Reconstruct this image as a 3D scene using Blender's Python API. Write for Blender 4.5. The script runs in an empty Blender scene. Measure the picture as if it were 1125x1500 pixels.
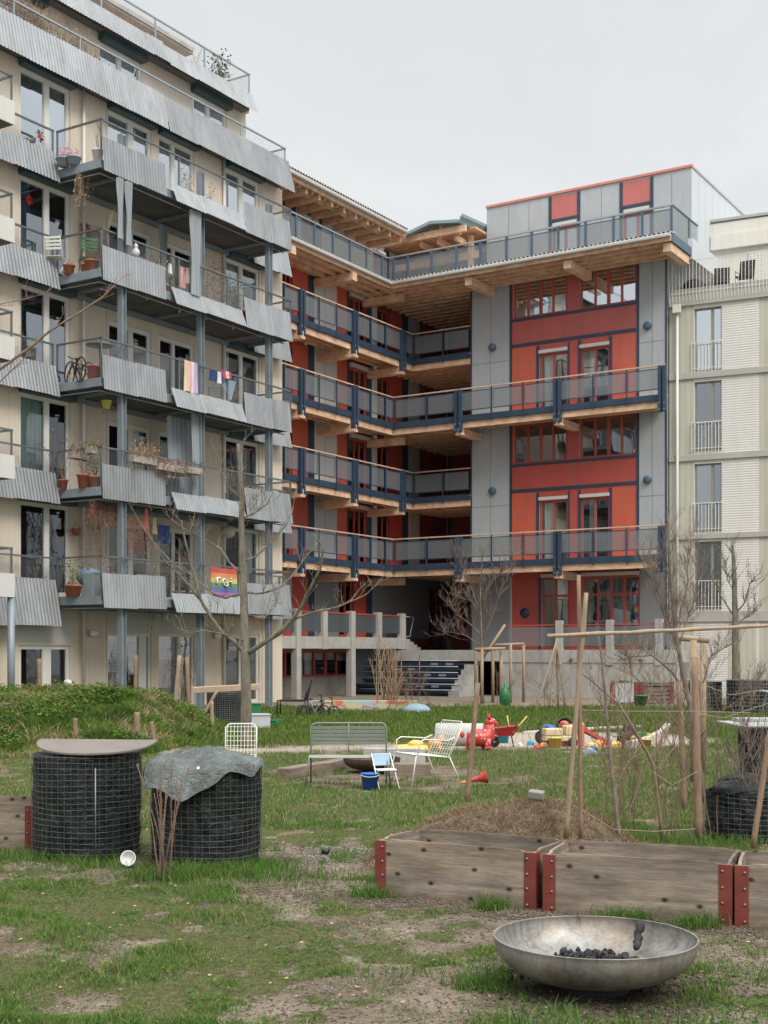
import bpy, math, random
import numpy as np
from mathutils import Vector, Matrix
random.seed(7); np.random.seed(7)
R = random.random
def U(a, b): return a + (b - a) * random.random()
sc = bpy.context.scene
COL = sc.collection
F = 1923.0; CX = 562.5; HY = 955.0; HC = 1.68      # focal length in photo pixels, horizon, eye height
c_, s_ = 0.53178, 0.84688                            # heading of the left-hand facades
TH = math.atan2(s_, c_)

# ------------------------------------------------------------------ survey helpers
def ua(x, b):
    m = (x - CX) / F; D = b / (c_ - s_ * m); return D * (s_ + c_ * m)
def ub(x, a):
    m = (x - CX) / F; D = a / (s_ + c_ * m); return D * (c_ - s_ * m)
def depth(a, b): return s_ * a + c_ * b
def zy(y, D): return HC + (HY - y) / F * D
def wab(a, b, z): return Vector((c_ * a - s_ * b, s_ * a + c_ * b, z))
def G(x, y):
    D = HC * F / (y - HY); return Vector(((x - CX) / F * D, D, 0))
def PT(x, y, D): return Vector(((x - CX) / F * D, D, zy(y, D)))
def onb(x, y, b):
    a = ua(x, b); return wab(a, b, zy(y, depth(a, b)))

# ------------------------------------------------------------------ materials
MATS = {}
def newmat(name):
    m = bpy.data.materials.new(name); m.use_nodes = True
    nt = m.node_tree; nt.nodes.clear()
    out = nt.nodes.new('ShaderNodeOutputMaterial')
    return m, nt, out
class NT:
    def __init__(s, nt): s.nt = nt
    def n(s, t, **kw):
        nd = s.nt.nodes.new(t)
        for k, v in kw.items(): setattr(nd, k, v)
        return nd
    def l(s, a, b): s.nt.links.new(a, b)
    def coord(s, kind='Object', scale=(1, 1, 1)):
        tc = s.n('ShaderNodeTexCoord'); mp = s.n('ShaderNodeMapping')
        mp.inputs['Scale'].default_value = scale
        s.l(tc.outputs[kind], mp.inputs['Vector']); return mp.outputs['Vector']
    def noise(s, vec, scale, detail=4, rough=0.6, dist=0.0):
        nd = s.n('ShaderNodeTexNoise'); nd.inputs['Scale'].default_value = scale
        nd.inputs['Detail'].default_value = detail; nd.inputs['Roughness'].default_value = rough
        nd.inputs['Distortion'].default_value = dist
        s.l(vec, nd.inputs['Vector']); return nd.outputs['Fac']
    def ramp(s, fac, stops, interp='LINEAR'):
        r = s.n('ShaderNodeValToRGB'); e = r.color_ramp.elements; r.color_ramp.interpolation = interp
        while len(e) < len(stops): e.new(0.5)
        for el, (p, c) in zip(e, stops):
            el.position = p; el.color = (c[0], c[1], c[2], 1) if not isinstance(c, (int, float)) else (c, c, c, 1)
        s.l(fac, r.inputs['Fac']); return r.outputs['Color']
    def mix(s, fac, a, b, mode='MIX'):
        m = s.n('ShaderNodeMix', data_type='RGBA', blend_type=mode)
        for sock, v in ((m.inputs[0], fac), (m.inputs[6], a), (m.inputs[7], b)):
            if hasattr(v, 'links'): s.l(v, sock)
            elif isinstance(v, (int, float)): sock.default_value = v
            else: sock.default_value = (v[0], v[1], v[2], 1)
        return m.outputs[2]
    def math(s, op, a, b=None, clamp=False):
        m = s.n('ShaderNodeMath', operation=op); m.use_clamp = clamp
        for i, v in enumerate((a, b)):
            if v is None: continue
            if hasattr(v, 'links'): s.l(v, m.inputs[i])
            else: m.inputs[i].default_value = v
        return m.outputs[0]
    def bump(s, h, strength=0.3, dist=0.02, normal=None):
        b = s.n('ShaderNodeBump'); b.inputs['Strength'].default_value = strength
        b.inputs['Distance'].default_value = dist; s.l(h, b.inputs['Height'])
        if normal: s.l(normal, b.inputs['Normal'])
        return b.outputs['Normal']
    def bsdf(s, col, rough=0.7, metal=0.0, normal=None, spec=0.4):
        p = s.n('ShaderNodeBsdfPrincipled')
        for k, v in (('Base Color', col), ('Roughness', rough), ('Metallic', metal)):
            if hasattr(v, 'links'): s.l(v, p.inputs[k])
            elif k == 'Base Color': p.inputs[k].default_value = (v[0], v[1], v[2], 1)
            else: p.inputs[k].default_value = v
        p.inputs['Specular IOR Level'].default_value = spec
        if normal: s.l(normal, p.inputs['Normal'])
        return p
def mul(c, k): return tuple(min(1, x * k) for x in c)

def plain(name, col, rough=0.7, var=0.18, scale=3.0, fine=40.0, bump=0.1, metal=0.0, spec=0.4, stretch=(1, 1, 1), grime=0.0, bd=0.01, objvar=0.0):
    if name in MATS: return MATS[name]
    m, nt, out = newmat(name); t = NT(nt)
    v = t.coord('Object', stretch)
    n1 = t.noise(v, scale, 5, 0.6); n2 = t.noise(v, fine, 3, 0.6)
    c1 = t.ramp(n1, [(0.3, mul(col, 1 - var)), (0.7, mul(col, 1 + var))])
    c2 = t.ramp(n2, [(0.3, 1 - var * 0.6), (0.7, 1.0)])
    cc = t.mix(1.0, c1, c2, 'MULTIPLY')
    if grime:
        g = t.noise(t.coord('Object', (1.2, 1.2, 0.25)), 2.2, 6, 0.7)
        gc = t.ramp(g, [(0.45, 1.0), (0.75, 1 - grime)])
        cc = t.mix(1.0, cc, gc, 'MULTIPLY')
    if objvar: oi = t.n('ShaderNodeObjectInfo'); cc = t.mix(1.0, cc, t.ramp(oi.outputs['Random'], [(0.0, 1 - objvar), (1.0, 1 + objvar * 0.4)]), 'MULTIPLY')
    nrm = t.bump(n2, bump, bd) if bump else None
    p = t.bsdf(cc, rough, metal, nrm, spec)
    t.l(p.outputs[0], out.inputs[0]); MATS[name] = m; return m

def ribbed(name, col, period, axis='X', rough=0.6, depth_=0.3, var=0.1, dark=0.75, width=0.5, grime=0.15, metal=0.0):
    """sheet with regular ribs running across the given object axis"""
    if name in MATS: return MATS[name]
    m, nt, out = newmat(name); t = NT(nt)
    tc = t.n('ShaderNodeTexCoord'); sp = t.n('ShaderNodeSeparateXYZ'); t.l(tc.outputs['Object'], sp.inputs[0])
    if axis == 'XY': src = t.math('ADD', sp.outputs['X'], sp.outputs['Y'])
    else: src = sp.outputs[axis]
    w = t.math('SINE', t.math('MULTIPLY', src, 2 * math.pi / period))
    w = t.math('ADD', t.math('MULTIPLY', w, 0.5), 0.5)
    shade = t.ramp(w, [(0.0, dark), (width, 1.0)])
    v = t.coord('Object', (1, 1, 0.3)); n1 = t.noise(v, 1.3, 6, 0.65)
    c1 = t.ramp(n1, [(0.3, mul(col, 1 - var)), (0.7, mul(col, 1 + var))])
    cc = t.mix(1.0, c1, shade, 'MULTIPLY')
    g = t.noise(t.coord('Object', (1.5, 1.5, 0.12)), 1.6, 6, 0.7)
    cc = t.mix(1.0, cc, t.ramp(g, [(0.45, 1.0), (0.8, 1 - grime)]), 'MULTIPLY')
    p = t.bsdf(cc, rough, metal, t.bump(w, depth_, 0.02), 0.3)
    t.l(p.outputs[0], out.inputs[0]); MATS[name] = m; return m

def netmat(name, col, cell=0.06, wire=0.16, stiff=0.0):
    """woven wire: diamond lattice of wires, open between them"""
    if name in MATS: return MATS[name]
    m, nt, out = newmat(name); t = NT(nt)
    tc = t.n('ShaderNodeTexCoord'); sp = t.n('ShaderNodeSeparateXYZ'); t.l(tc.outputs['Object'], sp.inputs[0])
    h = t.math('ADD', sp.outputs['X'], sp.outputs['Y']); z = sp.outputs['Z']
    fs = []
    for op in ('ADD', 'SUBTRACT'):
        q = t.math(op, h, z); q = t.math('MULTIPLY', q, 1.0 / cell)
        fr = t.math('FRACT', q); fs.append(t.math('LESS_THAN', fr, wire))
    a = t.math('MAXIMUM', fs[0], fs[1])
    if stiff: a = t.math('MAXIMUM', a, stiff)
    p = t.bsdf(col, 0.45, 0.3, None, 0.4); tr = t.n('ShaderNodeBsdfTransparent')
    mx = t.n('ShaderNodeMixShader'); t.l(a, mx.inputs[0]); t.l(tr.outputs[0], mx.inputs[1]); t.l(p.outputs[0], mx.inputs[2])
    t.l(mx.outputs[0], out.inputs[0]); MATS[name] = m; return m

def glassmat(name, refl, tint=(0.8, 0.85, 0.84), wavy=0.006):
    if name in MATS: return MATS[name]
    m, nt, out = newmat(name); t = NT(nt)
    v = t.coord('Object'); n = t.noise(v, 0.9, 2, 0.5)
    nr = t.bump(n, wavy, 0.6)
    gl = t.n('ShaderNodeBsdfGlossy'); gl.inputs['Roughness'].default_value = 0.02; gl.inputs['Color'].default_value = (0.86, 0.93, 1.0, 1)
    t.l(nr, gl.inputs['Normal'])
    tr = t.n('ShaderNodeBsdfTransparent'); tr.inputs['Color'].default_value = (*tint, 1)
    fr = t.n('ShaderNodeFresnel'); fr.inputs['IOR'].default_value = 1.5
    fac = t.math('ADD', t.math('MULTIPLY', fr.outputs[0], 1.6), refl, True)
    mx = t.n('ShaderNodeMixShader'); t.l(fac, mx.inputs[0]); t.l(tr.outputs[0], mx.inputs[1]); t.l(gl.outputs[0], mx.inputs[2])
    t.l(mx.outputs[0], out.inputs[0]); MATS[name] = m; return m

def woodmat(name, c1, c2, axis=0, scale=1.0, knots=True, rough=0.8, bump=0.3):
    if name in MATS: return MATS[name]
    m, nt, out = newmat(name); t = NT(nt)
    st = [14, 14, 14]; st[axis] = 1.1
    v = t.coord('Object', tuple(x * scale for x in st))
    n1 = t.noise(v, 1.6, 8, 0.65, 0.35); n2 = t.noise(t.coord('Object', (1, 1, 1)), 3.0, 4, 0.6)
    n3 = t.noise(t.coord('Object', tuple(x * scale * 3 for x in st)), 3.0, 4, 0.6)
    cc = t.ramp(n1, [(0.3, c1), (0.5, tuple((a + b) / 2 for a, b in zip(c1, c2))), (0.72, c2)])
    cc = t.mix(1.0, cc, t.ramp(n2, [(0.3, 0.68), (0.7, 1.08)]), 'MULTIPLY')
    cc = t.mix(1.0, cc, t.ramp(n3, [(0.35, 0.72), (0.6, 1.0)]), 'MULTIPLY')
    if knots:
        sk = t.n('ShaderNodeSeparateXYZ'); t.l(t.coord('Object'), sk.inputs[0]); ck = t.n('ShaderNodeCombineXYZ')
        oi = t.n('ShaderNodeObjectInfo'); rnd = t.math('MULTIPLY', oi.outputs['Random'], 37.0); t.l(t.math('ADD', t.math('MULTIPLY', sk.outputs['XYZ'[axis]], 3.6), rnd), ck.inputs[0]); t.l(t.math('ADD', t.math('MULTIPLY', sk.outputs['Z'], 5.2), rnd), ck.inputs[1])
        cc = t.mix(1.0, cc, t.ramp(oi.outputs['Random'], [(0.0, (0.82, 0.80, 0.78)), (0.5, (1.0, 1.0, 1.0)), (1.0, (1.12, 1.05, 0.98))]), 'MULTIPLY')
        vo = t.n('ShaderNodeTexVoronoi', voronoi_dimensions='2D'); vo.inputs['Scale'].default_value = 1.0; t.l(ck.outputs[0], vo.inputs['Vector'])
        bnd = t.noise(t.coord('Object', (0.5, 0.5, 11.0)), 1.0, 1, 0.4); cc = t.mix(1.0, cc, t.ramp(bnd, [(0.38, 0.80), (0.5, 1.0), (0.62, 1.12)]), 'MULTIPLY')
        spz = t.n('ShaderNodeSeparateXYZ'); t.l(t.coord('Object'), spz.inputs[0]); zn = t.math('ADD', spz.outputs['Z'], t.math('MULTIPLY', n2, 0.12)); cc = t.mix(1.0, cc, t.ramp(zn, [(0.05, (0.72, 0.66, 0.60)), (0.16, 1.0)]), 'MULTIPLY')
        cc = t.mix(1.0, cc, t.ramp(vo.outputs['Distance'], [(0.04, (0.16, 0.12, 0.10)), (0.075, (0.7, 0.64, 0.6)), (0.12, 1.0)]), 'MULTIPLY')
    p = t.bsdf(cc, rough, 0, t.bump(n1, bump, 0.004), 0.25)
    t.l(p.outputs[0], out.inputs[0]); MATS[name] = m; return m

SIDING = ribbed('beige_siding', (0.60, 0.52, 0.42), 0.115, 'X', 0.7, 0.15, 0.07, 0.94, 0.35, 0.14)
CORR = plain('galvanised_sheet', (0.29, 0.305, 0.315), 0.5, 0.17, 1.4, 9, 0.04, 0.25, 0.4, (1, 1, 0.3), 0.28, objvar=0.16)
STEEL = plain('blue_grey_steel', (0.235, 0.275, 0.305), 0.5, 0.12, 2, 30, 0.05, 0.2, grime=0.2)
STEEL_L = plain('pale_steel', (0.30, 0.35, 0.38), 0.45, 0.12, 2, 30, 0.05, 0.3)
RAILM = plain('grey_steel_rail', (0.14, 0.155, 0.16), 0.45, 0.1, 3, 30, 0.0, 0.4)
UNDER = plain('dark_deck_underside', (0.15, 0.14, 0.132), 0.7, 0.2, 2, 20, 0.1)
AWN = plain('dark_teal_roller_housing', (0.045, 0.085, 0.09), 0.5, 0.2, 2, 20, 0.05)
WFRAME = plain('white_window_frame', (0.62, 0.61, 0.56), 0.5, 0.05, 2, 30, 0.02)
GLASS = glassmat('window_glass', 0.05)
GLASS_HI = glassmat('window_glass_reflecting_sky', 0.62)
GLASS_MID = glassmat('window_glass_mid', 0.24)
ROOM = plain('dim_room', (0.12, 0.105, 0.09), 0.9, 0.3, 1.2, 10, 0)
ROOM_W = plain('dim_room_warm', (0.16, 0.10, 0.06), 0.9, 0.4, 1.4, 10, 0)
CURT_W = plain('white_curtain', (0.62, 0.65, 0.66), 0.9, 0.2, 2, 10, 0.0, stretch=(6, 6, 0.2))
CURT_G = plain('pale_green_curtain', (0.36, 0.48, 0.43), 0.9, 0.3, 2, 10, 0.0, stretch=(6, 6, 0.2))
CURT_B = plain('blue_curtain', (0.09, 0.17, 0.24), 0.9, 0.3, 2, 10, 0.0, stretch=(6, 6, 0.2))
CURT_GR = plain('grey_outdoor_curtain', (0.30, 0.33, 0.35), 0.9, 0.15, 2, 10, 0.05, stretch=(5, 5, 0.3))
NET = netmat('balcony_wire_net', (0.25, 0.27, 0.28), 0.075, 0.075)
NET_G = netmat('gallery_fine_wire_mesh', (0.20, 0.225, 0.235), 0.045, 0.42)
NET_D = netmat('terrace_dense_mesh', (0.085, 0.105, 0.115), 0.045, 0.74)
def redmat(n, c): return plain(n, c, 0.42, 0.10, 0.7, 14, 0.02, grime=0.14, spec=0.6)
RED = redmat('red_panel', (0.42, 0.07, 0.052)); RED_O = redmat('orange_red_panel', (0.50, 0.10, 0.055)); RED_F = plain('red_window_frame', (0.36, 0.07, 0.05), 0.45, 0.06, 2, 20, 0.0)
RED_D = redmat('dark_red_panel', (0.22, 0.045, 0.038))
GREY = plain('grey_cement_panel', (0.37, 0.395, 0.41), 0.5, 0.07, 0.6, 25, 0.02, grime=0.13, spec=0.5)
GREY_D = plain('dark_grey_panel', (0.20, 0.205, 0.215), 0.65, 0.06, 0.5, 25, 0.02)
WHITE_P = plain('off_white_panel', (0.52, 0.51, 0.48), 0.65, 0.05, 0.5, 25, 0.02, grime=0.06)
NAVY = plain('navy_steel', (0.032, 0.055, 0.090), 0.4, 0.15, 2, 30, 0.02, 0.1)
NAVY_L = plain('blue_trim', (0.07, 0.12, 0.18), 0.4, 0.15, 2, 30, 0.02, 0.1)
TIMBER = woodmat('larch_timber', (0.70, 0.45, 0.29), (0.86, 0.61, 0.43), 0, 0.3, False, 0.7, 0.1)
TIMBER_Y = woodmat('larch_timber_across', (0.70, 0.45, 0.29), (0.86, 0.61, 0.43), 1, 0.3, False, 0.7, 0.1)
RAILW = plain('pale_wood_handrail', (0.50, 0.37, 0.27), 0.7, 0.15, 4, 30, 0.05)
GUTTER = plain('pale_zinc_gutter', (0.48, 0.47, 0.45), 0.45, 0.08, 2, 20, 0.0, 0.3)
ROOFC = plain('weathered_roof_sheet', (0.30, 0.27, 0.22), 0.7, 0.2, 2, 20, 0.1)
PENTSIDE = plain('light_grey_cladding', (0.50, 0.53, 0.56), 0.5, 0.04, 0.6, 12, 0.0)
def concmat(name, col):
    m, nt, out = newmat(name); t = NT(nt)
    v = t.coord('Object'); n1 = t.noise(v, 0.9, 8, 0.65); n2 = t.noise(v, 14, 6, 0.7)
    cc = t.ramp(n1, [(0.3, mul(col, 0.78)), (0.7, mul(col, 1.12))])
    cc = t.mix(1.0, cc, t.ramp(n2, [(0.35, 0.86), (0.6, 1.0)]), 'MULTIPLY')
    st = t.noise(t.coord('Object', (3, 3, 0.15)), 1.5, 5, 0.7)
    cc = t.mix(1.0, cc, t.ramp(st, [(0.5, 1.0), (0.75, 0.75)]), 'MULTIPLY')
    p = t.bsdf(cc, 0.85, 0, t.bump(n2, 0.2, 0.01), 0.3); t.l(p.outputs[0], out.inputs[0]); MATS[name] = m; return m
CONC = concmat('cast_concrete', (0.40, 0.39, 0.36))
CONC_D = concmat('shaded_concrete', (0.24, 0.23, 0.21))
BEIGE = ribbed('cream_render', (0.62, 0.60, 0.54), 0.35, 'X', 0.8, 0.1, 0.04, 0.95, 0.1, 0.06)
OLIVE = ribbed('olive_beige_panel', (0.44, 0.425, 0.35), 0.22, 'X', 0.7, 0.2, 0.05, 0.88, 0.2, 0.1)
BANDM = plain('grey_beige_band', (0.36, 0.35, 0.32), 0.7, 0.06, 1, 20, 0.02)
LOUVRE = ribbed('cream_louvre', (0.60, 0.585, 0.54), 0.088, 'Z', 0.7, 0.35, 0.05, 0.82, 0.45, 0.08)
BARK = plain('grey_green_bark', (0.19, 0.17, 0.125), 0.9, 0.5, 9, 60, 0.9, stretch=(1, 1, 0.3), bd=0.03)
BARK2 = plain('brown_bark', (0.18, 0.14, 0.11), 0.9, 0.35, 6, 60, 0.6)
BARK_R = plain('reddish_cane_bark', (0.19, 0.125, 0.09), 0.85, 0.3, 8, 60, 0.4)
BARK_P = plain('pale_cane', (0.30, 0.225, 0.15), 0.7, 0.2, 8, 60, 0.2, stretch=(6, 6, 0.6))
STAKE = woodmat('round_wood_stake', (0.22, 0.145, 0.095), (0.36, 0.245, 0.165), 2, 1.0, False)
DRY = plain('dried_stems', (0.33, 0.22, 0.14), 0.9, 0.35, 10, 50, 0.0)
DRY_R = plain('dried_russet_stems', (0.24, 0.10, 0.07), 0.9, 0.35, 10, 50, 0.0)
LEAF = plain('leaf_green', (0.10, 0.16, 0.045), 0.7, 0.4, 5, 30, 0.0)
LEAF_D = plain('leaf_dark_green', (0.05, 0.09, 0.035), 0.7, 0.4, 5, 30, 0.0)
LEAF_G = plain('grey_lavender_leaf', (0.15, 0.15, 0.14), 0.8, 0.35, 5, 30, 0.0)
PINK = plain('pink_petals', (0.70, 0.42, 0.48), 0.8, 0.25, 8, 30, 0.0)
TERRA = plain('terracotta', (0.38, 0.13, 0.07), 0.85, 0.2, 4, 40, 0.1)
WHITE = plain('white_plastic', (0.72, 0.73, 0.72), 0.4, 0.04, 3, 30, 0.0)
BLACKP = plain('black_plastic', (0.018, 0.018, 0.02), 0.4, 0.2, 3, 30, 0.05)
BLACKR = plain('black_rubber', (0.02, 0.02, 0.022), 0.7, 0.2, 3, 30, 0.05)
LIME = plain('lime_plastic', (0.48, 0.52, 0.10), 0.5, 0.08, 3, 30, 0.0)
BLUEP = plain('blue_plastic', (0.03, 0.11, 0.42), 0.4, 0.08, 3, 30, 0.0)
TURQ = plain('turquoise_plastic', (0.02, 0.28, 0.42), 0.4, 0.08, 3, 30, 0.0)
REDP = plain('red_plastic', (0.50, 0.045, 0.04), 0.35, 0.08, 3, 30, 0.0)
REDFADE = plain('faded_red_plastic', (0.55, 0.12, 0.09), 0.5, 0.1, 3, 30, 0.0)
YELP = plain('yellow_plastic', (0.62, 0.44, 0.10), 0.45, 0.08, 3, 30, 0.0)
ORAP = plain('orange_plastic', (0.58, 0.25, 0.07), 0.45, 0.08, 3, 30, 0.0)
GREENP = plain('green_plastic', (0.02, 0.16, 0.06), 0.45, 0.1, 3, 30, 0.0)
CREAMP = plain('cream_plastic', (0.55, 0.45, 0.27), 0.5, 0.1, 3, 30, 0.0)
PALEBL = plain('pale_blue_plastic', (0.38, 0.52, 0.66), 0.5, 0.05, 3, 30, 0.0)
WHITEM = plain('cream_white_metal', (0.66, 0.66, 0.58), 0.4, 0.06, 3, 40, 0.0, 0.1)
GREYM = plain('grey_green_powder_coat', (0.17, 0.185, 0.165), 0.45, 0.06, 3, 40, 0.0, 0.2)
SEATM = plain('pale_seat_metal', (0.52, 0.54, 0.52), 0.45, 0.06, 3, 40, 0.0, 0.1)

# ------------------------------------------------------------------ mesh builder
ident = lambda p: p
class MB:
    def __init__(s, fn=ident): s.v = []; s.f = []; s.mi = []; s.fn = fn; s.sm = []
    def add(s, vs, fs, m=0, smooth=False):
        o = len(s.v); s.v += [tuple(s.fn(p)) for p in vs]
        for f in fs: s.f.append(tuple(i + o for i in f)); s.mi.append(m); s.sm.append(smooth)
    def quad(s, a, b, c, d, m=0): s.add([a, b, c, d], [(0, 1, 2, 3)], m)
    def box(s, p0, p1, m=0):
        (x0, y0, z0), (x1, y1, z1) = p0, p1
        if x0 > x1: x0, x1 = x1, x0
        if y0 > y1: y0, y1 = y1, y0
        if z0 > z1: z0, z1 = z1, z0
        vs = [(x0, y0, z0), (x1, y0, z0), (x1, y1, z0), (x0, y1, z0), (x0, y0, z1), (x1, y0, z1), (x1, y1, z1), (x0, y1, z1)]
        s.add(vs, [(0, 3, 2, 1), (4, 5, 6, 7), (0, 1, 5, 4), (1, 2, 6, 5), (2, 3, 7, 6), (3, 0, 4, 7)], m)
    def tube(s, pts, r, n=6, m=0, r1=None, cap=True, smooth=True):
        pts = [Vector(p) for p in pts]; k = len(pts)
        if k < 2: return
        rs = [r + ((r1 if r1 is not None else r) - r) * i / (k - 1) for i in range(k)] if not isinstance(r, (list, tuple)) else list(r)
        vs = []; prev = None
        for i, p in enumerate(pts):
            d = (pts[min(i + 1, k - 1)] - pts[max(i - 1, 0)])
            if d.length < 1e-9: d = Vector((0, 0, 1))
            d.normalize()
            if prev is None:
                ref = Vector((0, 0, 1)) if abs(d.z) < 0.9 else Vector((1, 0, 0)); x = d.cross(ref).normalized()
            else:
                x = prev - d * prev.dot(d)
                if x.length < 1e-6: x = d.cross(Vector((0, 0, 1)))
                x.normalize()
            prev = x; y = d.cross(x)
            for j in range(n):
                an = 2 * math.pi * j / n; vs.append(p + (x * math.cos(an) + y * math.sin(an)) * rs[i])
        fs = []
        for i in range(k - 1):
            for j in range(n): fs.append((i * n + j, i * n + (j + 1) % n, (i + 1) * n + (j + 1) % n, (i + 1) * n + j))
        if cap: fs.append(tuple(range(n - 1, -1, -1))); fs.append(tuple((k - 1) * n + j for j in range(n)))
        s.add([tuple(v) for v in vs], fs, m, smooth and n > 4)
    def bar(s, a, b, r, m=0): s.tube([a, b], r, 4, m, smooth=False)
    def lathe(s, prof, c=(0, 0, 0), n=32, m=0, smooth=True, ax=None, sx=1, sy=1):
        vs = []; k = len(prof)
        for (r, z) in prof:
            for j in range(n):
                an = 2 * math.pi * j / n; p = Vector((r * math.cos(an) * sx, r * math.sin(an) * sy, z))
                if ax is not None: p = ax @ p
                vs.append((p[0] + c[0], p[1] + c[1], p[2] + c[2]))
        fs = []
        for i in range(k - 1):
            for j in range(n): fs.append((i * n + j, i * n + (j + 1) % n, (i + 1) * n + (j + 1) % n, (i + 1) * n + j))
        s.add(vs, fs, m, smooth)
    def ell(s, c, r, n=14, k=9, m=0, ax=None, jit=0):
        prof = [(max(1e-4, math.sin(math.pi * i / k)), -math.cos(math.pi * i / k)) for i in range(k + 1)]
        vs = []
        for (rr, z) in prof:
            for j in range(n):
                an = 2 * math.pi * j / n; q = 1 + U(-jit, jit) if jit else 1
                p = Vector((rr * math.cos(an) * r[0] * q, rr * math.sin(an) * r[1] * q, z * r[2] * q))
                if ax is not None: p = ax @ p
                vs.append((p[0] + c[0], p[1] + c[1], p[2] + c[2]))
        fs = []
        for i in range(k):
            for j in range(n): fs.append((i * n + j, i * n + (j + 1) % n, (i + 1) * n + (j + 1) % n, (i + 1) * n + j))
        s.add(vs, fs, m, not jit)
    def leaf(s, p, d, w, m=0):
        """small leaf from p along d"""
        p = Vector(p); d = Vector(d); x = d.cross(Vector((U(-1, 1), U(-1, 1), U(-1, 1))))
        if x.length < 1e-6: return
        x = x.normalized() * w
        s.add([tuple(p), tuple(p + d * 0.5 + x), tuple(p + d), tuple(p + d * 0.5 - x)], [(0, 1, 2, 3)], m)
    def build(s, name, mats, parent=None, loc=None, bevel=0):
        me = bpy.data.meshes.new(name)
        me.from_pydata(s.v, [], s.f)
        if not isinstance(mats, (list, tuple)): mats = [mats]
        for m in mats: me.materials.append(m)
        if len(mats) > 1: me.polygons.foreach_set('material_index', s.mi)
        if any(s.sm): me.polygons.foreach_set('use_smooth', s.sm)
        me.update()
        o = bpy.data.objects.new(name, me); COL.objects.link(o)
        if parent is not None: o.parent = parent
        if loc is not None: o.location = loc
        if bevel:
            b = o.modifiers.new('bevel', 'BEVEL'); b.width = bevel; b.segments = 2; b.limit_method = 'ANGLE'
        return o

def tag(o, label=None, cat=None, group=None, kind=None):
    if label: o['label'] = label
    if cat: o['category'] = cat
    if group: o['group'] = group
    if kind: o['kind'] = kind
    return o
def thing(name, label, cat, loc=(0, 0, 0), rz=0, group=None):
    o = bpy.data.objects.new(name, None); COL.objects.link(o)
    o.location = loc; o.rotation_euler = (0, 0, rz); o.empty_display_size = 0.1
    return tag(o, label, cat, group)
def dup(root, loc, rz, label, group=None):
    def cp(o, par):
        c = o.copy(); COL.objects.link(c); c.parent = par
        for ch in [q for q in COL.objects if q.parent == o]: cp(ch, c)
        return c
    r = cp(root, None); r.location = loc; r.rotation_euler = (0, 0, rz); r['label'] = label
    if group: r['group'] = group
    return r

def corr_panel(mb, m0, t0, t1, wl=0.115, amp=0.0115, seg=1.27):
    """corrugated sheet between top line t0(u)->(o,z) and bottom line t1; u runs m0[0]..m0[1]"""
    u0, u1 = m0; n = max(4, int((u1 - u0) / wl * 6)); vs = []; fs = []
    o0, z0 = t0; o1, z1 = t1; d = Vector((o1 - o0, z1 - z0)).normalized(); nx, nz = -d[1], d[0]
    if nx < 0: nx, nz = -nx, -nz
    for i in range(n + 1):
        u = u0 + (u1 - u0) * i / n; w = math.sin(2 * math.pi * u / wl) * amp
        sg = int((u - u0) / seg); w += ((sg * 37) % 5 - 2) * 0.004; dz = ((sg * 53) % 7 - 3) * 0.005
        vs.append((u, o0 + nx * w, z0 + nz * w + dz)); vs.append((u, o1 + nx * w, z1 + nz * w + dz))
    for i in range(n): fs.append((2 * i, 2 * i + 1, 2 * i + 3, 2 * i + 2))
    mb.add(vs, fs, 0, True)

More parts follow.
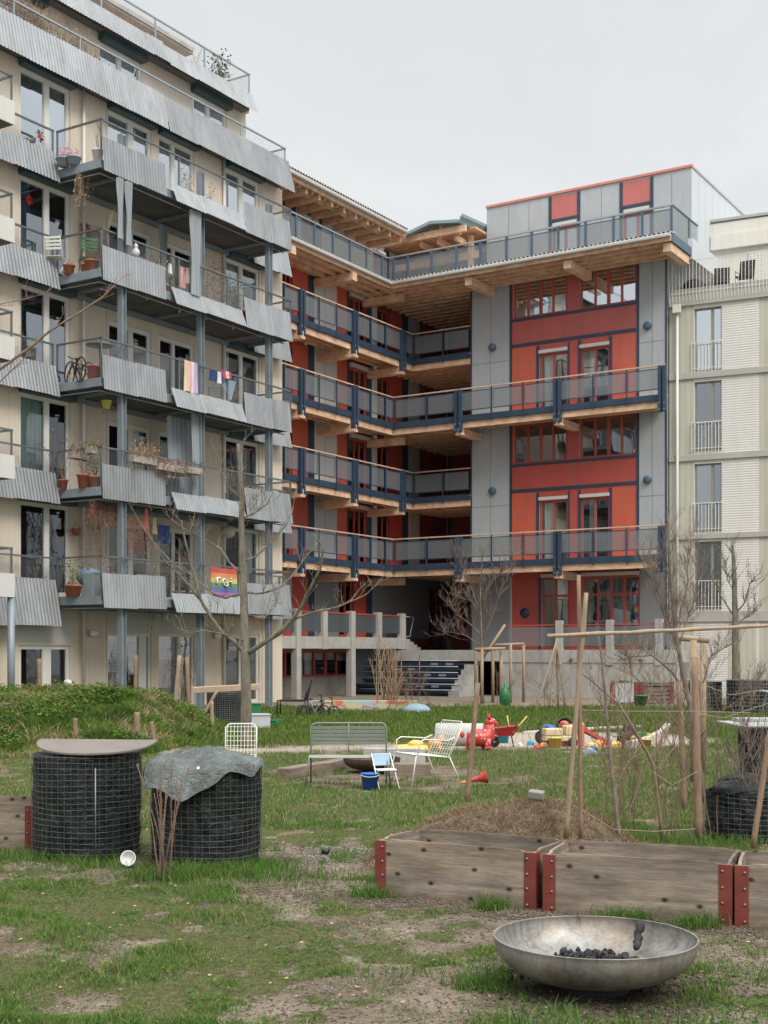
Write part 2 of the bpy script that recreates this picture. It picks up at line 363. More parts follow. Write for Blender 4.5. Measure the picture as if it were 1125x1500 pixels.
class Facade:
    """flat wall in (u, outward, z) with openings, coloured panels and dim rooms behind"""
    def __init__(s, fn, parent, room=ROOM): s.fn = fn; s.parent = parent; s.pan = []; s.op = []; s.room = room
    def panel(s, u0, u1, z0, z1, mat):
        if u0 > u1: u0, u1 = u1, u0
        s.pan.append((u0, u1, z0, z1, mat))
    def build(s, base, name='wall', through=()):
        mats = [base, s.room]
        for p in s.pan:
            if p[4] not in mats: mats.append(p[4])
        us = sorted({round(q, 4) for p in s.pan for q in p[:2]} | {round(q, 4) for p in s.op for q in p[:2]})
        zs = sorted({round(q, 4) for p in s.pan for q in p[2:4]} | {round(q, 4) for p in s.op for q in p[2:4]})
        mb = MB(s.fn)
        for i in range(len(us) - 1):
            for j in range(len(zs) - 1):
                cu = (us[i] + us[i + 1]) / 2; cz = (zs[j] + zs[j + 1]) / 2
                if any(o[0] < cu < o[1] and o[2] < cz < o[3] for o in s.op): continue
                mat = None
                for p in s.pan:
                    if p[0] < cu < p[1] and p[2] < cz < p[3]: mat = p[4]
                if mat is None: continue
                mb.quad((us[i], 0, zs[j]), (us[i + 1], 0, zs[j]), (us[i + 1], 0, zs[j + 1]), (us[i], 0, zs[j + 1]), mats.index(mat))
        for k, o in enumerate(s.op):
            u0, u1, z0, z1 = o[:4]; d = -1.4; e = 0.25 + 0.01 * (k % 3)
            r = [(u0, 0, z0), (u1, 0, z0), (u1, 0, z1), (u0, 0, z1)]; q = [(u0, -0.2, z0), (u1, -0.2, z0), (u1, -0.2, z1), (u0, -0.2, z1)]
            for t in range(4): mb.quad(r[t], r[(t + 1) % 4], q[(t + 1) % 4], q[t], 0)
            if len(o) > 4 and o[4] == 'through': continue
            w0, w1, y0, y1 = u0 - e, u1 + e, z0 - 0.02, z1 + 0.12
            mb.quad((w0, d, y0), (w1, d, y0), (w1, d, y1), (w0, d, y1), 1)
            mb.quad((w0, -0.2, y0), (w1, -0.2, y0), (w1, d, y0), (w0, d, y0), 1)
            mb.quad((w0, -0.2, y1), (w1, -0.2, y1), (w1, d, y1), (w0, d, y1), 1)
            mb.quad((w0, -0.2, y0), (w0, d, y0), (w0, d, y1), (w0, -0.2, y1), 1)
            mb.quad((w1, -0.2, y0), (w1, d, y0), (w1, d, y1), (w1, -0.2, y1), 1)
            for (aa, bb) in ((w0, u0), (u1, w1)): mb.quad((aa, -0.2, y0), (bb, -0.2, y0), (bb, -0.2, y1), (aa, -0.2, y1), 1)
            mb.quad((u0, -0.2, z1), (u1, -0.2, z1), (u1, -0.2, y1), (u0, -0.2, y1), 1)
        return mb.build(name, mats, s.parent)
    def window(s, u0, u1, z0, z1, leaves=2, frame=WFRAME, glass=GLASS, fw=0.09, transom=None, curtain=None, roller=None, rec=0.06, through=False, low=False, blind=0, wide=None):
        if u0 > u1: u0, u1 = u1, u0
        s.op.append((u0, u1, z0, z1, 'through') if through else (u0, u1, z0, z1))
        mb = MB(s.fn); o0, o1 = -rec - 0.07, -rec + 0.01
        mb.box((u0, o0, z0), (u0 + fw, o1, z1)); mb.box((u1 - fw, o0, z0), (u1, o1, z1))
        mb.box((u0 + fw, o0, z1 - fw), (u1 - fw, o1, z1)); mb.box((u0 + fw, o0, z0), (u1 - fw, o1, z0 + fw * 0.9))
        w = (u1 - u0 - 2 * fw); L = leaves if isinstance(leaves, (list, tuple)) else [i / leaves for i in range(1, leaves)]
        for k, t in enumerate(L):
            x = u0 + fw + w * t; h = (wide if wide else fw * 0.85)
            if leaves == 4 and k == 1: h = fw * 1.3
            mb.box((x - h / 2, o0 + 0.005, z0 + fw * 0.9), (x + h / 2, o1 + 0.008, z1 - fw))
        if transom:
            mb.box((u0 + fw, o0 + 0.008, transom - fw / 2), (u1 - fw, o1 + 0.012, transom + fw / 2))
        fr = mb.build('window', frame, s.parent)
        g = MB(s.fn); og = (o0 + o1) / 2
        g.quad((u0 + fw * 0.5, og, z0 + fw * 0.5), (u1 - fw * 0.5, og, z0 + fw * 0.5), (u1 - fw * 0.5, og, z1 - fw * 0.5), (u0 + fw * 0.5, og, z1 - fw * 0.5))
        g.build('pane', glass, fr)
        if curtain:
            cm, spans = curtain; cb = MB(s.fn)
            for (t0, t1) in spans:
                a0 = u0 + fw + w * t0; a1 = u0 + fw + w * t1; n = max(6, int(abs(a1 - a0) / 0.035)); vs = []; fs = []
                for i in range(n + 1):
                    u = a0 + (a1 - a0) * i / n; o = -0.2 + 0.025 * math.sin(i * 1.7) + 0.012 * math.sin(i * 0.6)
                    vs += [(u, o, z0 + 0.04), (u, o, z1 - 0.02)]
                for i in range(n): fs.append((2 * i, 2 * i + 1, 2 * i + 3, 2 * i + 2))
                cb.add(vs, fs, 0, True)
            cb.build('curtain', cm, fr)
        if blind:
            bb = MB(s.fn); k = 0; z = z1 - fw
            while z > z1 - (z1 - z0) * blind: bb.box((u0 + fw, og - 0.06, z - 0.035), (u1 - fw, og - 0.045, z)); z -= 0.05
            bb.build('blind', CURT_W, fr)
        if roller:
            rm, rh, ro = roller; rb = MB(s.fn); pr = []
            rb.box((u0 - 0.03, -0.02, z1 + 0.004), (u1 + 0.03, ro, z1 + rh)); rb.build('roller_housing', rm, fr, bevel=0.02)
        return fr

exec_parts = []
# ================================================================== LEFT APARTMENT BUILDING
A0, B0 = 25.0, 27.0
LB = thing('apartment_building', 'beige ribbed apartment block with corrugated metal balcony fronts and grey steel posts', 'apartment building', wab(A0, B0, 0), TH)
def LF(b):      # facade frame: (a, outward, z) -> local
    return lambda p: (p[0] - A0, (b - p[1]) - B0, p[2])
SL = [3.15 + 2.85 * k for k in range(7)]          # slab tops
# volume behind the facade
vb = MB(LF(26.4))
vb.box((15, -1.75, 0), (35.6, -12, 17.2)); vb.box((15, -3.25, 17.4), (35.6, -12, 20.1))
vb.box((35.57, -0.02, 0), (35.6, -1.75, 17.2)); vb.box((35.57, -1.57, 17.4), (35.6, -3.2, 20.1))
vb.box((15, -1.45, 17.28), (35.6, -3.6, 17.36)); vb.box((15, -1.4, 20.12), (35.6, -12, 20.22))
vb.build('wall', SIDING, LB)
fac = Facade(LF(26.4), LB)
fac.panel(15, 35.6, 0, 17.22, SIDING)
WINS = [(ua(28, 26.4), ua(103, 26.4)), (ua(157, 26.4), ua(222, 26.4)), (ua(232, 26.4), ua(285, 26.4)), (ua(330, 26.4), ua(380, 26.4))]
awn = (AWN, 0.25, 0.27)
for k in range(5):
    z = SL[k]
    gl = [GLASS, GLASS, GLASS, GLASS_MID, GLASS_HI][k]
    cur = {(0, 0): None, (1, 0): (CURT_G, [(0.0, 0.52)]), (2, 0): (CURT_W, [(0.0, 0.12)]), (3, 0): (CURT_B, [(0.0, 0.26)]), (4, 0): (CURT_W, [(0.6, 1.0)]),
           (4, 1): (CURT_W, [(0, 1)]), (4, 2): (CURT_W, [(0, 1)]), (4, 3): (CURT_W, [(0.0, 1)]), (3, 3): (CURT_W, [(0.0, 0.5)]), (0, 3): (CURT_W, [(0.5, 1.0)]),
           (1, 1): (CURT_G, [(0.6, 1.0)]), (2, 3): (CURT_W, [(0.0, .2)])}
    g0 = GLASS_HI if k == 4 else (GLASS_MID if k in (3, 2) else GLASS)
    fac.window(*WINS[0], z + 0.06, z + 2.5, [0.56], glass=g0, fw=0.10, wide=0.17, curtain=cur.get((k, 0)), roller=awn)
    if k > 0 or True:
        lf = 0.13 if k < 4 else 0.09
        zt = z + (2.25 if k < 4 else 2.5)
        fac.window(*WINS[1], z + 0.06, zt, [0.55], glass=gl if k == 4 else GLASS, fw=lf, wide=0.2, curtain=cur.get((k, 1)), roller=awn if k == 4 else None)
        fac.window(*WINS[2], z + 0.06, zt, [0.42], glass=gl if k == 4 else GLASS, fw=lf, wide=0.14, curtain=cur.get((k, 2)), roller=awn if k == 4 else None)
    fac.window(*WINS[3], z + 0.06, z + 2.5, [0.48], glass=gl, fw=0.10, wide=0.17, curtain=cur.get((k, 3)), roller=awn)
# ground floor
fac.panel(WINS[0][0] - 0.08, WINS[0][1] + 0.1, 1.9, 3.15, WHITE_P); fac.panel(WINS[1][0] - 0.02, WINS[2][1] + 0.1, 2.25, 3.0, WHITE_P)
fac.window(*WINS[0], 0.05, 1.86, [0.56], glass=GLASS, fw=0.11, wide=0.3)
fac.window(*WINS[1], 0.05, 2.22, [0.85], glass=GLASS_MID, fw=0.08, wide=0.3, blind=0.5)
fac.window(*WINS[2], 0.05, 2.22, [0.6], glass=GLASS_MID, fw=0.08, wide=0.14, blind=0.35)
fac.window(*WINS[3], 0.05, 2.25, [0.48], glass=GLASS_MID, fw=0.1, wide=0.2)
fac.window(18.5, 20.6, 0.05, 2.2, 2)
for k in range(5): fac.window(18.5, 20.6, SL[k] + 0.06, SL[k] + 2.5, [0.56], glass=GLASS_MID, wide=0.17)
fac.build(SIDING)
# set-back storey
f6 = Facade(LF(27.95), LB); f6.panel(15, 35.6, 17.4, 20.15, SIDING)
for (x0, x1, gm) in ((145, 207, GLASS_HI), (280, 332, GLASS_HI)):
    f6.window(ua(x0, 27.95), ua(x1, 27.95), 17.45, 19.85, [0.5], glass=gm, wide=0.15, roller=awn, curtain=(CURT_W, [(0, 1)]))
f6.window(24.5, 26.3, 17.45, 19.85, [0.5], glass=GLASS_HI, wide=0.15, roller=awn)
f6.build(SIDING)
# vertical joints (thin battens) between the facade bays
jb = MB(LF(26.4))
for a in (WINS[0][1] + 0.55, WINS[1][0] - 0.02, WINS[3][0] - 0.06, WINS[3][1] + 0.15, 23.2):
    jb.box((a - 0.02, 0.0, 0.1), (a + 0.02, 0.025, 17.2))
jb.build('facade_batten', SIDING, LB)
dp = MB(LF(26.4)); a_dp = ua(119, 26.4)
dp.tube([(a_dp, 0.1, 0.1), (a_dp, 0.1, 17.3)], 0.045, 8); dp.build('downpipe', WFRAME, LB)
dp = MB(LF(26.4)); a_d2 = ua(326, 26.4); dp.tube([(a_d2, 0.07, 0.1), (a_d2, 0.07, 17.3)], 0.05, 8); dp.build('downpipe', WFRAME, LB)
# roof-level hut of the top terrace
hb = MB(LF(30.3)); hb.box((22, 0, 20.25), (34.4, -4, 22.3)); hut = hb.build('penthouse_wall', TIMBER, LB)
hb = MB(LF(30.3)); hb.box((22, 0.6, 22.32), (34.9, -5, 22.44)); corr_panel(hb, (22, 34.9), (0.62, 22.56), (0.66, 22.42), amp=0.02); hb.build('penthouse_roof', ROOFC, LB)

def railing(fn, parent, pts, z0, h=1.03, net=NET, posts=None, r=0.02, mat=RAILM, name='railing'):
    mb = MB(fn)
    top = [(p[0], p[1], z0 + h) for p in pts]
    for a, b in zip(top, top[1:]): mb.box((min(a[0], b[0]) - 0.025, min(a[1], b[1]) - 0.025, z0 + h - 0.02), (max(a[0], b[0]) + 0.025, max(a[1], b[1]) + 0.025, z0 + h + 0.025)) 
    for p in (posts or pts): mb.box((p[0] - 0.02, p[1] - 0.02, z0 - 0.1), (p[0] + 0.02, p[1] + 0.02, z0 + h - 0.022))
    rl = mb.build(name, mat, parent)
    nb = MB(fn)
    for a, b in zip(pts, pts[1:]): nb.quad((a[0], a[1], z0 + 0.03), (b[0], b[1], z0 + 0.03), (b[0], b[1], z0 + h - 0.03), (a[0], a[1], z0 + h - 0.03))
    nb.build('net', net, parent); return rl

def deep_balcony(a0, a1, k):
    z = SL[k]; fn = LF(24.46)
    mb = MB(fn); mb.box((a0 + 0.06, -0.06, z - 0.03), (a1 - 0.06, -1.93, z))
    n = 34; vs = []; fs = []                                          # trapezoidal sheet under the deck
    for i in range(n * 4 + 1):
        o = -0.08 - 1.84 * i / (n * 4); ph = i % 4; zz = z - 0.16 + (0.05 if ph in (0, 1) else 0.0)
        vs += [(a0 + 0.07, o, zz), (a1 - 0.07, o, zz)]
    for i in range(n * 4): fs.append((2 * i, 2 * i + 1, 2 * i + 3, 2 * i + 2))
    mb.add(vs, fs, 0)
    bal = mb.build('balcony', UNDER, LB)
    eb = MB(fn)
    for (p0, p1) in (((a0, 0, z - 0.23), (a1, -0.06, z)), ((a0, -0.061, z - 0.23), (a0 + 0.06, -1.93, z)), ((a1 - 0.06, -0.061, z - 0.23), (a1, -1.93, z))): eb.box(p0, p1)
    for a in (ua(182, 24.46), ua(297, 24.46), ua(397, 24.46)):
        eb.box((a - 0.05, -0.07, z - 0.24), (a + 0.05, -1.9, z - 0.162))
    eb.box((a0 + 0.1, -1.76, z - 0.33), (a1 - 0.1, -1.86, z - 0.2))
    eb.build('edge_beam', STEEL, bal, bevel=0.006)
    pb = MB(fn); pb.tube([(a0 + 0.1, -1.75, z - 0.26), (a0 + 0.1, -1.75, z - 0.32), (a0 + 0.12, -0.15, z - 0.32), (a1 - 0.2, -0.14, z - 0.34)], 0.018, 6)
    pb.build('drain_pipe', STEEL_L, bal)
    mids = [ua(x, 24.46) for x in (214, 262, 333)]
    pts = [(a0 + 0.03, -1.6), (a0 + 0.03, 0.0), (a1 - 0.03, 0.0), (a1 - 0.03, -1.6)]
    railing(fn, bal, pts, z, 1.03, NET, [pts[0], pts[1], pts[2], pts[3]] + [(m, 0.0) for m in mids if a0 < m < a1])
    return bal
def sheet(fn, par, u, t0, t1): 
    mb = MB(fn); corr_panel(mb, u, t0, t1); return mb.build('corrugated_panel', CORR, par)
aA0, aA1, aB0, aB1, aC0, aC1 = 25.05, ua(246, 24.3), ua(248, 24.46), ua(361, 24.2), ua(356, 24.46), ua(429, 24.3)
for k in range(5):
    z = SL[k]; fn = LF(24.46)
    bal = deep_balcony(25.05, 33.45, k)
    jt = [0.02, -0.02, 0.03, -0.01, 0.025][k]
    sheet(fn, bal, (aA0 + 0.02, aA1), (0.05, z + 0.61), (0.10 + jt, z - 0.30))
    sheet(fn, bal, (aB0, aB1), (0.06, z + 0.17 + jt), (0.27, z - 0.35))
    sheet(fn, bal, (aC0, aC1), (0.05, z + 0.62), (0.17 - jt, z - 0.31))
    # narrow walkways left and right of the deep balcony
    for (u0, u1) in ((22.15, 25.0), (33.5, 35.45)):
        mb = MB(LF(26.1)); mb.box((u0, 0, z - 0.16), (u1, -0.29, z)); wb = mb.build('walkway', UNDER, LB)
        nb = 0.78 if (k == 0 and u0 < 30) else 0.38
        s0 = u0 if u0 < 30 else u0 - 0.08
        sheet(LF(26.1), wb, (s0, u1 - 0.02), (0.05, z + 0.46), (0.24 if nb < 0.5 else 0.3, z - nb))
        p = [(u0 + 0.05, 0.0), (u1 - 0.05, 0.0)]
        if u0 > 30: p.append((u1 - 0.05, -0.27))
        railing(LF(26.1), wb, p, z, 1.03, NET)
    # neighbour's balcony at the left edge
    mb = MB(LF(24.46)); mb.box((17, 0, z - 0.14), (22.1, -1.93, z)); nb_ = mb.build('balcony', UNDER, LB)
    mb = MB(LF(24.46)); mb.box((17, 0.02, z - 0.15), (22.1, 0.06, z + 0.42)); mb.build('fascia_board', WHITE_P, nb_)
    railing(LF(24.46), nb_, [(17.2, 0.0), (22.05, 0.0), (22.05, -1.6)], z, 1.03, NET, [(22.05, 0), (22.05, -1.6), (21.3, 0), (20.5, 0)])
for (k, b, u1, top, bot, tilt, uw) in ((5, 26.1, 35.45, 0.70, 0.40, 0.30, 1.84), (6, 27.65, 35.5, 0.42, 0.30, 0.36, 1.2)):
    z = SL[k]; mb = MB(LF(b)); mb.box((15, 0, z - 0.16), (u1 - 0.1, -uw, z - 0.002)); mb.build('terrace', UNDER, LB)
    sheet(LF(b), LB, (15, ua(236, b)), (0.05, z + top), (tilt, z - bot)); sheet(LF(b), LB, (ua(236, b) + 0.02, u1), (0.06, z + top - 0.02), (tilt + 0.03, z - bot - 0.02))
    ps = [u1 - 0.1 - 2.35 * i for i in range(8)]
    railing(LF(b), LB, [(15, 0.0), (u1 - 0.1, 0.0), (u1 - 0.1, -1.5)], z, 1.08, NET, [(p, 0.0) for p in ps] + [(u1 - 0.1, -1.5)], mat=STEEL_L)
# steel posts
for x, ztop in ((182, SL[4] + 0.95), (297, SL[4] + 0.95), (397, SL[4] + 0.95)):
    a = ua(x, 24.5); mb = MB(LF(24.5))
    mb.box((a - 0.085, -0.0, 0.0), (a - 0.07, -0.17, ztop)); mb.box((a + 0.07, 0.0, 0.0), (a + 0.085, -0.17, ztop)); mb.box((a - 0.069, -0.08, 0.0), (a + 0.069, -0.094, ztop))
    mb.box((a - 0.14, 0.03, 0.0), (a + 0.14, -0.2, 0.02))
    mb.build('steel_post', STEEL, LB)
mb = MB(LF(24.5)); a = ua(12, 24.6); mb.tube([(a, 0, 0), (a, 0, SL[0] - 0.15)], 0.09, 12); mb.build('round_post', STEEL, LB)
lm = MB(LF(26.4)); a = ua(133, 26.4); lm.box((a - 0.06, 0.002, 2.12), (a + 0.06, 0.05, 2.3)); lm.ell((a, 0.11, 2.2), (0.16, 0.11, 0.11)); lm.build('wall_lamp', WHITE, LB)
lm = MB(LF(26.4)); a = ua(315, 26.4); lm.box((a - 0.06, 0.002, 2.12), (a + 0.06, 0.05, 2.3)); lm.ell((a, 0.11, 2.2), (0.16, 0.11, 0.11)); lm.build('wall_lamp', WHITE, LB)

# ================================================================== RED GALLERY HOUSE
GA0, GB0 = 46.4, 25.0
GH = thing('gallery_house', 'red and grey house with navy steel access galleries and pale timber joists', 'apartment house', wab(GA0, GB0, 0), TH)
def GL(b): return lambda p: (p[0] - GA0, (b - p[1]) - GB0, p[2])     # wing facing the court: u = a
def GR(a): return lambda p: ((a - p[1]) - GA0, p[0] - GB0, p[2])     # main front: u = b
GI = lambda p: (p[0] - GA0, p[1] - GB0, p[2])
FZ = [2.25, 5.13, 7.98, 10.82, 13.67, 16.45]        # floor levels
WB = 29.3
# main front
xb = lambda x: ub(x, 46.4)
bL, bR = xb(690), xb(975.5)
mf = Facade(GR(46.4), GH)
mf.panel(bR, bL, 1.76, 16.3, GREY)
zr0, zr1 = xb(750), xb(933)
mf.panel(zr1, zr0, 1.76, 16.3, RED); mf.panel(zr1, zr0, 13.6, 16.3, redmat('sky_paled_upper_red_panel', (0.42, 0.085, 0.075)))  # upper storey gets a paler red, sky reflection and haze mixed into the colour
mf.panel(xb(975.5), xb(933), 1.76, 4.7, GREY_D); mf.panel(xb(747), xb(690), 1.76, 4.7, GREY_D)
trim = MB(GR(46.4)); joint = MB(GR(46.4))
def vt(x, z0, z1, w=0.05): b = xb(x); trim.box((b - w, 0.002, z0), (b + w, 0.03, z1))
def ht(x0, x1, z, h=0.05): trim.box((xb(x1), 0.003, z - h), (xb(x0), 0.035, z + h))
def lintel(x0, x1, z): 
    q = MB(GR(46.4)); q.box((xb(x1), 0.01, z), (xb(x0), 0.10, z + 0.13)); q.build('blind_box', WHITE_P, GH, bevel=0.01)
for top in (0, 1):
    dz = -5.7 * top; f3 = 10.82 + dz; f4 = 13.67 + dz
    for (x0, x1) in ((752, 831), (849, 933)):
        mf.window(xb(x0), xb(x1), f4 + 1.08, f4 + 2.62, 4, RED_F, GLASS_HI if not top else GLASS_MID, fw=0.085)
    for (x0, x1, cu) in ((790, 832, (CURT_W, [(0.0, 0.42)])), (850, 893, (CURT_W, [(0.1, 0.35)]))):
        mf.window(xb(x0), xb(x1), f3 + 0.03, f3 + 2.42, 2, RED_F, GLASS_MID, fw=0.085, curtain=(CURT_W, [(0.5, 0.95)]) if x0 == 790 else (CURT_G, [(0.55, 0.8)]))
        lintel(x0, x1, f3 + 2.43); vt(x0 - 2 if x0 == 790 else x0 - 1, f3, f3 + 2.75, 0.06); vt(x1 + 1.5, f3, f3 + 2.75, 0.06 if x0 == 850 else 0.03)
    mf.panel(zr0, xb(788), f3, f3 + 2.8, RED_O); mf.panel(xb(895), zr1, f3, f3 + 2.8, RED_O)
    ht(750, 933, f4 + 0.02, 0.06); ht(750, 933, f4 + 1.02, 0.05)
    for x in (776,): pass
    b = xb(769)
    joint.box((xb(841) - 0.008, 0.002, f4 + 0.1), (xb(841) + 0.008, 0.006, f4 + 0.95))
    for (xx0, xx1) in ((752, 786), (897, 931)): joint.box((xb(xx1), 0.002, f3 + 2.0), (xb(xx0), 0.006, f3 + 2.016))
for zz in (16.32,): pass
vt(748.5, 4.6, 16.3, 0.05); vt(934.5, 4.6, 16.3, 0.05); vt(976, 1.76, 16.3, 0.03); vt(690.5, 1.76, 16.3, 0.03)
for (x, xs) in ((710, (690, 747)), (950, (936, 975))):
    joint.box((xb((xs[0] + xs[1]) / 2) - 0.01, 0.002, 1.8), (xb((xs[0] + xs[1]) / 2) + 0.01, 0.006, 16.2))
    for z in (13.15, 7.45): joint.box((xb(xs[1]), 0.002, z), (xb(xs[0]), 0.006, z + 0.02))
    for z in (13.76, 8.06):
        v = MB(GR(46.4)); b = xb(x + 12 if x == 710 else x - 1)
        q = Matrix.Rotation(math.pi / 2, 3, 'X')
        v.lathe([(0.001, 0), (0.13, 0.0), (0.15, 0.02), (0.15, 0.12), (0.11, 0.14), (0.10, 0.06), (0.001, 0.06)], (b, 0.13, z), 18, ax=q); v.build('round_vent', NAVY_L, GH)
# ground floor of main front
mf.window(xb(793), xb(834), 1.80, 4.55, 2, RED_F, GLASS_MID, fw=0.085, transom=3.85)
mf.window(xb(853), xb(937), 1.80, 4.55, 4, RED_F, GLASS_MID, fw=0.085, transom=3.85)
vt(791, 1.8, 4.6, 0.05); lintel(793, 834, 4.56); lintel(852, 937, 4.56)
q = Matrix.Rotation(math.pi / 2, 3, 'X')
ph = MB(GR(46.4)); ph.lathe([(0.001, 0), (0.2, 0.0), (0.2, 0.05), (0.16, 0.06), (0.001, 0.03)], (xb(769), 0.03, 3.2), 20, ax=q); ph.build('porthole', NAVY, GH)
mf.build(GREY)
trim.build('steel_trim', NAVY, GH); joint.build('panel_joint', GREY_D, GH)
# body
bd = MB(GI); bd.box((46.5 + 1.5, bR + 0.3, 0), (58, bL - 0.3, 16.2)); bd.quad((46.41, bL, 1.7), (52.0, bL, 1.7), (52.0, bL, 16.2), (46.41, bL, 16.2)); bd.quad((46.41, bR, 1.7), (58, bR, 1.7), (58, bR, 16.2), (46.41, bR, 16.2)); bd.build('side_wall', GREY, GH)
# wing wall behind the galleries
wx = lambda x: ua(x, WB)
wf = Facade(GL(WB), GH)
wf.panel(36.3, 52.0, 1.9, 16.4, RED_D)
wt = MB(GL(WB))
for f in range(5):
    z0 = FZ[f]; z1 = z0 + 2.8
    P_ = lambda x0, x1, m: wf.panel(wx(x0), wx(x1), z0, z1 if f < 4 else 16.4, m)
    if f == 0:
        P_(405, 429, RED); P_(429, 451, RED); P_(451, 460.6, NAVY); P_(460.6, 496, GREY_D); P_(496, 519, RED_D); P_(519, 536, RED); P_(536, 545, NAVY); P_(545, 625, GREY_D); P_(625, 660, GREY_D)
        wf.window(wx(497), wx(517), z0 + 0.05, z0 + 2.4, 2, RED_F, GLASS)
        wf.window(wx(628), wx(654), z0 - 0.4, z0 + 2.25, 2, RED_D, GLASS, fw=0.1, curtain=(CURT_W, [(0.45, 1.0)]))
        continue
    P_(405, 429, RED); P_(429, 451, RED_O if f > 1 else RED); P_(451, 460.6, NAVY); P_(460.6, 493.6, WHITE_P if f > 1 else GREY); P_(493.6, 508, RED_O); P_(508, 511, NAVY)
    P_(537, 544.6, NAVY); P_(544.6, 552.4, WHITE_P if f > 1 else GREY); P_(571, 589, RED); P_(589, 598, NAVY); P_(598, 614.6, GREY if f != 1 else WHITE_P); P_(614.6, 656, RED_D)
    wf.window(wx(412), wx(428), z0 + 0.05, z0 + 2.35, 2, RED_F, GLASS)
    wf.window(wx(511), wx(537), z0 + 0.05, z0 + 2.35, 3, RED_F, GLASS, fw=0.08)
    wf.window(wx(553), wx(570), z0 + 0.05, z0 + 2.35, 2, RED_F, GLASS, fw=0.08)
    lb = MB(GL(WB)); lb.box((wx(511), 0.01, z0 + 2.36), (wx(540), 0.12, z0 + 2.52)); lb.build('blind_box', WHITE_P, GH)
    for x in (440, 476, 604): wt.box((wx(x) - 0.01, 0.002, z0), (wx(x) + 0.01, 0.006, z1))
wt.build('panel_joint', GREY_D, GH)
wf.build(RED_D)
# top storey of the wing (behind the roof terrace)
tf = Facade(GL(WB + 0.02), GH); tz = FZ[5]
tf.panel(35.5, 52, 16.45, 18.95, GREY_D); txp = lambda a, b, m, z1=18.6: tf.panel(wx(a), wx(b), 16.45, z1, m)
txp(400, 427, RED); txp(427, 434, NAVY); txp(434, 442, WHITE_P); txp(471.5, 547, WHITE_P); txp(563, 571, NAVY); txp(571, 580, WHITE_P); txp(464, 471.5, NAVY)
tf.window(wx(442), wx(465), 16.5, 18.3, 2, RED_F, GLASS_MID, roller=(WHITE_P, 0.12, 0.1)); tf.window(wx(547.5), wx(563), 16.5, 18.3, 2, RED_F, GLASS_MID, roller=(WHITE_P, 0.12, 0.1))
tf.build(GREY_D, 'top_storey_wall')
# back wall of the stair recess
rb = Facade(GR(52.0), GH); rb.panel(25.0, 29.3, 1.7, 18.9, GREY_D); rx = lambda x: ub(x, 52.0)
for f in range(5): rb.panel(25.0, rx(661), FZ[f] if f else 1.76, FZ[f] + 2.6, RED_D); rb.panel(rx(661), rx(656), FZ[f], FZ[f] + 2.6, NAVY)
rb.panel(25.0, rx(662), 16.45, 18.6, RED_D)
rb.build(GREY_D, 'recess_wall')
vb = MB(GI); vb.box((36.3, WB + 1.7, 0), (53.6, WB + 9, 18.5)); vb.box((52.02, bL, 0), (58, WB + 1.6, 18.5)); vb.build('house_body', GREY_D, GH)

# ---- galleries
colx_L = (439, 517)
def post_pair(fn, u, o, z, par):
    mb = MB(fn)
    for d in (-0.09, 0.09): mb.box((u + d - 0.055, o - 0.03, z - 0.62), (u + d + 0.055, o + 0.14, z + 1.03))
    mb.box((u - 0.034, o, z - 0.6), (u + 0.034, o + 0.06, z + 1.0))
    for d in (-0.09, 0.09):
        for zz in (z - 0.52, z - 0.3): mb.box((u + d - 0.02, o + 0.141, zz - 0.02), (u + d + 0.02, o + 0.155, zz + 0.02), 1)
    return mb.build('post', [NAVY, STEEL_L], par, bevel=0.006)
def gallery_run(fn, par, u0, u1, z, thin, thick, ends=True):
    """one straight run of gallery edge; outward = railing line at o=0"""
    b = MB(fn); b.box((u0, -0.02, z - 0.20), (u1, 0.06, z + 0.03)); b.box((u0, -0.10, z - 0.19), (u1, -0.021, z - 0.17)); b.build('steel_channel', NAVY, par, bevel=0.005)
    w = MB(fn); w.box((u0, -0.14, z - 0.44), (u1, -0.02, z - 0.205)); w.build('timber_edge_beam', TIMBER if fn in GLS else TIMBER_Y, par)
    h = MB(fn); h.box((u0, -0.03, z + 1.035), (u1, 0.05, z + 1.085)); h.build('handrail', RAILW, par, bevel=0.008)
    t = MB(fn)
    for u in thin: 
        p = MB(fn); p.box((u - 0.025, 0.062, z - 0.28), (u + 0.025, 0.10, z + 1.03)); p.build('post', NAVY, par)
    for u in thick: post_pair(fn, u, 0.03, z, par)
    allp = sorted([u0, u1] + list(thin) + list(thick))
    for a, b_ in zip(allp, allp[1:]):
        if b_ - a < 0.15: continue
        p, q = a + 0.04, b_ - 0.04; nt = MB(fn)
        nt.box((p, 0.02, z + 0.20), (q, 0.045, z + 0.235), 1); nt.box((p, 0.02, z + 0.93), (q, 0.045, z + 0.955), 1); nt.box((p, 0.021, z + 0.235), (p + 0.015, 0.044, z + 0.93), 1); nt.box((q - 0.015, 0.021, z + 0.235), (q, 0.044, z + 0.93), 1)
        nt.quad((p, 0.033, z + 0.235), (q, 0.033, z + 0.235), (q, 0.033, z + 0.93), (p, 0.033, z + 0.93)); nt.build('mesh_panel', [NET_G, NAVY], par)
    fl = MB(fn); fl.box((u0, -0.25, z - 0.03), (u1, -0.03, z + 0.02)); fl.build('floor_edge', WHITE_P, par)
GLf = GL(27.7); GRn = GR(44.8); GRi = GR(46.4 - 0.05); GLS = (GLf,)
sb = lambda x: ub(x, 44.8); sa = lambda x: ua(x, 27.7)
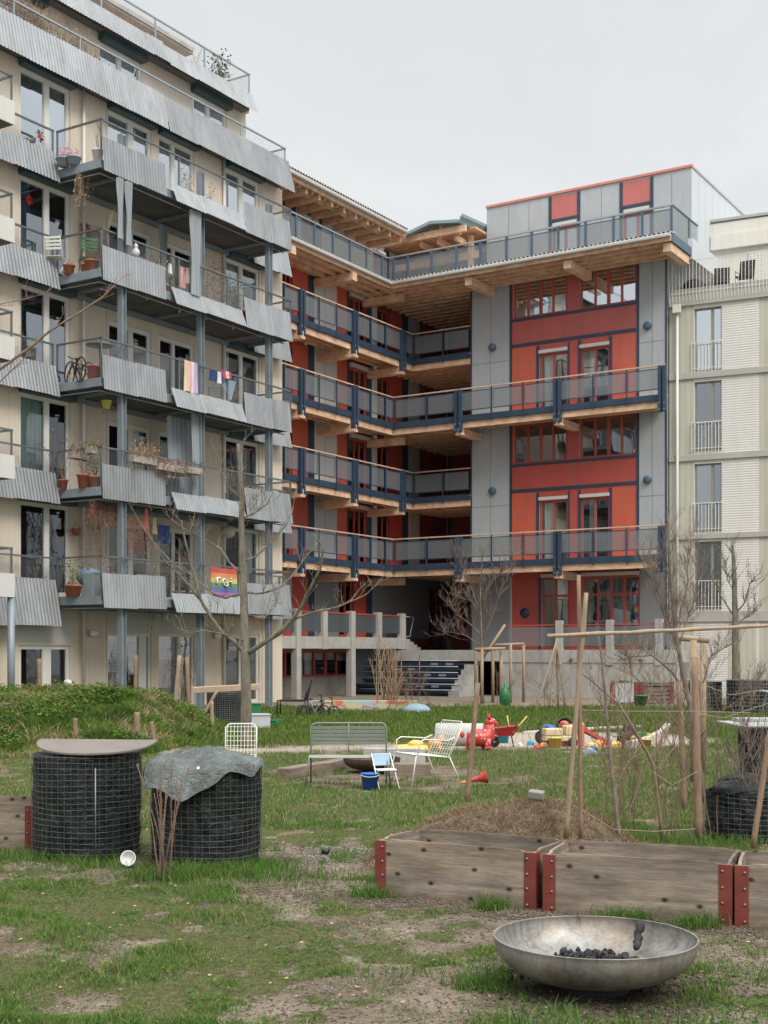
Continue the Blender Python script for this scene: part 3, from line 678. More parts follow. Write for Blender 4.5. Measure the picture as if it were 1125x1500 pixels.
for f in range(1, 5):
    z = FZ[f]; wide = f in (1, 3)
    mb = MB(GI); aend = 44.86 if wide else 46.33
    mb.box((36.4, 27.74, z - 0.06), (aend, WB - 0.01, z))
    # recess floor and the strip before the main front
    mb.box((aend, 25.02 if not wide else bR, z - 0.061), (46.38, WB - 0.01, z - 0.001))
    mb.box((46.385, 25.02, z - 0.06), (51.98, WB - 0.01, z))
    gal = mb.build('gallery', TIMBER, GH)
    j = MB(GI)
    for b in (28.05, 28.5, 28.95): j.box((36.4, b - 0.06, z - 0.28), (aend + 0.3, b + 0.06, z - 0.062))
    j.build('joist', TIMBER, gal)
    j = MB(GI); a = (45.1 if wide else 46.7)
    while a < 51.9:
        if a < 46.3: j.box((a - 0.06, bR + 0.05, z - 0.28), (a + 0.06, 27.6, z - 0.0625))
        elif a > 46.45: j.box((a - 0.06, 25.03, z - 0.28), (a + 0.06, WB - 0.02, z - 0.0625))
        a += 0.52
    j.build('joist', TIMBER_Y, gal)
    for x in colx_L:
        k = MB(GI); a = sa(x); k.box((a - 0.14, 27.55, z - 0.74), (a + 0.14, WB - 0.02, z - 0.445), 0); k.build('bracket_beam', TIMBER_Y, gal, bevel=0.01)
    k = MB(GI); k.box((46.2 - 0.9, 27.6, z - 0.74), (46.2 - 0.62, WB - 0.02, z - 0.445)); k.build('bracket_beam', TIMBER_Y, gal, bevel=0.01)
    if wide:
        thL = [sa(x) for x in (414, 465, 490.5, 541, 562.5)]
        gallery_run(GLf, gal, 36.4, 44.86, z, thL, [sa(x) for x in colx_L])
        u0 = sb(975); u1 = 27.76
        gallery_run(GRn, gal, u0, u1, z, [sb(x) for x in (605 - 26, 626, 721.5, 767.5, 870, 919)], [sb(x) for x in (673, 818, 971.5)])
        for x in (673, 818):
            k = MB(GI); b = sb(x); k.box((44.7, b - 0.14, z - 0.72), (46.39, b + 0.14, z - 0.445)); k.build('bracket_beam', TIMBER, gal, bevel=0.01)
    else:
        thL = [sa(x) for x in (414, 465, 490.5, 541, 562.5)]
        gallery_run(GLf, gal, 36.4, 46.36, z, thL, [sa(x) for x in colx_L] + [sa(587.5)])
        gallery_run(GRi, gal, 25.03, 27.76, z, [ub(607, 46.35), ub(650, 46.35)], [])
    for x in (432, 486, 535): lt = MB(GL(WB)); lt.lathe([(0.001, 0), (0.05, 0), (0.06, 0.12), (0.001, 0.12)], (wx(x), 0.5, z + 2.42), 10); lt.build('ceiling_lamp', WHITE, gal)

# ---- roof terrace deck (fifth level)
z = FZ[5] - 0.25
rt = MB(GI); rt.box((35.6, 27.6, z), (44.6, WB, z + 0.16)); rt.box((44.4, 15.95, z), (46.39, WB, z + 0.161)); rt.box((46.39, bR, z + 0.002), (52, WB, z + 0.162))
deck = rt.build('roof_terrace', TIMBER_Y, GH)
j = MB(GI)
for b in (27.85, 28.35, 28.85): j.box((35.7, b - 0.07, z - 0.11), (45.2, b + 0.07, z - 0.002))
j.build('joist', TIMBER, deck)
j = MB(GI); a = 44.75
while a < 51.9:
    j.box((a - 0.06, 16.2 if a < 46.3 else 25.03, z - 0.105), (a + 0.06, WB - 0.1, z - 0.003)); a += 0.5
j.build('joist', TIMBER_Y, deck)
for x in (427, 517, 586):
    k = MB(GI); a = ua(x, 27.55); k.box((a - 0.15, 27.45, z - 0.42), (a + 0.15, WB - 0.02, z - 0.112)); k.build('bracket_beam', TIMBER_Y, deck, bevel=0.01)
for x in (684, 829, 982):
    k = MB(GI); b = ub(x, 44.35); b = max(b, 16.15); k.box((44.45, b - 0.15, z - 0.42), (46.38, b + 0.15, z - 0.107)); k.build('bracket_beam', TIMBER, deck, bevel=0.01)
fb = MB(GL(27.55)); fb.box((35.6, 0.0, z - 0.10), (44.3, 0.05, z + 0.12)); fb.build('fascia_board', TIMBER, deck)
fb = MB(GR(44.35)); fb.box((15.95, 0.0, z - 0.10), (27.5, 0.05, z + 0.12)); fb.build('fascia_board', TIMBER_Y, deck)
gt = MB(GL(27.55)); gt.box((35.6, 0.06, z + 0.02), (44.28, 0.2, z + 0.15)); gt.build('gutter', GUTTER, deck, bevel=0.03)
gt = MB(GR(44.35)); gt.box((15.93, 0.06, z + 0.02), (27.45, 0.2, z + 0.15)); gt.build('gutter', GUTTER, deck, bevel=0.03)
def small_roof(fn, par, u0, u1, z0, rise=0.16, run=0.75, wl=0.17):
    mb = MB(fn); n = int((u1 - u0) / wl * 8); vs = []; fs = []
    for i in range(n + 1):
        u = u0 + (u1 - u0) * i / n; w = 0.03 * math.sin(2 * math.pi * u / wl)
        vs += [(u, 0.12, z0 + w), (u, 0.12 - run, z0 + rise + w)]
    for i in range(n): fs.append((2 * i, 2 * i + 1, 2 * i + 3, 2 * i + 2))
    mb.add(vs, fs, 0, True)
    vs = [(v[0], v[1] - 0.002, v[2] - 0.025) for v in vs]; mb.add(vs, fs, 0, True)
    return mb.build('corrugated_edge', ROOFC, par)
small_roof(GL(27.55), deck, 35.6, 44.28, z + 0.2); small_roof(GR(44.35), deck, 15.95, 27.5, z + 0.2)
def terrace_rail(fn, par, u0, u1, z, posts):
    for u in posts: b = MB(fn); b.box((u - 0.04, -0.02, z - 0.05), (u + 0.04, 0.05, z + 0.98)); b.build('post', NAVY_L, par)
    b = MB(fn); b.box((u0, -0.03, z + 0.98), (u1, 0.06, z + 1.03)); b.build('handrail', STEEL_L, par)
    b = MB(fn)
    b.quad((u0, 0.01, z + 0.1), (u1, 0.01, z + 0.1), (u1, 0.01, z + 0.86), (u0, 0.01, z + 0.86)); b.build('wire_mesh', NET_G, par)
    b = MB(fn); b.box((u0, 0.0, z + 0.86), (u1, 0.025, z + 0.885)); b.build('mesh_frame', NAVY_L, par)
zt = z + 0.30
terrace_rail(GL(27.95), deck, 36.5, 44.75, zt, [ua(x, 27.95) for x in (433, 460, 487, 512, 536, 559)])
ra = 44.8; rbx = lambda x: ub(x, ra)
terrace_rail(GR(ra), deck, rbx(985), 27.9, zt, [rbx(x) for x in (577, 598, 633, 669, 704, 742, 779, 818, 858, 899, 941, 984)])
eb = MB(GI); b_ = rbx(985); eb.box((ra, b_ - 0.03, zt + 0.98), (47.5, b_ + 0.03, zt + 1.03)); eb.box((44.4, 15.93, z - 0.1), (46.5, 15.99, z + 0.2)); eb.box((46.5, b_ - 0.03, zt), (46.56, b_ + 0.03, zt + 1)); eb.build('end_rail', NAVY_L, deck)
eb = MB(GI); eb.quad((ra, b_, zt), (47.5, b_, zt), (47.5, b_, zt + 0.95), (ra, b_, zt + 0.95)); eb.build('wire_mesh', NET_G, deck)
eb = MB(GI); eb.box((46.42, 15.9, z - 0.2), (50.5, bR - 0.01, z + 0.55)); eb.build('parapet', PENTSIDE, GH)

# ---- penthouse
pa = 47.6; px_ = lambda x: ub(x, pa)
pR, pL = px_(1013), px_(713); zr = 19.78
pf = Facade(GR(pa), GH)
pf.panel(pR, pL, 16.4, zr, GREY)
pt = MB(GR(pa)); pj = MB(GR(pa))
for (x0, x1) in ((806, 848), (910, 955)):
    pf.panel(px_(x1), px_(x0), 18.75, zr - 0.08, redmat('sky_paled_red_panel', (0.47, 0.135, 0.12))); pf.window(px_(x1 - 1), px_(x0 + 3), 16.5, 18.45, 2, RED_F, GLASS_HI, fw=0.09, curtain=(CURT_W, [(0, 1)]))  # red over the windows paled in its colour for sky reflection and haze
    for x in (x0, x1): pt.box((px_(x) - 0.06, 0.002, 16.4), (px_(x) + 0.06, 0.03, zr - 0.06))
    pt.box((px_(x1), 0.003, 18.68), (px_(x0), 0.035, 18.8)); 
    q = MB(GR(pa)); q.box((px_(x1) + 0.1, 0.01, 18.48), (px_(x0) - 0.15, 0.1, 18.62)); q.build('blind_box', WHITE_P, GH)
for x in (745, 775, 881, 984): pj.box((px_(x) - 0.01, 0.002, 16.4), (px_(x) + 0.01, 0.006, zr - 0.1))
pf.build(GREY, 'penthouse_wall'); pt.build('steel_trim', NAVY, GH); pj.build('panel_joint', GREY_D, GH)
ps = MB(GI); ps.quad((pa, pR, 16.3), (54.2, pR, 16.3), (54.2, pR, zr), (pa, pR, zr)); ps.quad((54.2, pR, 16.3), (54.2, pL, 16.3), (54.2, pL, zr), (54.2, pR, zr)); ps.quad((pa, pL, 16.3), (54.2, pL, 16.3), (54.2, pL, zr), (pa, pL, zr))
ps.quad((pa + 1.5, pR, zr - 0.02), (54.2, pR, zr - 0.02), (54.2, pL, zr - 0.02), (pa + 1.5, pL, zr - 0.02)); ps.quad((pa, pR, zr - 0.02), (pa + 1.5, pR, zr - 0.02), (pa + 1.5, pL, zr - 0.02), (pa, pL, zr - 0.02))
ps.build('penthouse_side', PENTSIDE, GH)
pc = MB(GR(pa)); pc.box((pR - 0.04, 0.06, zr), (pL + 0.02, -0.1, zr + 0.09)); pc.build('roof_edge', plain('pale_red_flashing', (0.55, 0.20, 0.16), 0.5, 0.05), GH)  # front flashing red is lightened in its colour for high haze
pc = MB(GI); pc.box((pa + 0.1, pR - 0.04, zr + 0.001), (54.25, pR + 0.06, zr + 0.08)); pc.build('roof_edge', GUTTER, GH)
sd = MB(GI)
for i in range(1, 8): sd.box((pa + i * 0.8 - 0.008, pR - 0.004, 16.4), (pa + i * 0.8 + 0.008, pR - 0.001, zr - 0.02))
sd.build('panel_joint', GREY, GH)

# ---- eaves of the wing
ze = 18.55
ev = MB(GI); ev.box((34.5, 27.75, ze + 0.02), (45.65, WB + 2, ze + 0.06)); roof = ev.build('roof', TIMBER, GH)
a = 35.6
while a < 45.6:
    r_ = MB(GI); r_.box((a - 0.07, 27.72, ze - 0.24), (a + 0.07, WB - 0.04, ze + 0.018)); r_.build('rafter', TIMBER_Y, roof, bevel=0.01)
    r_ = MB(GI); r_.box((a + 0.33, 27.72, ze - 0.14), (a + 0.41, 27.95, ze + 0.015)); r_.build('rafter_tail', RAILW, roof)
    a += 0.82
rr = MB(GI); rr.box((34.5, 27.6, ze - 0.06), (45.6, 27.7, ze + 0.16)); rr.box((34.5, 28.1, ze - 0.12), (45.6, 28.22, ze + 0.0185)); rr.build('fascia_board', TIMBER, roof)
gt = MB(GI); gt.box((34.5, 27.42, ze + 0.06), (45.5, 27.59, ze + 0.2)); gt.build('gutter', GUTTER, roof, bevel=0.03)
small_roof(GL(27.55), roof, 34.5, 45.5, ze + 0.26, 0.5, 2.2)
# low gables over the recess: two sheets on timber beams at the line of the inner corner
ga = 45.65; gx = lambda x: ub(x, ga); gz = lambda x, y: zy(y, ga / (s_ + c_ * (x - CX) / F))
def sheetroof(pts):
    mb = MB(GI)
    for (x0, y0), (x1, y1) in zip(pts, pts[1:]):
        b0, b1, z0, z1 = gx(x0), max(gx(x1), pL + 0.06), gz(x0, y0), gz(x1, y1)
        vs = [(ga, b0, z0), (ga, b1, z1), (ga + 6, b1, z1 + 0.35), (ga + 6, b0, z0 + 0.35)]
        mb.add(vs + [(v[0], v[1], v[2] - 0.12) for v in vs], [(0, 1, 2, 3), (4, 5, 6, 7), (0, 1, 5, 4), (1, 2, 6, 5), (2, 3, 7, 6), (3, 0, 4, 7)])
    return mb.build('roof_sheet', NAVY_L if False else plain('pale_blue_roof_edge', (0.22, 0.30, 0.34), 0.5, 0.08), roof)
sheetroof([(591, 342), (629, 323.5), (670, 321)]); sheetroof([(673, 318), (714, 305)])
for (dx, y0, y1) in ((0.25, 346, 329), ):
    k = MB(GI)
    b0, b1 = gx(592), pL + 0.08; z0, z1 = gz(592, 352), gz(714, 328)
    for (oo, dzz, hh) in ((0.25, 0.0, 0.26), (1.4, -0.75, 0.28), (2.6, -0.2, 0.24)):
        k.box((ga + oo, b1 + 0.0, 18.42 + dzz), (ga + oo + 0.16, b0 + 1.5, 18.42 + dzz + hh))
    k.build('timber_beam', TIMBER_Y, roof, bevel=0.01)
k = MB(GI)
for x in (625, 637, 665): b = gx(x); k.box((ga + 0.42, b - 0.05, 18.4), (ga + 0.54, b + 0.05, 18.95))
for b in (25.6, 26.4, 27.2): k.box((ga + 0.5, b - 0.06, 18.2), (51.9, b + 0.06, 18.42))
k.box((47.0, 25.3, 16.4), (47.18, 25.48, 18.6)); k.build('roof_strut', TIMBER, roof)
k = MB(GI); k.box((ga + 1.0, pL + 0.02, 18.72), (52, WB, 18.8)); k.build('ceiling', TIMBER_Y, roof)
k = MB(GR(50.0)); k.box((25.1, 0, 16.45), (26.0, -0.1, 18.2), 0); k.box((27.3, 0, 16.45), (27.5, -0.1, 18.4), 1); k.build('partition', [WHITE_P, NAVY], GH)

# ---- terraces and plinth
TB = 27.4
tc = MB(GI); tc.box((34.0, TB, 1.80), (45.35, WB - 0.02, 2.24)); tc.box((44.8, 15.9, 1.30), (46.38, 20.9, 1.75)); tc.box((44.8, 20.9, 1.32), (51.9, WB - 0.02, 1.752))
terr = tc.build('concrete_terrace', CONC, GH, bevel=0.01)
for x in (409, 437, 476, 517, 556, 591):
    a = ua(x, TB - 0.02); q = MB(GI); down = x in (437, 517)
    q.box((a - 0.14, TB - 0.06, (0.0 if down else 1.78)), (a + 0.14, TB + 0.2, 3.22)); q.build('concrete_post', CONC, terr, bevel=0.012)
q = MB(GL(TB)); q.quad((34.0, -0.07, 2.42), (45.2, -0.07, 2.42), (45.2, -0.07, 3.1), (34.0, -0.07, 3.1)); q.build('wire_mesh', NET_D, terr)
q = MB(GL(TB)); q.box((34, -0.09, 3.10), (45.2, -0.05, 3.15)); q.build('handrail', RED_F, terr)
q = MB(GL(TB)); q.tube([(45.35, 0, 2.3), (45.6, 0, 2.3), (45.9, 0, 3.1), (45.3, 0, 3.1)], 0.02, 6); q.build('stair_rail', STEEL_L, terr)
q = MB(GI)
for i in range(4): q.box((45.36 + 0.28 * i, TB, 1.753), (45.64 + 0.28 * i, TB + 1.2, 2.2 - 0.11 * i))
q.build('concrete_step', CONC, terr, bevel=0.01)
# basement wall under the wing terrace
bf = Facade(GL(28.9), GH); bf.panel(34.0, 45.6, 0, 1.79, CONC_D); bx2 = lambda x: ua(x, 28.9)
bf.window(bx2(404), bx2(434), 0.72, 1.75, 2, RED_F, GLASS, fw=0.1, curtain=(CURT_W, [(0.3, 0.5)])); bf.window(bx2(443), bx2(512), 0.72, 1.75, 4, RED_F, GLASS, fw=0.1, curtain=(CURT_W, [(0.1, 0.25)]))
bf.panel(bx2(524), bx2(545), 0.1, 1.79, plain('blue_grey_door', (0.18, 0.23, 0.27), 0.6, 0.06)); bf.panel(bx2(547), bx2(575), 0.1, 1.79, MATS['blue_grey_door'])
bf.build(CONC_D, 'basement_wall')
# retaining wall of the main terrace
q = MB(GI); q.box((44.82, 15.9, -0.1), (45.1, 22.9, 1.29)); q.box((44.79, 15.9, 1.28), (45.1, 22.9, 1.755)); q.build('retaining_wall', CONC, GH, bevel=0.01)
for x in (820, 894, 966):
    b = ub(x, 44.9); q = MB(GI); q.box((44.76, b - 0.13, 1.2), (45.0, b + 0.13, 2.85)); q.build('concrete_post', CONC, terr, bevel=0.012)
q = MB(GR(44.9)); q.quad((15.9, 0, 1.9), (22.6, 0, 1.9), (22.6, 0, 2.62), (15.9, 0, 2.62)); q.build('wire_mesh', NET_G, terr)
q = MB(GR(44.9)); q.box((15.9, -0.02, 2.66), (22.6, 0.02, 2.71)); q.build('handrail', RED_F, terr)
for x in (837, 939): 
    q = MB(GR(44.8)); q.box((ub(x, 44.8) - 0.06, 0.012, 1.35), (ub(x, 44.8) + 0.06, 0.06, 1.43)); q.build('wall_light', NAVY, terr)
# seating stair in dark blue
st = thing('seating_stair', 'dark blue stepped seating stair under the concrete slab edge', 'stair', wab(43.5, 24.5, 0), TH)
SI = lambda p: (p[0] - 43.5, p[1] - 24.5, p[2])
xs = lambda x: ub(x, 44.8)
for i in range(7):
    q = MB(SI); a0 = 43.2 + 0.28 * i; z1 = 0.21 * (i + 1)
    q.box((a0, xs(700) + 0.05 * i, max(0, z1 - 0.1)), (a0 + 0.31, xs(540 + 6 * i), z1)); 
    q.box((a0 + 0.08, xs(700), 0), (a0 + 0.3, xs(540 + 6 * i) - 0.05, max(0.01, z1 - 0.101)))
    q.build('step', [plain('dark_blue_black_step', (0.018, 0.026, 0.045), 0.6, 0.2)], st, bevel=0.004)
q = MB(SI)
for i in range(6):
    for x in (590, 612, 640, 662): 
        if (i + (x // 10)) % 2: q.box((43.19 + 0.28 * i, xs(x) - 0.16, 0.21 * (i + 1) - 0.098), (43.2 + 0.28 * i, xs(x) + 0.16, 0.21 * (i + 1) - 0.01))
q.build('step_marking', STEEL, st)
for i in range(6):
    q = MB(SI); z = 0.25 + 0.22 * i; q.tube([(42.9, xs(706), z), (42.9, xs(565 - 4 * i), z)], 0.018, 6); q.build('railing_bar', STEEL_L, st)
for x in (625, 651):
    q = MB(SI); q.tube([(42.88, xs(x), 0), (42.88, xs(x), 1.55)], 0.025, 6); q.build('railing_post', RED_D, st)
q = MB(SI)
for i in range(6): q.box((43.0 + 0.25 * i, xs(706), 0), (43.24 + 0.25 * i, xs(690), 0.2 * (i + 1)))
q.build('side_step', CONC, st)
# stair flight in the recess
for i in range(8):
    q = MB(GI); q.box((48.5 + 0.0 * i, 25.1 + 0.12 * i, 1.9 + 0.17 * (8 - i)), (49.7, 25.4 + 0.12 * i, 1.95 + 0.17 * (8 - i))); q.build('stair_tread', CONC, GH)

# ================================================================== CREAM BUILDING ON THE RIGHT
sn, cn = -0.437, 0.8995
RB = thing('cream_apartment_building', 'cream building with ribbed shutters, narrow windows and a white railed roof terrace', 'apartment building', (10.50, 48.45, 0), math.atan2(sn, cn))
RF = lambda p: (p[0], -p[1], p[2])     # local x along facade, outward = -y
def rs(x): m = (x - CX) / F; return (m * 48.45 - 10.50) / (cn - m * sn)
rf = Facade(RF, RB)
rf.panel(0.03, 12, 0, 14.4, LOUVRE)
bays = [(981, 1015, 'o'), (1017, 1057, 'w'), (1058.5, 1111, 'l'), (1113, 1124, 'o')]
w0 = rs(1017); w1 = rs(1057)
lv = [(14.35, 11.92), (11.67, 9.0), (8.67, 6.05), (5.82, 3.22)]
for off in (0.0, rs(1111) + 0.45 - w0 + 0.45 - 0.0):
    rf.panel(off + 0.03 if off == 0 else off + w0 - 0.8, off + w0 - 0.02, 0, 14.4, OLIVE)
rf.panel(rs(1112), rs(1112) + 0.5, 0, 14.4, OLIVE); rf.panel(rs(1040), rs(1100), 0, 2.75, LOUVRE); rf.panel(rs(1066), rs(1108), 0, 2.75, OLIVE)
FD = plain('bronze_grey_frame', (0.24, 0.225, 0.19), 0.5, 0.06)
off2 = rs(1112) + 0.5 - w0
for k, (t, b) in enumerate(lv):
    rf.window(w0, w1, b, t - 0.12, [0.66], FD, [GLASS_HI, GLASS_MID, GLASS_MID, GLASS][k], fw=0.05, rec=0.12, wide=0.1, curtain=(CURT_W, [(0.0, 0.6)]) if k in (0, 2) else None)
    rf.window(w0 + off2, w1 + off2, b, t - 0.12, [0.66], FD, [GLASS_HI, GLASS_MID, GLASS_MID, GLASS][k], fw=0.05, rec=0.12, wide=0.1)
rf.build(LOUVRE)
for (z0, z1, o) in ((14.36, 14.72, 0.1), (11.67, 11.9, 0.08), (8.67, 8.9, 0.08), (5.80, 6.0, 0.08), (2.78, 3.16, 0.06)):
    q = MB(RF); q.box((0.03, 0.003, z0), (12, o, z1)); q.build('floor_band', BANDM, RB, bevel=0.01)
for off in (0, off2):
    for k, (t, b) in enumerate(lv):
        q = MB(RF); u0, u1 = w0 - 0.08 + off, w1 + 0.03 + off; zz = b + 0.02
        q.box((u0, 0.05, zz + 1.02), (u1, 0.085, zz + 1.05)); q.box((u0, 0.05, zz + 0.08), (u1, 0.085, zz + 0.1))
        n = 9
        for i in range(n + 1): u = u0 + (u1 - u0) * i / n; q.box((u - 0.01, 0.055, zz - 0.1), (u + 0.01, 0.08, zz + 1.02))
        q.build('window_railing', WFRAME, RB)
q = MB(RF); u = rs(993.5); q.tube([(u, 0.14, 0.2), (u, 0.14, 14.2)], 0.05, 10); q.box((u - 0.14, 0.12, 14.1), (u + 0.14, 0.3, 14.4)); q.build('downpipe', WFRAME, RB)
q = MB(RF); q.box((0.03, 0.02, 14.73), (12, -0.1, 15.0)); q.build('parapet', CONC, RB)
q = MB(RF); q.box((0.05, 0.1, 15.98), (12, 0.125, 16.0)); q.box((0.05, 0.1, 14.82), (12, 0.12, 14.84)); i = 0.05
while i < 5.2: q.box((i - 0.009, 0.103, 14.5), (i + 0.009, 0.121, 15.98)); i += 0.125
q.build('terrace_railing', WFRAME, RB)
q = MB(RF); q.box((0.03, -0.1, 0), (0.06, -9, 14.7)); q.box((0.06, -1.9, 0), (12, -9, 14.7)); q.build('side_wall', BEIGE, RB)
q = MB(RF); q.box((-0.1, -3.2, 14.7), (12, -9, 18.3)); q.box((0.9, -3.0, 17.2), (12, -3.19, 17.75)); q.box((-0.12, -3.1, 17.76), (12, -3.19, 18.24)); q.build('penthouse_wall', BEIGE, RB)
q = MB(RF); q.box((-0.15, -3.05, 18.3), (12, -9, 18.4)); q.build('roof_edge', BANDM, RB)
q = MB(RF); q.box((0.0, -0.2, 14.72), (0.05, -3.1, 16.6)); q.build('terrace_screen', WHITE_P, RB)
q = MB(RF); q.box((2.35, -3.12, 14.8), (12, -3.19, 17.0)); q.build('louvre_shutter', LOUVRE, RB)
# ================================================================== GROUND
rng = np.random.RandomState(3)
_T = rng.rand(256, 256)
def vnoise(x, y):
    xi = np.floor(x).astype(int); yi = np.floor(y).astype(int); fx = x - xi; fy = y - yi
    fx = fx * fx * (3 - 2 * fx); fy = fy * fy * (3 - 2 * fy)
    g = lambda a, b: _T[a % 256, b % 256]
    return (g(xi, yi) * (1 - fx) + g(xi + 1, yi) * fx) * (1 - fy) + (g(xi, yi + 1) * (1 - fx) + g(xi + 1, yi + 1) * fx) * fy
def fbm(x, y, o=4):
    s = 0; a = 0.5; t = 0
    for i in range(o): s = s + a * vnoise(x * 2 ** i + 17.3 * i, y * 2 ** i + 5.1 * i); t += a; a *= 0.55
    return s / t
def sst(a, b, x): t = np.clip((x - a) / (b - a), 0, 1); return t * t * (3 - 2 * t)
def moundh(x, y):
    ex = sst(-3.3, -4.9, x) * sst(-14, -10, x); ey = sst(19.8, 24.6, y) * sst(32.0, 27.5, y)
    return 0.74 * ex * ey * (0.62 + 0.62 * fbm(x * 0.55 + 9, y * 0.55, 4) + 0.16 * fbm(x * 2.1, y * 2.1, 3)) + 0.0
def height(x, y):
    x = np.asarray(x, float); y = np.asarray(y, float)
    h = moundh(x, y)
    h = h + 0.05 * (fbm(x * 0.6, y * 0.6, 3) - 0.5) + 0.035 * (fbm(x * 3.1, y * 3.1, 3) - 0.5) * (y < 14)
    h = h - 0.10 * sst(0.0, 1.0, 1 - np.hypot((x - 4.1) / 3.2, (y - 24.6) / 2.6)) * 0.6     # sandpit hollow
    return h - 0.0
def sand(x, y): return sst(0.0, 0.35, 1.05 - np.hypot((x - 3.6) / 2.9, (y - 25.3) / 2.3))
def bare(x, y):
    n = fbm(x * 1.1 + 3, y * 1.1, 4); n2 = fbm(x * 3.5, y * 3.5 + 9, 4)
    near = sst(11.0, 7.5, y)
    side = sst(-1.6, 1.2, x)                                   # more trodden to the right
    b = near * (0.18 + 0.24 * side) + 0.9 * (n - 0.5) + 1.7 * (n2 - 0.5) 
    b = b + 0.75 * np.exp(-((x + 0.55 + 0.15 * np.sin(y * 2)) / 0.5) ** 2) * sst(8.3, 9.2, y) * sst(12.6, 10.4, y)   # gravel path by the bed
    b = b + 0.9 * np.exp(-((x - 1.3) / 1.6) ** 2 - ((y - (8.35 - 0.38 * (x - 1))) / 0.28) ** 2)
    b = b + 0.8 * np.exp(-(((x + 1.6)) / 1.1) ** 2 - ((y - 9.95) / 0.25) ** 2) * (x < -0.9)
    py = 22.6 + 0.9 * np.sin(x * 0.5 + 1)
    b = b + 0.85 * np.exp(-((y - py) / 0.9) ** 2) * sst(-5, -2.5, x) * sst(5, 1, x)
    b = b + 0.5 * np.exp(-((x - 0.3) / 1.6) ** 2 - ((y - 17.8) / 1.8) ** 2)
    b = b + sand(x, y) * 1.3
    b = b - 0.5 * sst(23.5, 26, y) * sst(42, 38, y) * (sand(x, y) < 0.05)
    b = b + 1.0 * sst(38.5, 40.5, y + 0 * x) * 0.7
    b = b - 0.6 * (moundh(x, y) > 0.12)
    return np.clip((b - 0.16) / 0.34, 0, 1)
# grid: fine near, coarse far, one sheet out to the horizon
ys = [3.0]
while ys[-1] < 60: ys.append(ys[-1] * 1.0062 + 0.0)
while ys[-1] < 900: ys.append(ys[-1] * 1.12)
ys = np.array(ys); ts = np.concatenate([np.linspace(-1, -0.36, 24)[:-1], np.linspace(-0.36, 0.36, 300), np.linspace(0.36, 1, 24)[1:]])
Yg, Tg = np.meshgrid(ys, ts, indexing='ij'); Xg = Tg * (Yg + 1.0) * 1.0; Zg = height(Xg, Yg) * (Yg < 45)
ny, nx = Yg.shape; co = np.stack([Xg, Yg, Zg], -1).reshape(-1, 3)
ii = (np.arange(ny - 1)[:, None] * nx + np.arange(nx - 1)[None, :]).ravel()
fa = np.stack([ii, ii + 1, ii + nx + 1, ii + nx], -1)
def npmesh(name, co, fa, mats, parent=None, smooth=False):
    me = bpy.data.meshes.new(name); k = fa.shape[1]
    me.vertices.add(len(co)); me.vertices.foreach_set('co', np.ascontiguousarray(co, dtype=np.float32).ravel())
    me.loops.add(fa.size); me.loops.foreach_set('vertex_index', np.ascontiguousarray(fa, dtype=np.int32).ravel())
    me.polygons.add(len(fa)); me.polygons.foreach_set('loop_start', np.arange(len(fa), dtype=np.int32) * k)
    me.polygons.foreach_set('loop_total', np.full(len(fa), k, dtype=np.int32))
    if smooth: me.polygons.foreach_set('use_smooth', np.ones(len(fa), dtype=bool))
    for m in mats: me.materials.append(m)
    me.update(calc_edges=True); o = bpy.data.objects.new(name, me); COL.objects.link(o)
    if parent: o.parent = parent
    return o
def groundmat():
    m, nt, out = newmat('garden_soil_and_turf'); t = NT(nt); v = t.coord('Object')
    at = t.n('ShaderNodeAttribute', attribute_name='bare'); ats = t.n('ShaderNodeAttribute', attribute_name='sand')
    n1 = t.noise(v, 2.2, 8, 0.65); n2 = t.noise(v, 26, 6, 0.7); n3 = t.noise(v, 110, 3, 0.6)
    soil = t.ramp(n1, [(0.3, (0.085, 0.064, 0.044)), (0.52, (0.17, 0.134, 0.098)), (0.7, (0.27, 0.225, 0.175))])
    soil = t.mix(1.0, soil, t.ramp(n2, [(0.3, 0.55), (0.6, 1.05)]), 'MULTIPLY')
    vo = t.n('ShaderNodeTexVoronoi'); vo.inputs['Scale'].default_value = 42; t.l(v, vo.inputs['Vector'])
    soil = t.mix(t.ramp(vo.outputs['Distance'], [(0.12, 0.3), (0.2, 0.0)]), soil, (0.27, 0.245, 0.21))
    turf = t.ramp(n2, [(0.3, (0.04, 0.038, 0.018)), (0.55, (0.085, 0.085, 0.036)), (0.75, (0.17, 0.14, 0.08))])
    bf_ = t.math('ADD', at.outputs['Fac'], t.math('MULTIPLY', t.math('SUBTRACT', n2, 0.5), 0.9), True)
    cc = t.mix(t.ramp(bf_, [(0.3, 0.0), (0.6, 1.0)]), turf, soil)
    sc_ = t.ramp(n2, [(0.3, (0.26, 0.22, 0.17)), (0.7, (0.42, 0.37, 0.30))])
    cc = t.mix(ats.outputs['Fac'], cc, sc_)
    h = t.math('ADD', n2, t.math('MULTIPLY', n3, 0.4))
    p = t.bsdf(cc, 0.95, 0, t.bump(h, 0.7, 0.03), 0.1); t.l(p.outputs[0], out.inputs[0]); return m
ground = npmesh('ground', co, fa, [groundmat()], smooth=True); ground['kind'] = 'structure'
ba = bare(co[:, 0], co[:, 1]); sa_ = sand(co[:, 0], co[:, 1]) * 0.9
pathy = np.exp(-((co[:, 1] - (22.6 + 0.9 * np.sin(co[:, 0] * 0.5 + 1))) / 0.7) ** 2) * sst(-5, -2.5, co[:, 0]) * sst(5, 1, co[:, 0]) * 0.75
for nm, val in (('bare', ba), ('sand', np.clip(sa_ + pathy * (co[:, 1] < 30) + 0.35 * sst(39.5, 41, co[:, 1]), 0, 1))):
    at = ground.data.attributes.new(nm, 'FLOAT', 'POINT'); at.data.foreach_set('value', val.astype(np.float32))

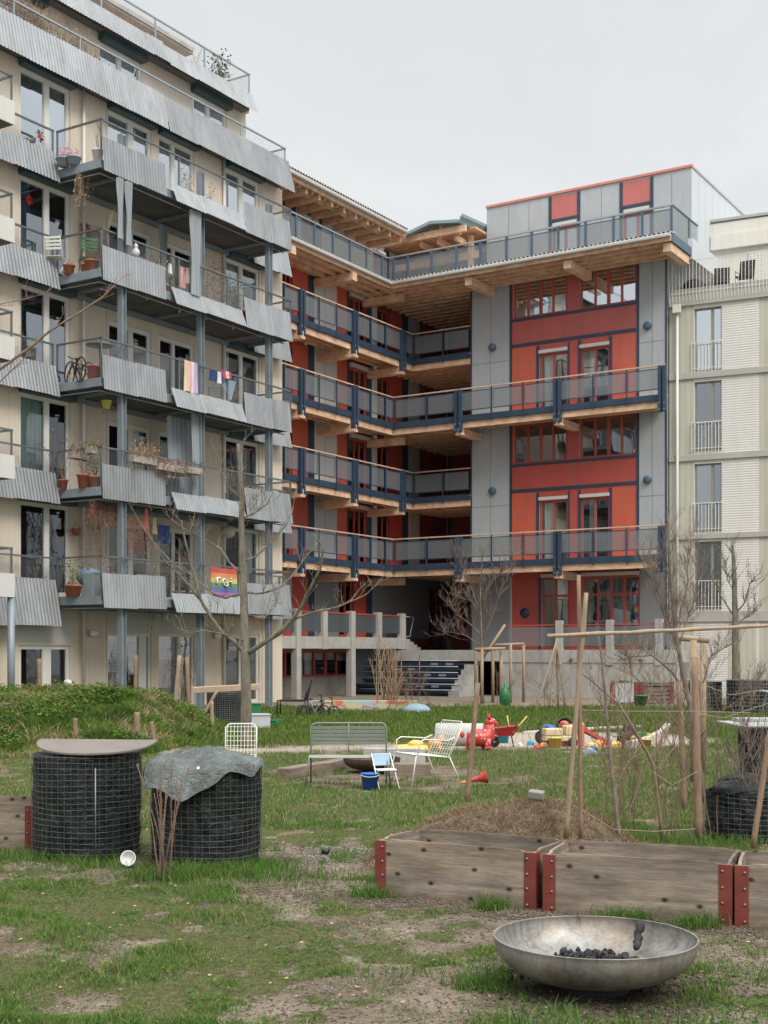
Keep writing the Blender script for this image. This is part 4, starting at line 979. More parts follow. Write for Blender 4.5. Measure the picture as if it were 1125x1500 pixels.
def grassmat(name, cols):
    m, nt, out = newmat(name); t = NT(nt); v = t.coord('Object')
    at = t.n('ShaderNodeAttribute', attribute_name='tone')
    n1 = t.noise(v, 0.8, 4, 0.6)
    f = t.math('ADD', t.math('MULTIPLY', at.outputs['Fac'], 0.75), t.math('MULTIPLY', n1, 0.35), True)
    cc = t.ramp(f, cols)
    d = t.n('ShaderNodeBsdfDiffuse'); tl = t.n('ShaderNodeBsdfTranslucent'); t.l(cc, d.inputs[0]); t.l(cc, tl.inputs[0])
    mx = t.n('ShaderNodeMixShader'); mx.inputs[0].default_value = 0.3; t.l(d.outputs[0], mx.inputs[1]); t.l(tl.outputs[0], mx.inputs[2]); t.l(mx.outputs[0], out.inputs[0]); return m
GM = grassmat('grass_blade', [(0.1, (0.040, 0.085, 0.020)), (0.42, (0.078, 0.155, 0.034)), (0.68, (0.13, 0.205, 0.05)), (0.80, (0.24, 0.23, 0.10)), (0.92, (0.40, 0.32, 0.20))])
GM_B = grassmat('bright_grass_blade', [(0.1, (0.040, 0.070, 0.016)), (0.4, (0.085, 0.150, 0.030)), (0.66, (0.15, 0.215, 0.05)), (0.82, (0.22, 0.21, 0.09)), (0.96, (0.30, 0.23, 0.14))])
def blades(name, X, Y, hgt, wid, mat, lean=0.6, tone=None):
    n = len(X); Z = height(X, Y); ang = rng.rand(n) * 6.283; la = rng.rand(n) * 6.283; l = lean * (0.2 + rng.rand(n)) * hgt
    dx, dy = np.cos(ang) * wid, np.sin(ang) * wid; lx, ly = np.cos(la) * l, np.sin(la) * l
    P = np.zeros((n, 5, 3)); base = np.stack([X, Y, Z - 0.01], -1)
    P[:, 0] = base + np.stack([-dx, -dy, 0 * X], -1); P[:, 1] = base + np.stack([dx, dy, 0 * X], -1)
    mid = base + np.stack([lx * 0.35, ly * 0.35, hgt * 0.6], -1)
    P[:, 2] = mid + np.stack([dx * 0.8, dy * 0.8, 0 * X], -1); P[:, 3] = mid + np.stack([-dx * 0.8, -dy * 0.8, 0 * X], -1)
    P[:, 4] = base + np.stack([lx, ly, hgt], -1)
    k = np.arange(n)[:, None] * 5
    tri = np.concatenate([k + np.array([[0, 1, 2]]), k + np.array([[0, 2, 3]]), k + np.array([[3, 2, 4]])])
    o = npmesh(name, P.reshape(-1, 3), tri, [mat]); o['kind'] = 'stuff'
    tn = rng.rand(n) if tone is None else tone
    a = o.data.attributes.new('tone', 'FLOAT', 'POINT'); a.data.foreach_set('value', np.repeat(tn, 5).astype(np.float32)); return o
def scatter(n, y0, y1, spread=0.34, power=1.0):
    y = y0 + (y1 - y0) * rng.rand(n) ** power; x = (rng.rand(n) * 2 - 1) * spread * y; return x, y
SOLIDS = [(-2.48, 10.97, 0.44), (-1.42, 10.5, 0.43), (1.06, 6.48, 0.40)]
def keep(x, y, k=1.0):
    p = 1 - bare(x, y); p = np.clip(p * 1.1, 0, 1) * k + 0.07 * (y < 9.5) + 0.02
    cl = fbm(x * 5.0 + 40, y * 5.0, 3); p = p * (0.25 + 1.5 * sst(0.38, 0.62, cl))
    m = rng.rand(len(x)) < p
    for (cx, cy, r) in SOLIDS: m &= np.hypot(x - cx, y - cy) > r
    m &= ~((y > 8.0 - 0.42 * (x - 1.0) + 0.42) & (y < 9.55 - 0.42 * (x - 0.7)) & (x > 0.0) & (y < 10))
    m &= sand(x, y) < 0.1
    return m
x, y = scatter(430000, 5.2, 13.0, 0.33, 1.0); m = keep(x, y); x, y = x[m], y[m]
cl = fbm(x * 2.2, y * 2.2, 3)
blades('grass', x, y, (0.014 + 0.028 * rng.rand(len(x))) * (0.55 + 1.4 * sst(0.4, 0.75, cl)), 0.0018 + 0.0012 * rng.rand(len(x)), GM, 0.9, np.clip(rng.rand(len(x)) * 0.75 + 0.25 * (1 - cl) + 0.35 * (rng.rand(len(x)) < 0.07), 0, 1))
x, y = scatter(170000, 12.5, 24.0, 0.34, 0.9); m = keep(x, y) & (moundh(x, y) < 0.05); x, y = x[m], y[m]
blades('grass', x, y, 0.025 + 0.045 * rng.rand(len(x)), 0.003 + 0.003 * rng.rand(len(x)), GM, 0.8, np.clip(rng.rand(len(x)) * 0.8 + 0.15, 0, 1))
x, y = scatter(150000, 23.0, 41.5, 0.34, 0.9); m = keep(x, y) & (moundh(x, y) < 0.05); x, y = x[m], y[m]
blades('grass', x, y, 0.04 + 0.09 * rng.rand(len(x)), 0.006 + 0.006 * rng.rand(len(x)), GM_B, 0.7, rng.rand(len(x)) * 0.8)
x = -11 + 8 * rng.rand(120000); y = 19.8 + 10 * rng.rand(120000); m = (moundh(x, y) > 0.03) & (fbm(x * 1.6, y * 1.6, 3) > 0.36); x, y = x[m], y[m]
cl = fbm(x * 1.3 + 7, y * 1.3, 3)
blades('mound_grass', x, y, (0.04 + 0.09 * rng.rand(len(x))) * (0.4 + 1.3 * cl), 0.007 + 0.008 * rng.rand(len(x)), GM_B, 1.0, np.clip(1.25 - 1.9 * cl + 0.5 * rng.rand(len(x)), 0, 1))
tx = []; ty = []
for (cx, cy, n_, sp_) in ((-1.55, 9.75, 1500, 0.22), (-1.2, 9.98, 900, 0.2), (-0.98, 10.25, 500, 0.12), (-2.4, 10.42, 600, 0.3), (-0.9, 9.7, 700, 0.3), (0.7, 8.5, 260, 0.06), (1.5, 8.15, 500, 0.09), (1.9, 8.0, 300, 0.08), (-0.1, 8.95, 300, 0.08), (0.5, 6.5, 350, 0.1), (1.5, 5.75, 250, 0.2), (0.7, 5.8, 350, 0.2), (-2.9, 10.7, 400, 0.2), (3.0, 11.5, 700, 0.3)):
    tx.append(cx + sp_ * rng.randn(n_)); ty.append(cy + sp_ * 0.6 * rng.randn(n_))
tx = np.concatenate(tx); ty = np.concatenate(ty)
blades('grass_tufts', tx, ty, 0.05 + 0.08 * rng.rand(len(tx)), 0.0022 + 0.0014 * rng.rand(len(tx)), GM, 0.9, rng.rand(len(tx)) * 0.75)
# broad leaves between the grass (clover, plantain)
def herb(name, X, Y, r, mat, up=0.02, tone=None):
    n = len(X); Z = height(X, Y) + up * (0.4 + rng.rand(n)); a = rng.rand(n) * 6.283; tx, ty = (rng.rand(n) - 0.5) * 0.9, (rng.rand(n) - 0.5) * 0.9
    P = np.zeros((n, 6, 3))
    for i in range(6):
        an = a + i * math.pi / 3; rr = r * (1.0 if i % 3 else 1.25); px, py = np.cos(an) * rr, np.sin(an) * rr
        P[:, i] = np.stack([X + px, Y + py, Z + px * tx + py * ty], -1)
    k = np.arange(n)[:, None] * 6; tri = np.concatenate([k + np.array([[0, 1, 2]]), k + np.array([[0, 2, 3]]), k + np.array([[0, 3, 4]]), k + np.array([[0, 4, 5]])])
    o = npmesh(name, P.reshape(-1, 3), tri, [mat]); o['kind'] = 'stuff'
    at = o.data.attributes.new('tone', 'FLOAT', 'POINT'); at.data.foreach_set('value', np.repeat(rng.rand(n) * 0.7 if tone is None else tone, 6).astype(np.float32)); return o
x, y = scatter(30000, 5.3, 10.5, 0.33); m = keep(x, y, 0.9) & (fbm(x * 1.4 + 60, y * 1.4, 3) > 0.47); x, y = x[m], y[m]
k_ = rng.rand(len(x)) < 0.55; x, y = x[k_], y[k_]
herb('clover', x, y, 0.004 + 0.007 * rng.rand(len(x)), GM, 0.022, 0.45 * rng.rand(len(x)))
x = -11 + 8 * rng.rand(60000); y = 19.8 + 9 * rng.rand(60000); m = (moundh(x, y) > 0.05) & (fbm(x * 1.0 + 22, y * 1.0, 3) > 0.50) & (rng.rand(60000) < 0.7); x, y = x[m], y[m]
herb('mound_herbs', x, y, 0.010 + 0.02 * rng.rand(len(x)), GM_B, 0.15)
# dead stalks over the mound
x = -11 + 7.6 * rng.rand(9000); y = 20.3 + 8 * rng.rand(9000); m = (moundh(x, y) > 0.1) & (fbm(x * 1.2 + 3, y * 1.2 + 8, 3) > 0.46); x, y = x[m], y[m]
blades('dead_stalks', x, y, 0.08 + 0.18 * rng.rand(len(x)), 0.003 + 0.003 * rng.rand(len(x)), DRY, 1.6)
# pebbles, crumbs of soil and leaf litter
def pebbles(name, X, Y, r, mat, flat=0.6):
    n = len(X); Z = height(X, Y); base = np.array([[1, 0, 0], [0, 1, 0], [-1, 0, 0], [0, -1, 0], [0, 0, 1], [0, 0, -1]], float)
    j = 0.65 + 0.7 * rng.rand(n, 6, 1); P = base[None] * j * r[:, None, None]; P[:, :, 2] *= flat
    a = rng.rand(n) * 6.283; ca, sa2 = np.cos(a)[:, None], np.sin(a)[:, None]; px = P[:, :, 0] * ca - P[:, :, 1] * sa2; py = P[:, :, 0] * sa2 + P[:, :, 1] * ca
    P[:, :, 0], P[:, :, 1] = px + X[:, None], py + Y[:, None]; P[:, :, 2] += Z[:, None] + (r * 0.15)[:, None]
    fs = np.array([[0, 1, 4], [1, 2, 4], [2, 3, 4], [3, 0, 4], [1, 0, 5], [2, 1, 5], [3, 2, 5], [0, 3, 5]]); k = np.arange(n)[:, None, None] * 6
    o = npmesh(name, P.reshape(-1, 3), (k + fs[None]).reshape(-1, 3), [mat]); o['kind'] = 'stuff'; return o
STONE = plain('pebble_stone', (0.26, 0.24, 0.215), 0.9, 0.35, 9, 60, 0.1); CRUMB = plain('soil_crumb', (0.10, 0.075, 0.055), 0.95, 0.35, 9, 60, 0.1)
x, y = scatter(9000, 5.3, 12, 0.33); m = bare(x, y) > 0.35; pebbles('gravel', x[m], y[m], 0.003 + 0.007 * rng.rand(m.sum()) ** 2, STONE)
x, y = scatter(30000, 5.3, 12, 0.33); m = bare(x, y) > 0.1; pebbles('soil_crumbs', x[m], y[m], 0.003 + 0.009 * rng.rand(m.sum()) ** 2, CRUMB)
x = -0.45 + 0.25 * rng.randn(700); y = 10.9 + 0.35 * rng.randn(700); m = x < 0.05; pebbles('path_gravel', x[m], y[m], 0.006 + 0.012 * rng.rand(m.sum()), plain('path_stone', (0.19, 0.175, 0.155), 0.9, 0.3, 9, 60, 0.1))
x = 1.2 + 1.0 * rng.randn(5000); y = 8.5 - 0.4 * (x - 1) + 0.16 * rng.randn(5000) - 0.1; pebbles('bark_mulch', x, y, 0.005 + 0.014 * rng.rand(5000), CRUMB)
x = 1.25 + 0.36 * rng.randn(2600); y = 6.4 + 0.34 * rng.randn(2600); pebbles('soot_and_shadow_crumbs', x, y, 0.003 + 0.009 * rng.rand(2600) ** 2, plain('soot_and_shadow', (0.03, 0.028, 0.026), 0.9, 0.3, 9, 60, 0.1))  # sooty crumbs round the bowl, laid dense to darken the ground as its contact shadow
x, y = scatter(700, 5.3, 14, 0.33); herb('leaf_litter', x, y, 0.004 + 0.008 * rng.rand(len(x)), DRY, 0.012)

# ================================================================== PLANTS (bare wood)
def wob(pts, k=3, amp=0.02):
    """subdivide a polyline with a slight natural wander"""
    out = [Vector(pts[0])]
    for a, b in zip(pts, pts[1:]):
        a, b = Vector(a), Vector(b); L = (b - a).length
        for i in range(1, k + 1):
            p = a.lerp(b, i / k)
            if i < k or True: p = p + Vector((U(-1, 1), U(-1, 1), U(-1, 1))) * amp * L
            out.append(p)
    return out
def twigs(mb, path, n, L, r, up=0.5, depth_=1, t0=0.15, n_side=4):
    for _ in range(n):
        t = U(t0, 1.0); i = min(len(path) - 2, int(t * (len(path) - 1))); p = path[i].lerp(path[i + 1], R())
        d = (path[i + 1] - path[i]).normalized(); side = Vector((U(-1, 1), U(-1, 1), U(-0.6, 1))).normalized()
        v = (d * 0.55 + side * 0.8 + Vector((0, 0, up))).normalized(); l = L * U(0.4, 1.0)
        q = [p]
        for s in range(3):
            v = (v + Vector((U(-1, 1), U(-1, 1), U(-0.5, 1))) * 0.22).normalized(); q.append(q[-1] + v * l / 3)
        mb.tube(q, r, n_side, 0, r * 0.45, smooth=False)
        if R() < 0.6: mb.ell(tuple(q[-1]), (r * 1.3, r * 1.3, r * 2.2), 5, 4)
        if depth_ > 0: twigs(mb, q, max(2, int(n * 0.2) + 1), L * 0.5, r * 0.7, up, depth_ - 1, 0.2, n_side)
def pxpath(pts, D, dd=None):
    out = []
    for i, p in enumerate(pts):
        out.append(PT(p[0], p[1], D + (p[2] if len(p) > 2 else 0)))
    return out
def bare_tree(name, label, D, trunk, limbs, rt, bark=BARK, tw=(8, 0.35, 0.004), group=None, cat='tree'):
    base = PT(*trunk[0], D); base.z = float(height(base.x, base.y)) - 0.05
    o = thing(name, label, cat, base, 0, group)
    sh = lambda p: (p[0] - base.x, p[1] - base.y, p[2] - base.z)
    tp = wob([base] + pxpath(trunk[1:], D), 3, 0.008); mb = MB(sh); k = len(tp)
    mb.tube(tp, [rt * (1.25 if i == 0 else 1) * (1 - 0.72 * i / (k - 1)) for i in range(k)], 10); mb.build('trunk', bark, o)
    mb = MB(sh)
    for (pts, r0, spread) in limbs:
        n = len(pts); p = [PT(q[0], q[1], D + spread * i / max(1, n - 1)) for i, q in enumerate(pts)]
        p = wob(p, 3, 0.025); mb.tube(p, r0, 7, 0, r0 * 0.3); twigs(mb, p, tw[0], tw[1], tw[2])
    twigs(mb, tp[len(tp) // 2:], tw[0], tw[1], tw[2]); mb.build('crown', bark, o); return o
T1 = [((359, 957), (345, 942), (325, 926), (308, 903), (293, 878), (287, 850), (278, 820), (270, 785), (266, 762)), ((293, 878), (270, 850), (245, 824), (226, 800)),
      ((357, 868), (330, 876), (308, 866), (288, 848), (255, 828), (222, 790), (205, 765)), ((362, 957), (385, 943), (410, 926), (428, 908), (443, 887), (456, 858), (470, 832), (474, 800)),
      ((428, 908), (455, 898), (495, 890), (535, 872), (562, 848)), ((357, 868), (385, 869), (410, 861), (430, 842), (446, 818), (470, 790)),
      ((356, 822), (375, 815), (395, 796), (420, 770), (430, 742)), ((355, 842), (335, 822), (323, 803), (300, 790), (262, 770)), ((354, 760), (372, 752), (392, 738), (400, 722)), ((353, 730), (338, 716), (324, 690), (320, 668)), ((359, 900), (385, 905), (402, 890), (408, 880)), ((360, 940), (335, 930), (300, 925), (268, 928))]
sp = [-0.6, -0.3, 0.9, -0.9, -0.5, 0.7, 0.4, 0.6, -0.3, 0.3, 0.8, -1.2]; rad = [0.044, 0.022, 0.022, 0.05, 0.026, 0.024, 0.022, 0.02, 0.016, 0.018, 0.014, 0.014]
bare_tree('fruit_tree', 'leafless fruit tree with one straight trunk and low spreading limbs on the lawn', 23.0, [(361, 1094), (361, 1040), (360, 990), (359, 955), (358, 900), (356, 840), (354, 780), (354, 730), (351, 690), (349, 650)],
          [(p, r, s) for p, r, s in zip(T1, rad, sp)], 0.105, BARK, (11, 0.5, 0.006))
bare_tree('young_tree', 'young leafless tree tied between wooden support posts beside the seating stair', 43.0, [(707, 1032), (706, 980), (705, 920), (703, 870), (706, 820)],
          [(((705, 930), (690, 915), (668, 900), (660, 880)), 0.022, 0.5), (((705, 940), (722, 900), (735, 860), (752, 830), (758, 812)), 0.022, -0.5), (((704, 900), (690, 860), (678, 830), (668, 812)), 0.02, 0.3), (((704, 880), (722, 850), (738, 835)), 0.02, -0.3), (((705, 945), (680, 930), (655, 925), (648, 930)), 0.02, 0.8), (((703, 900), (690, 880), (665, 875)), 0.02, 0.3)], 0.055, BARK2, (20, 0.8, 0.0075))
bare_tree('young_tree', 'slim leafless tree with many upright twigs in front of the cream building', 14.6, [(1036, 1200), (1022, 1110), (1010, 1030), (1000, 985), (992, 940), (987, 900), (982, 850), (980, 800), (978, 752)],
          [(((995, 950), (975, 900), (958, 850), (950, 800)), 0.012, 0.3), (((1000, 975), (985, 930), (968, 890), (955, 850), (948, 820)), 0.010, -0.3), (((995, 945), (1010, 900), (1022, 870), (1030, 830)), 0.012, 0.4), (((1010, 1025), (985, 985), (955, 960), (928, 962), (905, 968)), 0.014, -0.3), (((1008, 1020), (1030, 1000), (1042, 962), (1062, 948), (1085, 940)), 0.014, 0.2), (((990, 920), (1003, 880), (1008, 830), (1010, 790)), 0.010, 0.2),
           (((1020, 1095), (990, 1060), (955, 1015), (925, 985), (920, 955)), 0.012, -0.3), (((1025, 1080), (1050, 1050), (1090, 1020), (1115, 1000)), 0.009, -0.3)], 0.035, BARK2, (36, 0.36, 0.0024))
bare_tree('young_tree', 'bare pale-barked tree standing close to the ribbed cream wall', 40.0, [(1079, 1010), (1078, 960), (1077, 920), (1076, 870), (1075, 820), (1073, 800)],
          [(((1077, 905), (1060, 880), (1050, 860), (1042, 845)), 0.03, 0.5), (((1077, 900), (1092, 880), (1098, 855), (1104, 850)), 0.03, -0.4), (((1076, 870), (1066, 850), (1062, 825)), 0.02, 0.2), (((1077, 915), (1100, 900), (1110, 893)), 0.02, 0.3)], 0.14, BARK, (16, 0.7, 0.008))
bare_tree('young_tree', 'thin dark sapling leaning over the mulch heap behind the raised beds', 10.2, [(913, 1205), (898, 1150), (893, 1100), (888, 1040), (884, 990), (880, 955), (874, 925)],
          [(((895, 1120), (880, 1085), (868, 1060), (850, 1045)), 0.006, 0.2), (((888, 1040), (872, 1020), (862, 1000)), 0.005, 0.2), (((890, 1060), (905, 1030), (915, 1010)), 0.005, -0.2)], 0.02, BARK2, (8, 0.2, 0.0018))
bare_tree('young_tree', 'leaning bare sapling with crossing branches behind the middle raised bed', 11.6, [(972, 1180), (958, 1120), (930, 1070), (905, 1030), (870, 1000), (850, 985)],
          [(((958, 1130), (985, 1100), (1010, 1065), (1030, 1045)), 0.008, 0.2), (((955, 1115), (970, 1080), (985, 1040), (996, 1000)), 0.007, 0.2), (((940, 1090), (925, 1110), (905, 1145), (898, 1180)), 0.007, -0.2), (((930, 1070), (900, 1080), (870, 1062), (835, 1030)), 0.005, 0.1)], 0.017, BARK_R, (12, 0.3, 0.0022))
# branch reaching in from a tree beyond the left edge
base = Vector((-6.6, 15.0, 0)); o = thing('young_tree', 'long thin bare branch reaching in from the left edge before the balconies', 'tree', base)
mb = MB(lambda p: (p[0] - base.x, p[1] - base.y, p[2])); tp = wob([base, base + Vector((0.05, 0, 1.6)), base + Vector((-0.05, 0, 3.2)), base + Vector((0.1, 0, 4.4))], 3, 0.01); mb.tube(tp, 0.09, 9, 0, 0.04); mb.build('trunk', BARK_R, o)
mb = MB(lambda p: (p[0] - base.x, p[1] - base.y, p[2]))
for pts, r0 in (([base + Vector((0, 0, 3.0))] + pxpath([(-60, 600), (0, 541), (40, 512), (75, 483), (110, 462), (150, 435), (168, 418)], 15.0), 0.022), ([base + Vector((0, 0, 2.9))] + pxpath([(-50, 640), (0, 559), (25, 535), (45, 515), (58, 495)], 15.0), 0.011), ([base + Vector((0, 0, 3.4))] + pxpath([(-50, 480), (0, 445), (30, 440), (75, 428)], 15.0), 0.009)):
    p = wob(pts, 3, 0.01); mb.tube(p, r0, 6, 0, r0 * 0.3); twigs(mb, p, 9, 0.28, 0.0035, 0.2, 1, 0.45)
mb.build('crown', BARK_R, o)

def canes(name, label, x, y, n, tops, D=None, bark=BARK_R, r=0.006, cat='shrub', spread=0.06, tw=3, group=None, twl=0.1):
    g = G(x, y) if D is None else PT(x, y, D); g.z = float(height(g.x, g.y)) if D is None else g.z
    o = thing(name, label, cat, g, 0, group); mb = MB(lambda p: (p[0] - g.x, p[1] - g.y, p[2] - g.z))
    for i in range(n):
        tx, ty = tops[i % len(tops)]; tx += U(-4, 4); ty += U(-10, 14)
        top = PT(tx, ty, g.y + U(-0.15, 0.15)); b = g + Vector((U(-1, 1) * spread, U(-1, 1) * spread * 0.7, -0.02))
        mid = b.lerp(top, 0.5) + (b - top) * 0.0 + Vector((U(-1, 1), U(-1, 1), 0)) * 0.03; 
        mid.x = b.x + (top.x - b.x) * 0.38
        p = wob([b, mid, top], 4, 0.01); mb.tube(p, r, 5, 0, r * 0.4); twigs(mb, p, tw, twl, r * 0.35, 0.6, 0, 0.4)
    mb.build('stems', bark, o); return o
canes('cane_shrub', 'clump of reddish bare canes in front of the tarp-covered composter', 243, 1291, 13, [(200, 1125), (228, 1150), (236, 1110), (252, 1120), (262, 1128), (275, 1112), (283, 1100), (272, 1150), (246, 1165)], spread=0.05, r=0.0065, tw=9, twl=0.04)
canes('cane_shrub', 'tangle of bare twigs beyond the third raised bed at the right edge', 1075, 1225, 16, [(1010, 1050), (1040, 1000), (1065, 1080), (1090, 1020), (1110, 1060), (1060, 1110), (1085, 1140), (1125, 1010)], spread=0.35, r=0.006, bark=BARK2, tw=7, twl=0.25)
canes('cane_shrub', 'thin bare twigs growing in the grass near the leaning brown stake', 730, 1165, 12, [(700, 1080), (720, 1060), (745, 1075), (765, 1050), (780, 1090), (805, 1060), (668, 1120)], spread=0.6, r=0.004, bark=BARK_R, tw=4, twl=0.12)
canes('cane_shrub', 'loose group of wispy twigs beside the two crossed bamboo poles', 800, 1170, 9, [(770, 1050), (800, 1010), (815, 1060), (790, 1080), (835, 1040)], spread=0.5, r=0.004, bark=BARK_R, tw=4, twl=0.12)
canes('dry_reed_bundle', 'upright bundle of dry tan stems in front of the seating stair', 573, 1036, 34, [(556, 975), (566, 950), (574, 945), (582, 960), (590, 985), (570, 990)], r=0.016, bark=DRY, spread=0.25, tw=4, cat='dry grass', twl=0.3)
canes('bare_shrub', 'thin pale shrub left of the dry reed bundle', 556, 1040, 7, [(550, 930), (556, 905), (562, 940), (545, 960)], r=0.016, bark=BARK_P, spread=0.15, tw=5, twl=0.6)
for (x, y, n_, tt, sp_, lb) in ((905, 1222, 7, [(880, 1000), (905, 1040), (925, 1000), (860, 1060)], 0.25, 'bare wispy shoots rising beside the compost heap'), (1000, 1225, 9, [(960, 1040), (985, 1000), (1030, 1020), (1050, 1060), (1010, 980)], 0.3, 'arching bare twigs around the thick post'),
      (1110, 1228, 12, [(1060, 1090), (1085, 1050), (1105, 1000), (1120, 1080), (1135, 1040)], 0.3, 'dense reddish twigs before the black bags at the right edge'), (945, 1190, 9, [(930, 1060), (955, 1020), (975, 1070), (915, 1090)], 0.35, 'low tangle of twigs between the sapling and the thick post')):
    canes('cane_shrub', lb, x, y, n_, tt, r=0.0065, bark=[BARK2, BARK_R][n_ % 2], spread=sp_, tw=18, twl=0.28)
for i, (x, y, sp_, tt, lb) in enumerate([(780, 1036, 1.3, [(730, 990), (750, 975), (770, 960), (800, 985), (820, 970), (835, 1000)], 'arching dry brambles against the grey retaining wall'),
                             (165, 1036, 0.7, [(145, 990), (158, 960), (170, 975), (180, 990)], 'thin bare twigs before the left ground floor windows'), (200, 1036, 0.8, [(185, 960), (205, 940), (220, 965), (230, 980)], 'dense bare twigs beside the first steel post'),
                             (262, 1040, 0.8, [(245, 965), (260, 940), (275, 970), (285, 960)], 'tall dry twigs between the second and third steel posts'), (62, 1036, 0.5, [(60, 905), (66, 940), (55, 960), (72, 985)], 'pale upright twigs before the leftmost ground floor window'),
                             (935, 1040, 1.2, [(915, 960), (930, 940), (950, 950), (965, 970), (900, 985)], 'wiry bare bush before the white planter boxes'), (600, 1042, 0.8, [(590, 1000), (605, 985), (622, 1000)], 'low dry twigs beside the painted wall'),
                             (1090, 1018, 0.8, [(1070, 940), (1090, 920), (1108, 935), (1112, 960)], 'brown leafy bush beside the cream wall')]):
    canes('bare_shrub', lb, x, y, 14, tt, r=0.009, bark=[BARK_R, DRY, BARK_P][i % 3], spread=sp_, tw=14, twl=0.45)
def stake(label, b, t, D0, D1=None, r=0.03, mat=STAKE, name='wooden_stake', cat='stake', group=None):
    p = PT(b[0], b[1], D0); q = PT(t[0], t[1], D0 if D1 is None else D1)
    mb = MB(lambda v: (v[0] - p.x, v[1] - p.y, v[2] - p.z)); pp = wob([p, p.lerp(q, 0.5), q], 7 if name == 'bamboo_pole' else 4, 0.003)
    mb.tube(pp, [r * (1 - 0.1 * i / len(pp)) * ((1.16 if i % 3 == 0 else 0.94) if name == 'bamboo_pole' else U(0.93, 1.05)) for i in range(len(pp))], 9)
    o = mb.build(name, mat, None, p); return tag(o, label, cat, group)
stake('leaning brown wooden stake on the lawn right of the bench', (684, 1180), (700, 1000), 14.7, r=0.03)
stake('thick round wooden post behind the middle raised bed', (1024, 1234), (1018, 962), 11.6, r=0.037)
stake('thinner round wooden post just behind and left of the thick one', (1003, 1190), (995, 1000), 14.0, r=0.033)
stake('left bamboo pole of the crossed pair behind the raised beds', (829, 1228), (859, 868), 9.75, 9.6, r=0.019, mat=BARK_P, name='bamboo_pole')
stake('upright brown pole of the crossed pair behind the raised beds', (851, 1228), (848, 842), 9.7, r=0.017, mat=STAKE, name='bamboo_pole')
stake('long horizontal bamboo pole lashed across the crossed pair', (802, 932), (1135, 916), 9.55, 9.9, r=0.015, mat=BARK_P, name='bamboo_pole')
stake('thin brown pole leaning at the right edge over the third raised bed', (1103, 1242), (1128, 1070), 9.6, r=0.022)
stake('short weathered stake standing on the grassy mound', (200, 1080), (201, 1043), 22, r=0.055); stake('thin leaning stake right of the weathered one on the mound', (226, 1088), (222, 1057), 21.5, r=0.04)
stake('slim stake stub at the left of the grassy mound', (111, 1078), (110, 1052), 21.5, r=0.04)
stake('orange-brown stake before the left ground floor window', (58, 1020), (57, 965), 31, r=0.06)
stake('tall thin stake leaning at the right end of the mound', (253, 1072), (263, 960), 27, r=0.05, mat=BARK_P); stake('short square stake beside the far composter', (311, 1068), (310, 1027), 27.5, r=0.045, mat=BARK_P)
stake('orange-brown stake just right of the first steel post', (198, 1020), (199, 960), 31, r=0.05); stake('second thin stake before the blinds of the ground floor', (277, 1060), (274, 962), 29, r=0.05)
# posts of the tree supports
def support(label, posts, bars, D, r=0.05):
    b = PT(posts[0][0], posts[0][1], D); b.z = 0; o = thing('tree_support', label, 'tree support', b); sh = lambda v: (v[0] - b.x, v[1] - b.y, v[2])
    for (x, y0, y1, dd) in posts:
        p = PT(x, y0, D + dd); p.z = 0; q = PT(x, y1, D + dd); mb = MB(sh); mb.tube([p, q], r, 9); mb.build('post', BARK_P, o)
    for (x0, y0, x1, y1, d0, d1) in bars: mb = MB(sh); mb.tube([PT(x0, y0, D + d0), PT(x1, y1, D + d1)], r * 0.9, 8); mb.build('crossbar', BARK_P, o)
support('wooden tree support with dark strapped bars right beside the seating stair', [(706, 1030, 950, 0), (722, 1030, 948, 1.0), (734, 1028, 948, 0.2), (697, 1030, 950, 1.0)], [(695, 951, 740, 950, 0, 0), (697, 953, 725, 952, 1, 1)], 42.5, 0.055)
support('pale wooden tree support against the grey retaining wall', [(748, 1030, 943, 0), (767, 1024, 943, 0.8), (748, 1024, 950, 1)], [(724, 945, 768, 943, 0, 0.3), (700, 975, 740, 915, -.4, -.4)], 43, 0.05)
support('wooden tree support of two posts and a short crossbar on the lawn', [(1016, 1140, 938, 0), (1030, 1110, 942, 1)], [(993, 934, 1037, 938, 0.2, 0.4)], 17, 0.045)
# bean pole tripod
b = PT(808, 1040, 37); b.z = 0; o = thing('bean_pole_tripod', 'tripod of thin canes with dry vine before the retaining wall', 'cane tripod', b)
for (x, y) in ((784, 1042), (803, 1044), (829, 1042), (818, 1034)):
    mb = MB(lambda v: (v[0] - b.x, v[1] - b.y, v[2])); p = PT(x, y, 37 + U(-0.6, 0.6)); p.z = 0; mb.tube(wob([p, PT(816 + U(-3, 3), 930, 37.2)], 4, 0.006), 0.028, 6); mb.build('cane', BARK_P, o)
# slack strings round the saplings
for i, (pts, D) in enumerate(((((850, 1040), (930, 1042), (1020, 1042), (1100, 1044)), 10.6), (((840, 1180), (900, 1215), (960, 1218), (1020, 1214)), 9.9), (((1022, 1045), (1060, 1052), (1125, 1030)), 11), (((1022, 1000), (1070, 1018), (1120, 1010)), 11.2), (((955, 1130), (985, 1150), (1022, 1130)), 11.2))):
    pp = wob(pxpath(pts, D), 5, 0.004); g = pp[0].copy(); mb = MB(lambda v: (v[0] - g.x, v[1] - g.y, v[2] - g.z)); mb.tube(pp, 0.0025, 4)
    tag(mb.build('guide_string', BARK_P, None, g), ['thin string stretched level between bamboo pole and thick post', 'slack string sagging low over the compost heap', 'thin string running right from the top of the thick post', 'thin string above the one on the right post top', 'short loose string at the foot of the crossing sapling'][i], 'string')
# ================================================================== FOREGROUND THINGS
H = lambda x, y: float(height(x, y))
